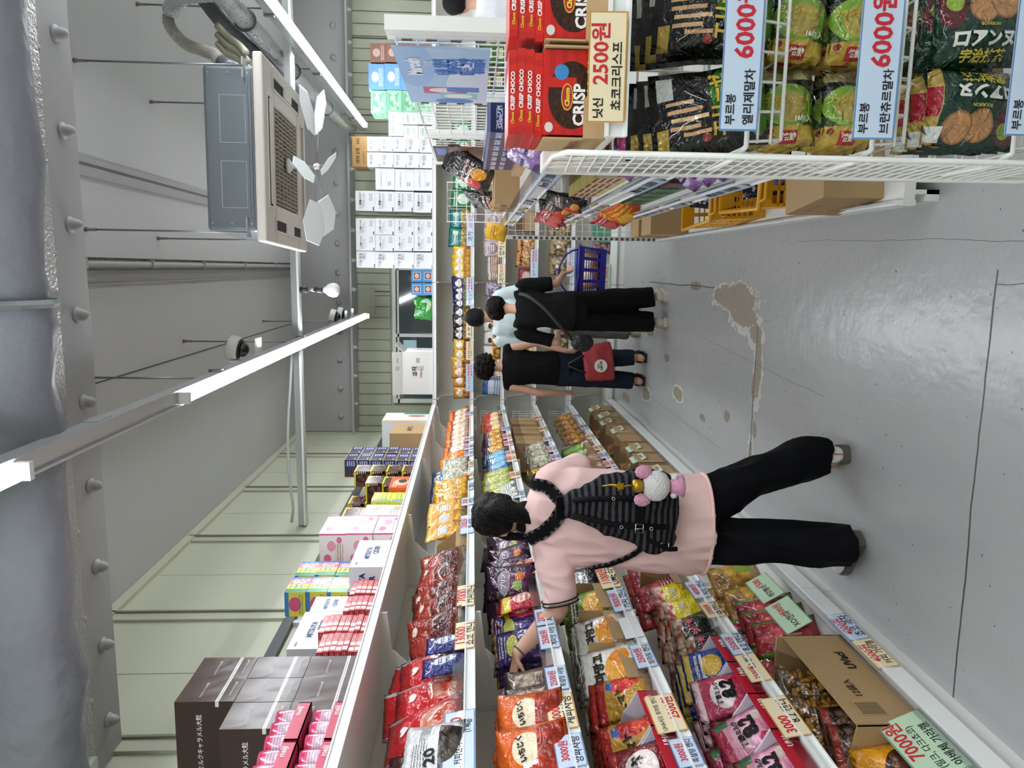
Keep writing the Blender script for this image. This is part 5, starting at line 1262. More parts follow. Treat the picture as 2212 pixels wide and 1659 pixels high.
# --- shelf C
uha_r = M('#b81f33', .35); lil = M('#c9c6d2', .45)
def uha_box(Y, z, lab, w=.20, d=.22, h=.13):
    t = thing('display_box', lab, 'box', (GX-.02-d/2, Y, z), (0,0,FL), 'red display boxes of sweets')
    m = MB(); m.box(-w/2,w/2,-d/2,d/2,0,.004).box(-w/2,w/2,-d/2,-d/2+.004,0,.075).box(-w/2,w/2,d/2-.004,d/2,0,h)
    m.build('tray', uha_r, t)
    for sx in (-1, 1):
        sh = MB(); x0 = sx*w/2; x1 = x0 - sx*.004; o = len(sh.v)
        prof = [(-d/2,0),(d/2,0),(d/2,h+.02),(d/2-.08,h+.03),(d/2-.10,h),(d/2-.14,h-.01),(-d/2+.05,.10),(-d/2,.075)]
        for x in (x0, x1): sh.v += [(x,a,b) for a, b in prof]
        n = len(prof); sh.face([o+i for i in range(n)]); sh.face([o+n+i for i in range(n)][::-1])
        for i in range(n): sh.face([o+i, o+n+i, o+n+(i+1)%n, o+(i+1)%n])
        sh.build('side_wing', lil, t)
    lettering(t, [('UHA', .04, .045, .06, '#f2f2f2', 0, .05)], on_front(-d/2-.0015))
    return t
zC = LZ['C']+.027; zD = LZ['D']+.027
for i, Y in enumerate((2.04, 2.25)): uha_box(Y, zC, 'red display box with pale wings, %s on left third shelf' % near(i,2))
kC1 = B('candy_bag','gold tomato candy bag',.18,.23,.05,'#b98a2e',[('e',.8,.5,.2,.26,'#c22a22'),('r',.5,.9,.5,.09,'#a02420'),('e',.85,.3,.14,.14,'#d94a34'),('r',.8,.72,.1,.06,'#2f56a8')],[('トマト',.42,.5,.55,'#241a10',20,.06)],rough=.18)
row(kC1,'C',2.30,2.52,1,.05,lean=-26,spin=-30,layers=6,ldx=.035,lz=-.002,ext='far')
row(kC1,'C',2.12,2.32,1,.10,lean=-24,spin=-26,layers=4,ldx=.035,ext='near')
kC2 = B('candy_bag','dark red salt candy bag',.18,.22,.05,'#7a1c1e',[('e',.5,.5,.36,.24,'#e6ddd8'),('r',.5,.92,.5,.07,'#a83234')],[('つぶ',.5,.55,.5,'#1c1412',0,.08)],rough=.2)
row(kC2,'C',1.94,2.14,1,.06,lean=-26,spin=-26,layers=5,ldx=.035)
def side_box(w, d, hn, hf, fh, th=.004):
    m = MB(); m.box(-w/2,w/2,-d/2,d/2,0,th).box(-w/2,w/2,-d/2,-d/2+th,0,fh).box(-w/2,w/2,d/2-th,d/2,0,hn)
    m.box(-w/2,-w/2+th,-d/2,d/2,0,hn).box(w/2-th,w/2,-d/2,d/2,0,hf); return m
obm2 = side_box(.25,.30,.05,.19,.085).mesh('open_carton', card)
for i, Y in enumerate((2.58, 2.86, 3.14)):
    carton_open((-1.62, Y, zC),(0,0,FL),'open brown carton on left third shelf, %s' % near(i,3), obm2, 'open cartons on left third shelf')
kC3 = B('candy_bag','white and orange mango bag',.20,.24,.045,'#dcdad2',[('e',.45,.38,.36,.2,'#e09a24'),('e',.7,.32,.2,.16,'#d9801a'),('r',.5,.92,.5,.07,'#cfcfc8'),('r',.08,.5,.06,.3,'#b84a28')],[('마망고',.55,.68,.62,'#2a2620',0,.05)],rough=.18)
row(kC3,'C',2.47,2.69,1,.03,lean=-26,spin=-24,layers=8,ldx=.032,lz=-.004,ext='near',jit=2)
row(kC3,'C',2.75,2.97,1,.03,lean=-26,spin=-24,layers=8,ldx=.032,lz=-.004,ext='far',jit=2)
kC4 = B('candy_bag','green citrus candy bag',.19,.22,.05,'#6f8f2e',[('e',.5,.4,.34,.24,'#e0a82c'),('r',.5,.85,.42,.1,'#2c3a1c'),('t',.5,.85,.36,.08,'#eae6c8',2)],rough=.18)
row(kC4,'C',3.02,3.24,1,.04,lean=-24,spin=-28,layers=4,ldx=.04)
kC5 = B('candy_bag','black and white charcoal candy bag',.19,.22,.05,'#1d1c1d',[('e',.5,.6,.36,.24,'#e2e2e2'),('t',.5,.6,.32,.2,'#1d1c1d',3)],rough=.18)
row(kC5,'C',3.26,3.48,1,.04,lean=-24,spin=-28,layers=4,ldx=.04)
cm = MB().lathe([(.043,0),(.045,.004),(.044,.01),(.044,.10),(.045,.106),(.043,.11)],16).mesh('food_can', M('#a89658', .3, metal=.8), True)
for i, (Y, k) in enumerate(((4.86,0),(4.86,1),(5.0,0),(5.0,1),(5.62,0),(5.62,1))):
    o = O('food_can', cm, None, (-1.62, Y, zC + k*.111)); tag(o, 'gold tin can, %s of a %s stack, left third shelf' % ('bottom' if k == 0 else 'top', ['near','near','middle','middle','far','far'][i]), 'can', 'gold tins on left third shelf')
kC6 = B('candy_bag','golden sesame candy bag',.18,.22,.06,'#c9963a',[('e',.5,.45,.34,.28,'#e4c480'),('c',.5,.4,.3,.2,'#e0b050','#8a5a1c',5),('t',.5,.8,.34,.1,'#4a2a10',2)])
row(kC6,'C',4.35,5.3,4,.0,lean=-22,spin=-18)
kC7 = B('candy_bag','clear noodle snack bag',.17,.21,.06,'#b9b7a8',[('c',.5,.45,.5,.45,'#cfcab2','#7d7660',8)],rough=.14)
row(kC7,'C',5.55,6.15,3,.03,lean=-24,spin=-20)
kct = box_kind('tall_carton','tall brown carton',.30,.26,.27,[card,card,card,card,card_d,card_l],[('f','甘いキャンディ',.5,.5,.7,'#3b2c1e',90,.02)],'carton')
for i, Y in enumerate((6.35, 6.75, 7.15)): kct.put((-1.63, Y, zC),(0,0,FL),'tall brown carton on left third shelf, %s' % near(i,3),'tall cartons on left third shelf')

# --- shelf D
for i, Y in enumerate((2.02, 2.22, 2.42, 2.63)): uha_box(Y, zD, 'red display box with pale wings, %s on left fourth shelf' % near(i,4))
kD1 = B('candy_bag','pink milk candy bag',.17,.21,.05,'#e59ab4',[('e',.5,.52,.36,.2,'#f0bcd0'),('r',.5,.9,.5,.1,'#b03050'),('e',.2,.25,.12,.09,'#c8405e'),('e',.75,.22,.14,.1,'#d9d0c0'),('r',.9,.8,.1,.12,'#3f7a4a')],[('8.2',.55,.42,.5,'#1c1414',0,.07),('特濃ミルク',.5,.6,.62,'#1c1414',0,.04)],rough=.2)
row(kD1,'D',1.95,2.34,2,.06,lean=-26,spin=-24,layers=4,ldx=.05,jit=9)
kD2 = B('candy_bag','berry milk candy bag',.17,.21,.05,'#b8405e',[('e',.5,.52,.34,.2,'#f0e0e4'),('e',.75,.24,.14,.1,'#c02844'),('r',.5,.92,.5,.06,'#e8c8d0')],[('8.2',.55,.42,.46,'#1c1414',0,.07),('特濃ミルク',.5,.6,.58,'#1c1414',0,.04)],rough=.2)
row(kD2,'D',2.32,2.54,1,.06,lean=-26,spin=-28,layers=5,ldx=.045,jit=8)
kD3 = B('candy_bag','royal blue milk bag',.17,.22,.05,'#22468f',[('e',.5,.45,.3,.2,'#c9a53c'),('r',.5,.9,.5,.06,'#d0b45a'),('t',.5,.7,.36,.1,'#f0ead8',2)],rough=.14)
row(kD3,'D',2.53,2.72,1,.06,lean=-26,spin=-28,layers=4,ldx=.045)
spiky = [('e',.5,.45,.42,.26,'#17161a'),('e',.5,.5,.3,.14,'#c03a44'),('t',.5,.85,.42,.1,'#c8c8c8',3)]
kD4 = B('candy_bag','black spiky sour bag',.18,.17,.04,'#b9b8b6',[('r',.5,.4,.5,.38,'#19181c'),('c',.5,.85,.5,.14,'#d8c8a8','#8a4a3c',5)],[('シゲキ',.5,.45,.6,'#d45a68',15,.06)],rough=.18)
row(kD4,'D',2.69,2.99,2,.05,lean=-28,spin=-28,layers=6,ldx=.038,jit=8)
kD5 = B('candy_bag','yellow spiky sour bag',.18,.17,.04,'#cfcdc8',[('r',.5,.4,.5,.36,'#d9c828'),('c',.5,.85,.5,.14,'#e0d4c0','#b04a3c',5)],[('シゲキ',.5,.42,.6,'#c8c4bc',15,.06)],rough=.18)
row(kD5,'D',2.99,3.27,2,.05,lean=-28,spin=-28,layers=5,ldx=.04,jit=8)
carton_open((-1.60, 3.34, zD),(0,0,FL),'open brown carton on left fourth shelf beside yellow bags', obm2)
kD6 = B('candy_bag','red lollipop bag',.19,.22,.07,'#a8222c',[('c',.5,.45,.5,.45,'#c83a40','#7a1820',5),('s',.5,.25,.5,.2,'#d8b0ac',14,1)],rough=.12)
row(kD6,'D',3.2,3.85,3,.08,lean=-22,spin=-14,layers=2,ldx=.1)
kD7 = B('candy_bag','clear bag of striped beans',.17,.18,.06,'#b8a294',[('c',.5,.45,.5,.45,'#d8c8bc','#6a4a40',9)],rough=.14)
row(kD7,'D',5.0,5.7,3,.02,lean=-20,spin=-18)
obm3 = open_box_mesh(.20,.22,.11,.09).mesh('open_carton', card)
for i, Y in enumerate((5.2, 5.55, 5.95)): carton_open((-1.56, Y, zD),(0,0,FL),'low brown carton of beans on left fourth shelf, %s' % near(i,3), obm3, 'low cartons on left fourth shelf')
kD8 = B('candy_bag','leaf green herb bag',.16,.26,.05,'#4f8a34',[('e',.5,.6,.3,.3,'#8aba5a'),('r',.5,.15,.5,.12,'#d8dcd0')],rough=.16)
row(kD8,'D',5.75,6.3,3,.06,lean=-28,spin=-20)
kD9 = B('candy_bag','clear orange cracker bag',.17,.2,.06,'#b88a4a',[('c',.5,.45,.5,.45,'#d8a050','#7a4a20',6)],rough=.14)
row(kD9,'D',6.4,7.5,5,.06,lean=-20,spin=-20)

# --- bottom deck
zE = .126
def note(loc, rot, lines, w, h, col, label, group=None, curl=.0):
    """a paper price note, lines: (text, colour, cx, cy, width fraction)"""
    t = O('price_note', MB().box(-w/2,w/2,-.0006,.0006,0,h).mesh('price_note', PR('note_'+col.strip('#'), col, [('r',.5,.985,.5,.008,'#8aa0b4'),('r',.5,.015,.5,.008,'#8aa0b4')], .6, None)), None, loc, rot)
    tag(t, label, 'price tag', group)
    if lines: lettering(t, [(a, (cx-.5)*w, cy*h, wf*w, c, 0, .012, .3*h) for a, c, cx, cy, wf in lines], on_front(-.0014))
    return t
bigc = O('open_carton', None, None, (-1.62, 2.36, zE), (0,0,FL)); tag(bigc, 'large open brown carton holding clear bags of corn snacks', 'carton')
open_box_mesh(.58,.40,.26,.24,.005).build('carton_body', card, bigc)
MB().obox((0,.25,.29),(.29,0,0),(0,.06,.04),(0,.002,-.003)).build('flap', card_l, bigc); MB().obox((.31,0,.20),(.02,0,-.06),(0,.19,0),(.003,0,.001)).build('flap', card_l, bigc)
mbk = MB(); mbk.box(-.24,-.16,-.2015,-.2005,.10,.20); mbk.build('barcode', PR('barcode','#a98b62',[('s',.5,.5,.42,.4,'#2a241c',12,0)],.7,None), bigc)
lettering(bigc, [('12袋入', -.08, .15, .10, '#2a241c', 0, .012), ('UVací', .1, .08, .12, '#2a241c', 0, .03)], on_front(-.2025)); 
lettering(bigc, [('12袋入', .08, .12, .10, '#2a241c', 0, .012), ('UVací', -.1, .10, .12, '#2a241c', 0, .03)], on_left(-.292))
def corn_bag(loc, rot, label, n=150, col='#d3a04e', cols='#b9854a'):
    t = thing('corn_snack_bag', label, 'snack bag', loc, rot, 'clear corn snack bags')
    m = MB(); rr = random.Random(len(label)*7)
    for i in range(n):
        u = rr.uniform(-1,1); v = rr.uniform(0,1); dd = rr.uniform(-1,1)*(1-abs(u)**3)*max(.15,math.sin(PI*(v*.9+.05)))
        c = Vector((u*.085, dd*.035, .015+v*.20)); ax = Vector((rr.uniform(-1,1),rr.uniform(-1,1),rr.uniform(-1,1))).normalized()
        m.tube([c-ax*.012, c+ax*.012], [.0075,.0085], 6)
    for i in range(n//2):
        u = rr.uniform(-1,1); v = rr.uniform(0,1); c = Vector((u*.085, -.034*(1-abs(u)**3), .015+v*.2)); m.ball(c, .009, 6)
    tag(m.build('corn_pieces', M(col,.7,var=(40,.25)), t, True), kind='stuff')
    bm_, pos = bag_shape(.21,.27,.10,3,flat=.10)
    f = bm_.build('film', clear_mat('bag_film','#f6f4ee',.07,(18,.8),.1), t, True)
    MB().lathe([(.019,0),(.019,.001)],14,Matrix.Translation((.03,-.052,.10)) @ Matrix.Rotation(PI/2,4,'X')).build('sticker', M('#e0cf3a',.5), t)
    return t
for i, (Y, dx, zz, le) in enumerate(((2.50,.10,.0,-10),(2.42,.17,.01,-12),(2.34,.12,.02,-8),(2.46,.24,.03,-16))):
    corn_bag((GX-.04-dx, Y, zE+.03+zz), (math.radians(le), 0, FL+math.radians(-50)), 'clear bag of golden corn snacks in large carton, %s from far end' % ORD[i])
kE1 = B('candy_bag','clear bag of dark candies',.19,.21,.07,'#5a4238',[('c',.5,.45,.5,.45,'#a88a70','#33241e',8),('r',.5,.88,.5,.06,'#a83a30')],rough=.12)
for i, Y in enumerate((2.26, 2.19)): lbag(kE1, Y, .12+.02*i, zE+.03, -14, -45, 0, 'clear bag of dark candies in large carton, %s' % near(1-i,2), 'dark candy bags in large carton')
kE2 = B('candy_bag','amber almond bag',.22,.26,.09,'#e09a1e',[('e',.5,.42,.36,.28,'#3a2018'),('c',.5,.4,.3,.2,'#7a4a34','#2a1610',4)],rough=.16)
for i, (Y, dx, sp) in enumerate(((1.98,.08,-30),(1.90,.16,-20),(2.03,.20,-40))): lbag(kE2, Y, dx, zE, -12, sp, 0, 'amber almond caramel bag at near end of bottom deck, %s' % ['front','middle','rear'][i], 'amber almond bags on bottom deck')
kE3 = B('candy_bag','red melon bar bag',.17,.26,.06,'#a8333c',[('e',.5,.5,.2,.4,'#d65a5e'),('r',.06,.5,.07,.5,'#5f8a2e'),('r',.95,.5,.06,.5,'#5f8a2e')],rough=.14)
row(kE3,'E',2.76,3.10,3,.05,lean=-20,spin=-34,layers=2,ldx=.1)
kE4 = B('candy_bag','clear amber jelly bag',.20,.24,.08,'#b8842a',[('c',.5,.45,.5,.45,'#d9b04a','#8a5a14',4),('e',.7,.3,.2,.2,'#8a9a3a')],rough=.1)
row(kE4,'E',3.08,3.6,2,.08,lean=-18,spin=-20,layers=2,ldx=.1)
obm4 = open_box_mesh(.26,.34,.24,.23).mesh('open_carton', card); obm4b = open_box_mesh(.26,.34,.20,.19).mesh('open_carton', card_l)
grn = '#b9d3b4'
for i in range(8):
    Y = 5.0 + i*.335
    o = carton_open((-1.57, Y, zE),(0,0,FL+random.uniform(-.03,.03)),'brown carton on left bottom deck, %s from far end' % ORD[7-i], obm4 if i % 2 else obm4b, 'brown cartons along the left bottom deck')
    if i != 3:
        note((-1.385, Y+.02, zE+(.24 if i % 2 else .20)-.08), (math.radians(-24),0,FL), [('과자 %d0' % (15+i),'#2a3430',.5,.62,.6),('%d000원' % (2+i%4),'#b0302c',.55,.25,.55)], .16, .11, grn, 'green handwritten note on carton, %s from far end of bottom deck' % ORD[7-i], 'green notes along the left bottom deck')
for i in range(4):
    lbag(kD9, 5.1+i*.62, .10, zE+.06, -20, -20, 0, 'clear cracker bag inside bottom carton, %s' % near(i,4), 'cracker bags in bottom cartons')
# ================================================================ GOODS: back unit
ZB = ZT
def wb_mat(n, shapes): return PR('wbox_' + n, '#e3e4e6', shapes, .5, None)
wa = wb_mat('a', [('t',.3,.7,.2,.12,'#8a8c92',3), ('s',.5,.5,.34,.008,'#55575c',22,0), ('r',.1,.08,.1,.03,'#3a4a78'), ('t',.7,.2,.2,.1,'#7a7c82',3)])
wb2 = wb_mat('b', [('t',.25,.8,.18,.08,'#7a7c82',3), ('t',.7,.7,.2,.2,'#6a6c72',5), ('r',.12,.06,.1,.025,'#3a4a78')])
wg = wb_mat('g', [('t',.5,.7,.3,.15,'#86b89a',3), ('t',.5,.3,.25,.1,'#9a9ca2',3)])
def wbox(nm, w, h, mt, txt, col='#33343a', d=.34, cat='carton'):
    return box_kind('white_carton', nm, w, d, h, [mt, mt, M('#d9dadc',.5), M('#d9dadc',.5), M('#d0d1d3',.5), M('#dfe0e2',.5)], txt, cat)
for j, (x, w, n, k) in enumerate(((.075,.165,4,'ソフト'),(.25,.165,4,'特濃ミルク8.2'),(.415,.165,4,'特濃ミルク8.2'))):
    kk_ = wbox('white milk candy carton', w, .198, wa if j else wb2, [('f',k,.6,.75,.6,'#2f3036',0,.02),('f','ソフト',.6,.6,.3,'#2f3036',0,.02)])
    stack(kk_, x, BY+.20, ZB, n, .2, 0, lambda i: 'white milk candy carton, %s, %s column right of back window' % (lev(i,4), ORD[j]), 'white milk candy cartons on back unit')
kk_ = wbox('white caramel carton', .20, .198, wa, [('f','特濃ミルク',.6,.75,.6,'#2f3036',0,.02),('f','ソフトキャラメル',.55,.58,.7,'#2f3036',0,.02)])
stack(kk_, .67, BY+.20, ZB, 4, .2, 0, lambda i: 'white soft caramel carton, %s of four on back unit' % lev(i,4), 'white caramel cartons on back unit', .01)
kk_ = wbox('white chew carton', .215, .195, wb_mat('c',[('t',.3,.3,.1,.1,'#3a4a90',2),('s',.5,.42,.4,.008,'#8a8c92',24,0)]), [('f','ハイチュウアソート',.5,.7,.7,'#2a3f8a',0,.02)])
stack(kk_, .895, BY+.20, ZB, 3, .197, 0, lambda i: 'white assorted chew carton, %s of three on back unit' % lev(i,3), 'white chew cartons on back unit', .008)
for j, (x, w, n, h) in enumerate(((1.085,.145,5,.132),(1.24,.145,5,.132),(1.375,.115,3,.148),(1.50,.115,3,.148))):
    kk_ = wbox('small white carton', w, h, wb2 if j < 2 else wg, [('f','おいしい' if j < 2 else 'しっとり',.5,.7,.6,'#4a4c52' if j < 2 else '#5a9a72',0,.02)])
    stack(kk_, x, BY+.18, ZB, n, h+.002, 0, lambda i: 'small white carton, %s of %s column, back unit right half' % (lev(i,n), ORD[j]), 'small white cartons on back unit')
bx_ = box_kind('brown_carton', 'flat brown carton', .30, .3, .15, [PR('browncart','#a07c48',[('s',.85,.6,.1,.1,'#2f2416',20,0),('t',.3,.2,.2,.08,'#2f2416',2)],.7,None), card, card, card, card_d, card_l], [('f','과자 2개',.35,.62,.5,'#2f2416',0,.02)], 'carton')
bx_.put((1.165, BY+.2, ZB+.135*5), (0,0,.02), 'flat brown carton on top of the small white cartons')
gm_ = PR('greensoft','#8fc9a4',[('c',.5,.5,.4,.3,'#d8ecdc','#5fae7c',5),('t',.5,.85,.4,.1,'#3a8a5c',2)],.4,None)
bm_ = PR('bluesoft','#6fa4dc',[('e',.5,.6,.2,.22,'#dfe9f4'),('t',.5,.25,.35,.14,'#e4eef8',3)],.4,None)
brm_ = PR('brownsoft','#8a6355',[('e',.5,.6,.22,.24,'#c9a898'),('t',.5,.2,.4,.12,'#d9c4b8',2)],.4,None)
for nm, mt, x, w, h in (('green', gm_, 1.66, .215, .155), ('sky blue', bm_, 1.90, .25, .16), ('cocoa brown', brm_, 2.13, .18, .155)):
    kk_ = box_kind('sweets_carton', nm + ' printed carton', w, .32, h, mt, cat='carton')
    stack(kk_, x, BY+.2, ZB, 4, h+.002, 0, lambda i: nm + ' printed sweets carton, %s of four on back unit' % lev(i,4), nm + ' cartons on back unit')
kk_ = box_kind('blue_box', 'bright blue chocolate box', .125, .12, .115, [PR('bluebox','#3f8ac4',[('r',.5,.5,.3,.32,'#e8ddd8'),('r',.5,.5,.27,.29,'#6a3a34'),('e',.5,.5,.2,.2,'#c8a89c')],.4,None)] + [M('#357ab0',.4)]*5)
for i, (x, l) in enumerate(((-.085,0),(-.085,1),(-.225,0),(-.225,1))):
    kk_.put((x, BY+.12, ZB+l*.117), (0,0,random.uniform(-.04,.04)), 'bright blue chocolate box on back window sill, %s, %s' % ('right pair' if i < 2 else 'left pair', 'lower' if l == 0 else 'upper'), 'blue chocolate boxes')
kgr = B('snack_bag','crumpled green leaf bag',.26,.20,.09,'#2f8a34',[('e',.6,.4,.3,.3,'#b8d8a8'),('c',.4,.6,.3,.3,'#3fae44','#1f5a24',5)],rough=.12)
kgr.put((-.44, BY+.14, ZB), (math.radians(-14), math.radians(8), .2), 'crumpled green snack bag in front of back window')
kgr.put((-.40, BY+.24, ZB), (math.radians(-4), math.radians(-14), -.2), 'second green snack bag behind the crumpled one at back window')
wcx = O('white_carton', None, None, (-1.12, BY+.22, ZB), (0,0,0)); tag(wcx, 'white shipping carton with raised flaps on top of back unit', 'carton')
wcm2 = PR('shipbox','#d8d6d2',[('t',.62,.5,.05,.2,'#4a4a4c',9),('s',.8,.5,.06,.06,'#333333',30,1)],.6,None)
MB().box(-.23,.23,-.2,.2,0,.33).build('carton_body', wcm2, wcx)
MB().obox((0,-.23,.38),(.23,0,0),(0,-.03,.05),(0,.002,.001)).build('flap', wcm2, wcx); MB().obox((.27,0,.37),(.04,0,.04),(0,.2,0),(.002,0,-.002)).build('flap', wcm2, wcx)
MB().obox((-.26,0,.34),(-.04,0,.01),(0,.2,0),(0,0,.002)).build('flap', card, wcx)
lettering(wcx, [('과자', .02, .20, .11, '#33312e', 8, .03), ('커피과자', .0, .13, .10, '#b0302c', 0, .03)], on_front(-.2015))
# nut bags, a white label shape on each
def nut(desc, base, low, low2):
    return B('nut_bag', desc, .145, .195, .06, base, [('c',.5,.2,.5,.2,low,low2,5),('e',.5,.6,.3,.13,'#e8e6e2'),('e',.5,.74,.16,.09,'#e8e6e2'),('t',.5,.58,.24,.06,'#b03a2c',2)], rough=.2, bump=(30,.3), cat='nut bag')
row(nut('amber honey nut bag','#c9892c','#d9a24a','#7a3a18'),'bA',-1.38,-1.06,3,.05,lean=-8,fn=bbag,jit=6)
row(nut('gold corn nut bag','#d3a73a','#c9842a','#6a3412'),'bA',-1.06,-.76,3,.05,lean=-8,fn=bbag,jit=6)
row(nut('black pepper nut bag','#1f1d1f','#d9b23a','#4a3a1c'),'bA',-.76,-.42,4,.05,lean=-8,fn=bbag,jit=6)
row(nut('navy seaweed nut bag','#232456','#a8a04a','#4a4a2c'),'bA',-.42,-.10,4,.05,lean=-8,fn=bbag,jit=6)
row(nut('yellow butter nut bag','#dcb62c','#e0b44a','#a8641e'),'bA',-.10,.20,4,.05,lean=-8,fn=bbag,jit=6)
kt = B('nut_bag','teal chickpea bag',.21,.24,.07,'#0f7a78',[('c',.5,.22,.5,.22,'#e0bc6a','#8a6428',8),('r',.75,.7,.1,.12,'#e6d9a8'),('t',.4,.7,.3,.12,'#d8ecea',3)],[('Feinkost',.45,.72,.4,'#e8f0ee',0,.03)],rough=.2,cat='nut bag')
row(kt,'bA',.20,.62,2,.05,lean=-8,fn=bbag)
kgs = B('snack_bag','green seaweed bag',.18,.2,.06,'#1f7a40',[('e',.5,.4,.3,.28,'#cfe0d0'),('t',.5,.75,.36,.1,'#e8f0e8',2)],rough=.2)
row(kgs,'bA',.62,1.5,5,.05,lean=-8,fn=bbag)
kpk = B('snack_bag','pale rice cake bag',.17,.19,.06,'#c9b9bc',[('e',.5,.5,.34,.26,'#8a7078'),('t',.5,.55,.26,.16,'#f0eaea',3)],rough=.16)
row(kpk,'bB',.15,.72,4,.04,lean=-10,fn=bbag)
kst = B('snack_bag','clear striped cookie pack',.12,.16,.06,'#c8bcb0',[('s',.5,.5,.5,.5,'#8a5a48',7,1),('r',.5,.9,.5,.08,'#d8d4ce')],rough=.14)
row(kst,'bB',-.12,.12,3,.04,lean=-10,fn=bbag)
kcl = B('snack_bag','clear violet candy bag',.15,.17,.06,'#b0a8b4',[('c',.5,.45,.5,.4,'#d0c8d0','#5a4a68',7)],rough=.12)
row(kcl,'bB',-.45,-.14,2,.04,lean=-10,fn=bbag)
kpn = B('snack_bag','white and orange cookie bag',.17,.19,.06,'#e0dcd4',[('r',.5,.25,.5,.25,'#d99a2c'),('c',.55,.22,.36,.2,'#e0b04a','#5a2a18',5),('e',.35,.62,.18,.12,'#2a2624')],rough=.18)
row(kpn,'bB',-.98,-.50,3,.04,lean=-10,fn=bbag)
kbl = B('snack_bag','blue and clear cracker bag',.19,.21,.06,'#b9c0cc',[('r',.5,.85,.5,.15,'#2f5a9a'),('s',.5,.2,.5,.16,'#7a8ab0',7,1)],rough=.14)
row(kbl,'bB',-1.38,-1.0,2,.04,lean=-10,fn=bbag)
kik = B('snack_bag','orange squid peanut bag',.18,.19,.06,'#d9985a',[('c',.5,.3,.5,.28,'#e0bc84','#a8682e',7),('r',.5,.85,.5,.12,'#e0a058')],[('いかピー',.5,.72,.8,'#1c1410',0,.07)],rough=.2)
row(kik,'bC',.02,.36,2,.04,lean=-10,fn=bbag)
krd = B('snack_bag','dark red snack bag',.18,.18,.06,'#8a1f26',[('e',.5,.5,.3,.26,'#c8a89c')],rough=.18)
row(krd,'bC',-.32,.0,2,.04,lean=-10,fn=bbag)
kyl = B('snack_bag','yellow corn snack bag',.18,.18,.06,'#e0cf2e',[('e',.5,.5,.3,.24,'#b8a020'),('t',.5,.8,.36,.1,'#7a3a18',2)],rough=.18)
row(kyl,'bC',-.92,-.62,2,.04,lean=-10,fn=bbag)
carton_open((.50, BY+.15, LZ['C']+.027),(0,0,0),'open brown carton on back third shelf', open_box_mesh(.2,.22,.2,.12).mesh('open_carton', card))
knt = B('snack_bag','clear bag of dried clams',.22,.24,.08,'#a08a66',[('c',.5,.42,.5,.42,'#cfb88c','#5a4526',7),('r',.45,.6,.08,.06,'#e6e6e2')],rough=.1)
row(knt,'bD',-.06,.56,3,.04,lean=-10,fn=bbag)
row(knt,'bD',-1.15,-.72,2,.04,lean=-10,fn=bbag,ext='left')
kpc = B('snack_bag','pink twist candy bag',.2,.2,.08,'#a87a84',[('c',.5,.45,.5,.42,'#d0a8ac','#5a3038',7)],rough=.1)
z_ = zE
bbag(kpc,.27,.04,z_,-8,0,0,'pink twist candy bag on back bottom deck by basket'); bbag(kpc,-.62,.04,z_,-8,0,0,'pink twist candy bag on back bottom deck between people')
note((.42, BY-.03, .13), (0,0,0), [('OK','#e070a0',.6,.4,.3)], .26, .22, '#4a8a68', 'green paper notice with pink mark at back bottom deck')
# boxes seen past the end post
for i, (x, z0, w, h, c1, c2, lab) in enumerate(((2.18,LZ['B']+.027,.20,.11,'#3f6a34','#e0dcb8','green biscuit box on back second row, lower of two'),(2.18,LZ['B']+.14,.20,.11,'#3f6a34','#e0dcb8','green biscuit box on back second row, upper of two'),
        (2.42,LZ['B']+.027,.18,.13,'#c96a94','#f0e0e8','pink biscuit box on back second row'),(2.18,LZ['C']+.027,.22,.12,'#e0c81e','#2a4a2a','yellow mushroom biscuit box, back third row, lower'),(2.18,LZ['C']+.15,.22,.12,'#e0c81e','#2a4a2a','yellow mushroom biscuit box, back third row, upper'),
        (1.9,LZ['B']+.027,.18,.12,'#2f4a34','#e0e0d0','dark green box behind wire panel, nearest poster'),(1.68,LZ['B']+.027,.18,.12,'#4a8a5a','#e8e8e0','mid green box behind wire panel'),(1.46,LZ['B']+.027,.18,.12,'#c9d86a','#e8e8e0','lime box behind wire panel'),
        (1.9,LZ['B']+.15,.18,.12,'#26302a','#d8b85a','black tea box behind wire panel, upper'),(1.24,LZ['B']+.027,.2,.14,'#d98a3c','#f0e0c0','orange box behind wire panel'))):
    k_ = box_kind('biscuit_box','biscuit box',w,.14,h,PR('bisc%d'%i,c1,[('r',.4,.5,.25,.3,c2),('t',.4,.5,.22,.25,c1,3),('e',.85,.6,.1,.25,'#c8a04a')],.35,None))
    k_.put((x, BY+.12, z0),(0,0,0),lab,None)
# ================================================================ GOODS: right unit
zr1, zr2, zr3 = 1.29+.027, .885+.027, .53+.027
nv2 = PR('navysmall','#1c2460',[('t',.5,.5,.4,.3,'#c8cce4',2),('r',.5,.95,.5,.04,'#8a90c0')],.25,None)
k_ = box_kind('navy_box','navy cookie box',.165,.12,.165,nv2)
for i in range(3): box_kind('base_tray','low brown tray',.40,.16,.058,card,cat='tray').put((.62, 3.42+i*.41, zr1),(0,0,FR),'low brown tray under the navy cookie boxes, %s' % near(i,3),'trays under navy boxes')
for i in range(7): k_.put((.63, 3.30+i*.17, zr1+.06),(0,0,FR),'navy cookie box on right unit, %s in row of seven' % near(i,7),'navy cookie boxes on right unit')
k_ = box_kind('brown_carton','brown carton',.26,.26,.15,[card,card,card,card,card_d,card_l],[('f','36534',.5,.6,.5,'#9a3a34',0,.03),('l','36534',.5,.6,.5,'#9a3a34',0,.03)],'carton')
k_.put((.52, 4.70, zr1),(0,0,FR),'brown carton numbered 36534 on right upper shelf'); k_.put((.52, 5.05, zr1),(0,0,FR),'brown carton on right upper shelf farther back')
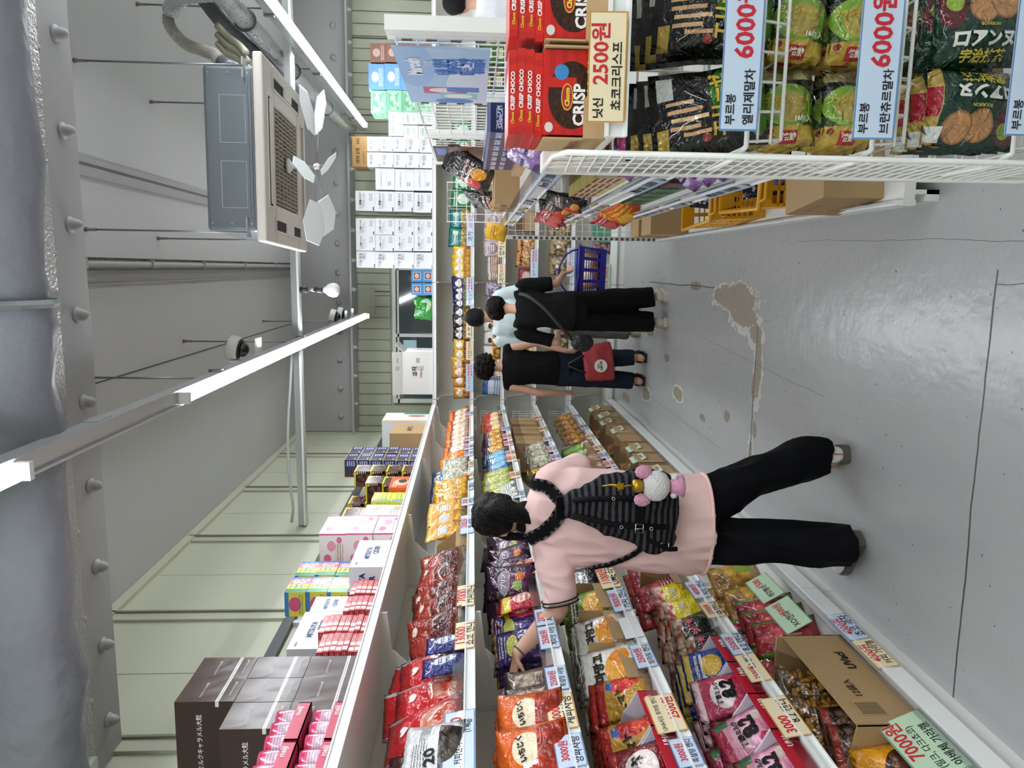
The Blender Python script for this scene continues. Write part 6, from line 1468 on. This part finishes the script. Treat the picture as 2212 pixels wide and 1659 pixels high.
kbk = B('snack_bag','large black noodle snack bag',.30,.34,.11,'#191719',[('e',.35,.3,.2,.16,'#c83a3a'),('e',.7,.25,.16,.14,'#e09a2c'),('s',.5,.7,.3,.06,'#8a8a8c',8,0),('t',.5,.5,.4,.1,'#e8b8b0',2)],rough=.12)
kbk.put((.56, 4.78, zr1+.15),(math.radians(-30),math.radians(12),FR+.5),'large black noodle bag leaning on right upper shelf'); kbk.put((.5, 5.3, zr1),(math.radians(-14),math.radians(-20),FR+.4),'black noodle bag at far end of right upper shelf')
kmr = B('snack_bag','lilac chew bag',.17,.20,.05,'#a77ac0',[('e',.5,.5,.34,.24,'#e0d4ec'),('t',.5,.5,.26,.14,'#4a3080',2),('r',.5,.92,.5,.07,'#6a3a90')],[('Marosh',.5,.5,.5,'#3a2878',0,.05)],rough=.16)
for i, (Y, dx, zz) in enumerate(((2.62,.02,zr1),(2.84,.03,zr1),(3.06,.02,zr1),(2.72,.0,zr2),(2.94,.0,zr2),(3.16,.01,zr2),(3.0,.0,zr3),(3.2,.0,zr3),(3.4,.0,zr3))):
    rbag(kmr, Y, dx+.03, zz, -28, 18, 0, 'lilac chew bag on right unit, %s shelf, %s from near end' % (['upper','middle','lower'][0 if i < 3 else (1 if i < 6 else 2)], ORD[i if i < 3 else (i-3 if i < 6 else i-6)]), 'lilac chew bags on right unit', None, .82)
pk2 = PR('purplebox','#3a1a5c',[('t',.5,.5,.35,.2,'#d8c8e8',2)],.3,None); k_ = box_kind('purple_box','deep purple chew box',.18,.2,.085,pk2)
for i in range(3): k_.put((.58, 2.64+i*.20, zr1),(0,0,FR),'deep purple chew box on right upper shelf, %s' % near(i,3),'purple boxes on right upper shelf')
crm = PR('slatbox','#cfc39a',[('s',.5,.5,.42,.4,'#8a3a30',5,1),('r',.5,.95,.5,.05,'#b8a860'),('r',.5,.05,.5,.05,'#b8a860')],.4,None)
k_ = box_kind('cream_box','cream chocolate bar box',.20,.2,.16,[crm,crm,M('#c9c0a0',.4),crm,crm,M('#a89a58',.4)],[('l','747',.5,.8,.3,'#2a2a26',0,.03)])
for i in range(4): k_.put((.50, 3.38+i*.215, zr2),(0,0,FR),'cream chocolate bar box on right middle shelf, %s' % near(i,4),'cream boxes on right middle shelf')
kbr = B('snack_bag','black and red spicy bag',.20,.23,.08,'#1c1518',[('e',.4,.4,.26,.2,'#c83430'),('e',.7,.3,.16,.12,'#e0a03a'),('t',.5,.75,.36,.1,'#e8c0b8',2)],rough=.12)
for i in range(4): rbag(kbr, 4.42+i*.26, .02+.03*(i%2), zr2, -18, 20, random.uniform(-12,12), 'black and red spicy bag on right middle shelf, %s' % near(i,4), 'spicy bags on right middle shelf')
kre = B('snack_bag','glossy red snack bag',.18,.21,.07,'#b01a24',[('e',.5,.45,.3,.22,'#d8605a'),('t',.5,.8,.36,.1,'#f0dcd8',2)],rough=.12)
for i in range(3): rbag(kre, 5.32+i*.19, .0, zr2, -14, 20, random.uniform(-15,15), 'glossy red snack bag on right middle shelf, %s' % near(i,3), 'red bags on right middle shelf')
gbx = PR('greenslat','#23402c',[('r',.5,.5,.3,.3,'#3f7a44'),('t',.5,.85,.4,.1,'#d8dcc8',2)],.35,None); k_ = box_kind('dark_green_box','dark green tea chocolate box',.21,.2,.14,gbx)
for i in range(4): k_.put((.50, 3.75+i*.225, zr3),(0,0,FR),'dark green tea chocolate box on right lower shelf, %s' % near(i,4),'dark green boxes on right lower shelf')
mrb = PR('maroonbox','#4a2026',[('s',.5,.5,.4,.4,'#8a6a5c',6,1)],.35,None); k_ = box_kind('maroon_box','maroon chocolate box',.2,.2,.14,mrb,[('l','747',.5,.85,.3,'#d8c8b8',0,.03)])
k_.put((.50, 3.52, zr3),(0,0,FR),'maroon chocolate box on right lower shelf beside green boxes')
kor = B('snack_bag','orange monster puff bag',.22,.24,.09,'#d9601c',[('e',.5,.3,.3,.2,'#e8b03a'),('t',.5,.6,.38,.14,'#e8d83a',2),('r',.5,.93,.5,.06,'#b8401a')],rough=.14)
rbag(kor,4.75,-.02,zr3,-10,30,35,'orange puff snack bag leaning out of right lower shelf'); rbag(kor,5.0,.03,zr3,-14,20,-8,'orange puff snack bag standing on right lower shelf')
rbag(kre,5.2,-.03,zr3,-4,20,20,'glossy red bag at far end of right lower shelf')
# yellow shopping baskets, cartons on the deck
yel = M('#e2a41c', .35, bump=(40,.03)); 
crate('shopping_basket','yellow shopping basket on right base deck, farther one',(.40,3.92,.127),(0,0,.05),yel,.30,.46,.29)
crate('shopping_basket','yellow shopping basket on right base deck, nearer one',(.43,3.28,.127),(0,0,-.04),yel,.30,.46,.29)
kbb = B('snack_bag','black and blue snack bag',.2,.26,.08,'#1a2030',[('e',.5,.5,.34,.3,'#5a80b0'),('t',.5,.8,.36,.1,'#d8dce8',2)],rough=.12)
kbb.put((.43,3.22,.16),(math.radians(-20),0,.4),'black and blue bag inside the nearer yellow basket'); kbb.put((.42,3.95,.16),(math.radians(-16),0,-.4),'black and blue bag inside the farther yellow basket')
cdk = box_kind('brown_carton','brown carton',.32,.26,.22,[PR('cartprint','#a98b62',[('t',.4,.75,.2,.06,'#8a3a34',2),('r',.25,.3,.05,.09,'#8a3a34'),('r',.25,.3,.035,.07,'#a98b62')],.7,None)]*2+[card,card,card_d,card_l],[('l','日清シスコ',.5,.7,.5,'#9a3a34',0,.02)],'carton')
cdk.put((.38,2.80,.127),(0,0,FR+.12),'brown carton on right base deck near the wire stand')
cdk2 = box_kind('brown_carton','brown carton',.28,.26,.26,[card_l,card,card,card,card_d,card_l],[('l','BCD',.5,.5,.3,'#8a4a34',0,.01)],'carton')
cdk2.put((.38,5.18,.127),(0,0,FR),'brown carton on right base deck, second from far end'); cdk2.put((.38,5.55,.127),(0,0,FR),'brown carton on right base deck at far end')
# things in the wire end panel at the far end
k_ = B('snack_bag','yellow mini chocolate bag',.13,.16,.05,'#e0aa1c',[('t',.5,.6,.34,.14,'#5a2a12',2)],rough=.16)
k_.put((.27,5.82,1.34),(0,math.radians(10),0),'yellow chocolate bag hanging at end wire panel')
po = O('poster', MB().box(-.40,.40,-.003,.003,0,.325).mesh('poster', PR('poster','#a9c4e4',[('e',.3,.2,.5,.3,'#d6dcec'),('e',.75,.85,.4,.25,'#90b4de'),('r',.28,.52,.07,.27,'#b04a7a'),('e',.28,.52,.05,.2,'#ecdfe8'),('r',.16,.36,.06,.24,'#9ac8c4'),('e',.16,.36,.045,.18,'#e4f0ec'),('r',.30,.30,.05,.2,'#4a7ac8'),('e',.05,.42,.06,.25,'#5a82c8')],.35,None)), None, (.715, 2.95, 1.545), (0,0,FR)); tag(po,'light blue chew poster on the wire panel above the right unit','poster')
lettering(po,[('Marosh',.17,.27,.22,'#e9eef8',0,.05),('7OZ',.22,.215,.07,'#dfe8f6',0,.03),('1봉 열면',.17,.17,.2,'#3f74c4',0,.04),('멈출수가',.18,.125,.2,'#3f74c4',0,.04),('없는 그맛',.18,.08,.22,'#3f74c4',0,.04),('통통통말차',.19,.035,.19,'#3f74c4',0,.04)],on_front(-.0045))
po2 = O('poster', MB().box(-.3,.3,-.003,.003,0,.3).mesh('poster', PR('poster2','#5a3a34',[('e',.5,.3,.4,.3,'#8a4a30'),('r',.3,.6,.12,.1,'#c8c4bc'),('t',.3,.6,.11,.09,'#3a2a26',6),('r',.7,.85,.2,.1,'#6a8ac4')],.35,None)), None, (.715, 4.85, 1.54), (0,0,FR)); tag(po2,'dark brown poster on the far wire panel of right unit','poster')
# ---------------------------------------------------------------- end stand goods
crf = PR('crisp','#c8221f',[('s',.5,.5,.5,.5,'#b81d1c',5,1),('e',.47,.52,.40,.40,'#33190f'),('d',.47,.52,.385,.385,'#4a281b','#20100a',26),('r',.62,.75,.06,.3,'#c8221f'),('e',.45,.60,.16,.1,'#e0b43a'),('e',.45,.60,.145,.085,'#b02a3a'),('e',.74,.70,.09,.12,'#3f86c8'),('e',.09,.90,.06,.07,'#d8d0cc')],.3,None)
crs = PR('crispside','#cc2a22',[('s',.5,.5,.5,.5,'#bd211e',6,0)],.3,None); red_p = M('#c8251f',.3)
kcr = box_kind('cereal_bar_box','red crisp chocolate box',.168,.17,.124,[crf,red_p,red_p,red_p,red_p,red_p],[('f','CRISP',.36,.40,.50,'#f2f0ee',0,.035),('f','CHOCO',.62,.19,.60,'#f2f0ee',0,.035),('f','Choco',.45,.60,.22,'#e8d03a',0,.05)])
ksl = box_kind('cereal_bar_box','flat red crisp chocolate box',.168,.17,.0175,[crs,red_p,crs,crs,red_p,red_p],[('f','CRISP CHOCO',.52,.5,.46,'#f2f0ee',0,.04),('f','Choco',.2,.5,.14,'#e0c03a',0,.04)])
ctm = MB(); ctm.box(-.09,.09,-.088,.09,0,.004).box(-.092,-.088,-.088,.09,0,.128).box(.088,.092,-.088,.09,0,.128).box(-.09,.09,.088,.092,0,.128).box(-.09,-.01,-.092,-.088,0,.045).box(-.01,.09,-.092,-.088,0,.03)
ctme = ctm.mesh('display_carton', card_l)
for i, X in enumerate((.362,.552)):
    o = O('display_carton', ctme, None, (X, 1.66, 1.3275), (0,0,random.uniform(-.02,.02))); tag(o,'cut brown display carton on end stand, %s' % ('left' if i == 0 else 'right'),'carton','display cartons on end stand')
    if i == 0:
        lettering(o,[('14入',-.05,.022,.035,'#2a241c',90,.01)],on_front(-.0935))
        lettering(o,[('日清シスコ',.0,.06,.12,'#9a4a44',0,.02)],on_left(-.0935))
    kcr.put((X, 1.665, 1.332),(0,0,0),'red crisp chocolate box standing in %s display carton' % ('left' if i == 0 else 'right'),'red crisp boxes')
    for q in range(4): ksl.put((X+random.uniform(-.004,.004), 1.68, 1.4565+q*.0178),(0,0,random.uniform(-.03,.03)),'flat red crisp chocolate box, %s of four, %s pile' % (lev(q,4),'left' if i == 0 else 'right'),'flat red crisp boxes on end stand')
foil = [('c',.5,.5,.5,.5,'#b89a3a','#8a6f20',4)]
ke1 = B('biscuit_bag','black and green roll biscuit bag',.178,.245,.075,'#101114',[('e',.66,.18,.46,.30,'#2f6a26'),('e',.82,.14,.24,.16,'#5f9e38'),('e',.3,.08,.2,.08,'#4a8a30'),('r',.30,.70,.024,.13,'#cfa57c'),('r',.40,.66,.024,.16,'#dcb890'),('r',.50,.70,.024,.15,'#c89a70'),('r',.60,.74,.022,.12,'#d8b088'),('r',.22,.60,.022,.12,'#c89a70'),('e',.14,.52,.05,.04,'#8a2a26'),('r',.16,.90,.16,.05,'#b09440'),('r',.80,.86,.14,.07,'#d2d4d4')],[('エリーゼ',.52,.42,.78,'#c9a53c',0,.04),('宇治抹茶',.66,.27,.46,'#e4e0d0',0,.02)],rough=.12,bump=(30,.9),cat='biscuit bag')
ke2 = B('biscuit_bag','gold and green pie biscuit bag',.122,.168,.055,'#33441f',[('e',.5,.60,.60,.32,'#12140d'),('e',.5,.52,.50,.28,'#7a9e38'),('e',.5,.50,.30,.2,'#a8964a'),('r',.5,.12,.5,.14,'#b89a3c'),('r',.46,.12,.16,.08,'#a82430'),('e',.14,.20,.06,.04,'#7a2420'),('c',.5,.93,.5,.08,'#b9ac78','#6a5a30',4)],[('ブランチュール',.46,.60,.80,'#c9ab44',0,.03),('焙煎',.46,.12,.26,'#e8dcc8',0,.03),('16個入',.74,.34,.36,'#e4e4d8',0,.02)],rough=.12,bump=(30,.9),cat='biscuit bag')
ke3 = B('biscuit_bag','dark green wafer biscuit bag',.225,.170,.06,'#123528',[('r',.94,.5,.07,.5,'#b0964a'),('r',.94,.45,.06,.18,'#a02430'),('e',.46,.72,.15,.20,'#9c6a42'),('e',.46,.72,.13,.175,'#b98658'),('e',.68,.76,.15,.20,'#96643c'),('e',.68,.76,.13,.175,'#b98658'),('e',.16,.70,.13,.24,'#5c1c22'),('e',.18,.76,.08,.1,'#8aa83c'),('r',.90,.86,.08,.1,'#d6d8d6')],[('ロアンヌ',.46,.32,.60,'#dcdcd4',0,.05),('宇治抹茶',.48,.13,.46,'#c9b44a',0,.03),('BOURBON',.5,.49,.2,'#c9b44a',0,.02)],rough=.12,bump=(30,.9),cat='biscuit bag')
def ebag(k, X, Y, z, lean, roll, lab, grp, spin=0):
    return k.put((X, Y, z), (math.radians(lean), math.radians(roll), math.radians(spin)), lab, grp)
dep = ['front','middle','rear']
for i, X in enumerate((.362,.545)):
    sd = 'left' if i == 0 else 'right'
    for q in range(3): ebag(ke1, X+.012*q*(1 if i else -.3), 1.645+.07*q, .965+.012*q, -14, (3-3*q) if i else (-6+3*q), 'black and green roll biscuit bag, %s side, %s in basket' % (sd, dep[q]), 'roll biscuit bags on end stand', 4-6*i)
for i, X0 in enumerate((.272,.450)):
    sd = 'left' if i == 0 else 'right'
    for r, zc in enumerate((.905,.775)):
        for q in range(3): ebag(ke2, X0+.004*q, 1.665+.065*q, zc-.003*q, 0, 90+(4-5*r)*(1 if i else -1)+3*q, 'gold and green pie biscuit bag, %s %s, %s in basket' % ('upper' if r == 0 else 'lower', sd, dep[q]), 'pie biscuit bags on end stand', 5-6*i)
for q in range(3):
    ebag(ke3, .452+.004*q, 1.66+.065*q, .497, 0, 90-2+2*q, 'dark green wafer biscuit bag on its side, right, %s in basket' % dep[q], 'wafer biscuit bags on end stand', -4)
    ebag(ke3, .445+.004*q, 1.66+.065*q, .497, 0, -90+3-2*q, 'dark green wafer biscuit bag on its side, left, %s in basket' % dep[q], 'wafer biscuit bags on end stand', 4)
kpp = B('snack_bag','pink star snack bag',.15,.18,.06,'#b03a74',[('e',.5,.5,.3,.2,'#e8a8c8'),('e',.5,.4,.16,.1,'#e0c83a')],rough=.14)
kwl = B('snack_bag','pale blue wet candy bag',.15,.18,.05,'#9fc4cc',[('e',.5,.5,.3,.26,'#e0ecec'),('e',.5,.4,.14,.1,'#d8cf3a')],rough=.14)
kpp.put((.40,2.62,zr2),(math.radians(-10),0,0),'pink star bag behind wire panel of end stand, left'); kwl.put((.56,2.62,zr2),(math.radians(-12),0,.2),'pale blue candy bag behind wire panel of end stand')
blu = M('#1c1f86', .35, bump=(40,.03))
crate('shopping_basket','blue shopping basket held by the person in black',(-.03,6.30,.47),(math.radians(-4),math.radians(3),.2),blu,.40,.27,.23,7,3,.16)
kcb = B('snack_bag','orange snack in basket',.2,.2,.07,'#c98a3a',[('e',.5,.5,.3,.26,'#e0c89a'),('t',.5,.8,.36,.1,'#5a2a12',2)],rough=.14)
kcb.put((-.06,6.31,.50),(math.radians(-30),0,.3),'orange snack bag lying in blue basket, left'); kcb.put((.05,6.34,.50),(math.radians(-40),0,-.2),'orange snack bag lying in blue basket, right')
# ================================================================ PRICE TAGS
BLUE = '#c3d3e6'; CREAM = '#e8d9b4'; GREEN = '#b9d3b4'; PINKT = '#e6c4c4'; WHITE = '#e4e6e8'
RED = '#c22f3a'; INK = '#23232a'
def tag_obj(loc, rot, w, h, col, lines, label, group):
    edge = {BLUE:'#5f86b8', CREAM:'#c08a3c', GREEN:'#7a9a84', PINKT:'#c08a8a', WHITE:'#d0d4d8'}[col]
    mt = PR('tag_'+col.strip('#'), edge, [('r',.5,.5,.488,.46,col)], .35, None, coat=.2)
    o = O('price_tag', MB().box(-w/2,w/2,-.0008,.0008,0,h).mesh('price_tag', mt), None, loc, rot); tag(o, label, 'price tag', group)
    if lines: lettering(o, [(a, (cx-.5)*w, cy*h, wf*w, c, 0, bd, .62*h) for a, c, cx, cy, wf, bd in lines], on_front(-.0016))
    return o
def two(name, price, big=.5): return [(name, INK, .30, .5, .46, .012), (price, RED, .76, .5, .40, .015)]
def ltag(s, Y, w, col, lines, label, h=.078, dz=0, lean=-10, dx=0):
    z = LZ[s] - .002 + dz; X = (GX + .013 if s != 'E' else GBX + .013) + dx
    return tag_obj((X, Y, z), (math.radians(lean), 0, FL), w, h, col, lines, label, 'price tags on the left rails')
def stk(name, price): return [(price, RED, .5, .70, .62, .018), (name, INK, .5, .27, .82, .012)]
ltag('A',3.07,.21,CREAM,stk('커피캔디','7000'),'cream price tag under the farthest russet coffee bags')
ltag('A',2.715,.215,CREAM,stk('쵸코 캔디','13000'),'cream price tag under the nearest russet coffee bags')
ltag('A',2.045,.33,BLUE,[('XO. 커피캔디',INK,.26,.52,.46,.015),('15000',RED,.72,.62,.36,.02),('(1.4kg)',INK,.74,.2,.2,.01)],'blue price tag reading 15000 at near end of left eye-level rail',h=.10)
ltag('A',3.99,.30,BLUE,[('2000원',RED,.55,.72,.6,.015),('봉 사탕',INK,.5,.28,.7,.012)],'wide blue price tag on left eye-level rail behind dark hair')
ltag('B',2.69,.175,BLUE,stk('계피맛 사탕','2500원'),'blue price tag reading 2500 on left second rail, right of the hand')
ltag('B',2.86,.14,BLUE,stk('사탕','2000'),'blue price tag reading 2000 on left second rail, below the forearm')
ltag('B',2.395,.15,BLUE,stk('흑설탕 사탕','2500원'),'blue price tag for black sugar candy on left second rail')
ltag('B',2.20,.19,CREAM,stk('계피사탕','2000원'),'cream price tag reading 2000 on left second rail',h=.095)
ltag('B',2.00,.15,BLUE,stk('양파사탕','3000원'),'blue price tag at near end of left second rail',h=.09)
ltag('B',3.41,.20,CREAM,stk('젤리','5000'),'cream price tag reading 5000 below dark purple bags')
ltag('C',3.27,.27,CREAM,stk('OME 라탕','11000원'),'long cream price tag on left third rail beside pink shirt',h=.09)
ltag('C',3.01,.21,BLUE,stk('커피 캔디','9000원'),'blue price tag reading 9000 on left third rail')
ltag('C',2.76,.17,WHITE,None,'blank white card on left third rail')
ltag('C',2.54,.165,BLUE,stk('토마토 캔디','2500원'),'blue price tag for tomato candy on left third rail')
ltag('C',2.18,.20,CREAM,[('UHA시오 토마토 캔디',INK,.5,.72,.9,.012),('2500원',RED,.6,.28,.6,.02)],'cream price tag on left third rail over red display boxes',h=.10)
ltag('C',1.98,.13,BLUE,stk('흑설탕 캔디','3000원'),'blue price tag at near end of left third rail')
ltag('D',3.11,.17,BLUE,stk('시오 캔디','4000원'),'blue price tag reading 4000 on left fourth rail',dz=.0)
ltag('D',2.91,.14,CREAM,stk('츄캔디','3500원'),'cream price tag on left fourth rail below black spiky bags')
ltag('D',2.62,.16,BLUE,stk('8.2 캔디','2500원'),'blue price tag for syrup candy on left fourth rail')
ltag('D',2.445,.18,CREAM,[('2500원',RED,.3,.6,.45,.02),('8.2 캔디',INK,.7,.5,.5,.012)],'cream price tag on left fourth rail touching a blue one')
ltag('D',2.15,.21,CREAM,[('3000',RED,.3,.62,.42,.025),('8.2 캔디',INK,.6,.28,.6,.015)],'cream price tag on left fourth rail below pink milk bags',h=.09)
ltag('E',2.61,.20,BLUE,stk('쵸코 과자','4000원'),'blue price tag reading 4000 on left bottom rail',dz=-.01)
ltag('E',2.41,.19,CREAM,stk('커피 가라멜','4000원'),'cream price tag reading 4000 on left bottom rail',dz=-.01)
ltag('E',2.86,.24,GREEN,[('XO캔디',INK,.32,.5,.5,.015),('1500원',RED,.72,.6,.42,.02)],'green note reading XO candy 1500 on open carton',h=.12,dz=.10,lean=-30,dx=-.05)
ltag('E',3.12,.22,GREEN,[('생강젤리',INK,.32,.5,.5,.015),('1500',RED,.74,.6,.36,.02)],'green note reading 1500 beside the dark trousers',h=.11,dz=.10,lean=-30,dx=-.05)
ltag('E',1.955,.27,GREEN,[('7000원',RED,.62,.78,.6,.02),('(밀크, 다크쵸코)',INK,.45,.48,.7,.012),('아베체 가라멜',INK,.42,.2,.7,.018)],'large green note reading 7000 at near end of bottom deck',h=.15,dz=.06,lean=-24,dx=-.02)
far = {'A':((4.40,BLUE),(4.72,BLUE),(4.98,CREAM),(5.28,CREAM),(5.60,BLUE),(5.82,BLUE),(6.1,BLUE),(7.2,BLUE)),
       'B':((4.55,BLUE),(5.0,CREAM),(5.45,CREAM),(5.62,PINKT),(5.95,PINKT),(6.2,PINKT),(6.5,BLUE),(7.3,GREEN)),
       'C':((5.28,BLUE),(5.5,BLUE),(5.75,BLUE),(6.1,BLUE),(6.5,CREAM),(7.0,CREAM)), 'D':((5.1,BLUE),(5.3,PINKT),(5.55,BLUE),(5.8,CREAM),(6.2,CREAM),(6.6,BLUE),(7.1,BLUE))}
cn = {BLUE:'blue', CREAM:'cream', GREEN:'green', PINKT:'pink'}; rn = {'A':'eye-level','B':'second','C':'third','D':'fourth'}
for s, L_ in far.items():
    for i, (y, c) in enumerate(L_):
        ltag(s, y, .15+.02*(i%3), c, stk(['사탕','젤리','캔디','과자'][i%4], ['2000','3000','2500','4000','1500'][(i+ord(s))%5]), 'small %s price tag on left %s rail, %s beyond the pink shirt' % (cn[c], rn[s], ORD[i]))
def btag(s, X, w, col, lines, label, h=.085, dz=0):
    z = (LZ[s] if s != 'E' else .09) - .004 + dz; Y = BY - .013 if s != 'E' else BBY - .013
    return tag_obj((X, Y, z), (math.radians(-8), 0, 0), w, h, col, lines, label, 'price tags on the back rails')
btag('A',.40,.34,BLUE,two('과자','6000원'),'blue price tag reading 6000 under teal bags')
btag('A',-.24,.30,BLUE,two('미오 노리','2500'),'blue price tag reading 2500 under navy bags')
btag('A',-.62,.22,CREAM,two('스프','3000'),'cream price tag under black nut bags'); btag('A',-.87,.2,CREAM,two('시오','3000'),'cream price tag under gold nut bags')
btag('A',-1.16,.30,BLUE,two('미오 도라지','2500'),'blue price tag reading 2500 under amber nut bags')
btag('B',.24,.24,CREAM,two('말차','6000'),'cream price tag under pale rice cake bags'); btag('B',-.05,.2,CREAM,two('과자','3500'),'cream price tag under striped cookie packs')
btag('B',-.72,.22,CREAM,two('쵸코','10000'),'cream price tag under white and orange cookie bags'); btag('B',-1.05,.18,CREAM,two('시오','1000'),'cream price tag next to curly brown hair')
btag('C',.06,.30,BLUE,two('오리 커피','3000'),'blue price tag reading 3000 on back third rail'); btag('C',-.86,.2,CREAM,two('스프','13000'),'cream price tag reading 13000 on back third rail')
btag('D',.08,.30,BLUE,two('개 과자','5000원'),'blue price tag reading 5000 on back fourth rail'); btag('D',-.60,.16,GREEN,two('과자','5000'),'green price tag on back fourth rail'); btag('D',-.3,.16,CREAM,two('과자','12000'),'cream price tag on back fourth rail')
btag('E',-.06,.24,GREEN,[('과자 115g',INK,.5,.72,.85,.012),('1개 3500원',RED,.5,.3,.85,.015)],'green note reading 3500 at back bottom deck',h=.13,dz=.06); btag('E',-.33,.15,CREAM,two('젤리','5000'),'cream price tag at back bottom deck')
btag('A',1.05,.3,BLUE,two('과자','5500'),'blue price tag reading 5500 behind the wire panel')
def rtag(zi, Y, w, col, lines, label, h=.075):
    z = (1.29,.885,.53)[zi] - .004
    return tag_obj((RX-.013, Y, z), (math.radians(-10), 0, FR), w, h, col, lines, label, 'price tags on the right rails')
rows_ = {0:((2.85,.5,BLUE,'Marosh 젤리 10000'),(3.75,.3,BLUE,'쵸코 3000'),(4.25,.2,CREAM,'과자 2000'),(4.55,.22,BLUE,'라탕 2500'),(5.4,.2,CREAM,'캔디 2000')),
         1:((3.0,.5,BLUE,'Marosh 10000'),(4.0,.22,CREAM,'쵸코 2500'),(4.3,.24,BLUE,'크리스프 3000'),(4.9,.24,CREAM,'신라 3000'),(5.3,.2,CREAM,'과자 1500')),
         2:((3.1,.5,BLUE,'Marosh 10000'),(3.75,.3,BLUE,'쵸코 2500'),(4.1,.16,PINKT,'말차'),(4.35,.3,BLUE,'말차쵸코 5000'),(4.7,.3,CREAM,'토스 3000'),(5.2,.24,CREAM,'캔디 2000'))}
for zi, L_ in rows_.items():
    for i, (y, w, c, tx) in enumerate(L_): rtag(zi, y, w, c, [(tx, INK, .5, .5, .86, .012)], '%s price tag on right %s rail, %s from near end' % (cn[c], ['upper','middle','lower'][zi], ORD[i]))
def etag(X, z, w, h, col, lines, label): return tag_obj((X, 1.525, z), (math.radians(-4), 0, 0), w, h, col, lines, label, None)
etag(.400, 1.296, .21, .076, CREAM, [('2500원',RED,.62,.70,.55,.02),('닛신',INK,.13,.72,.18,.025),('쵸코크리스프',INK,.42,.25,.62,.02)], 'cream price tag reading 2500 on end stand deck')
etag(.435, 1.022, .30, .078, BLUE, [('부르봉',INK,.14,.74,.20,.02),('엘리제말차',INK,.22,.28,.36,.02),('6000원',RED,.71,.5,.52,.025)], 'blue price tag reading 6000 on upper wire basket')
etag(.425, .735, .30, .085, BLUE, [('부르봉',INK,.14,.76,.20,.02),('브란츄르말차',INK,.25,.26,.42,.02),('6000원',RED,.72,.5,.50,.025)], 'blue price tag reading 6000 on middle wire basket')
etag(.44, .41, .30, .085, BLUE, [('부르봉',INK,.14,.74,.20,.02),('제란스',INK,.22,.28,.3,.02),('6000원',RED,.71,.5,.52,.025)], 'blue price tag on lowest wire basket')
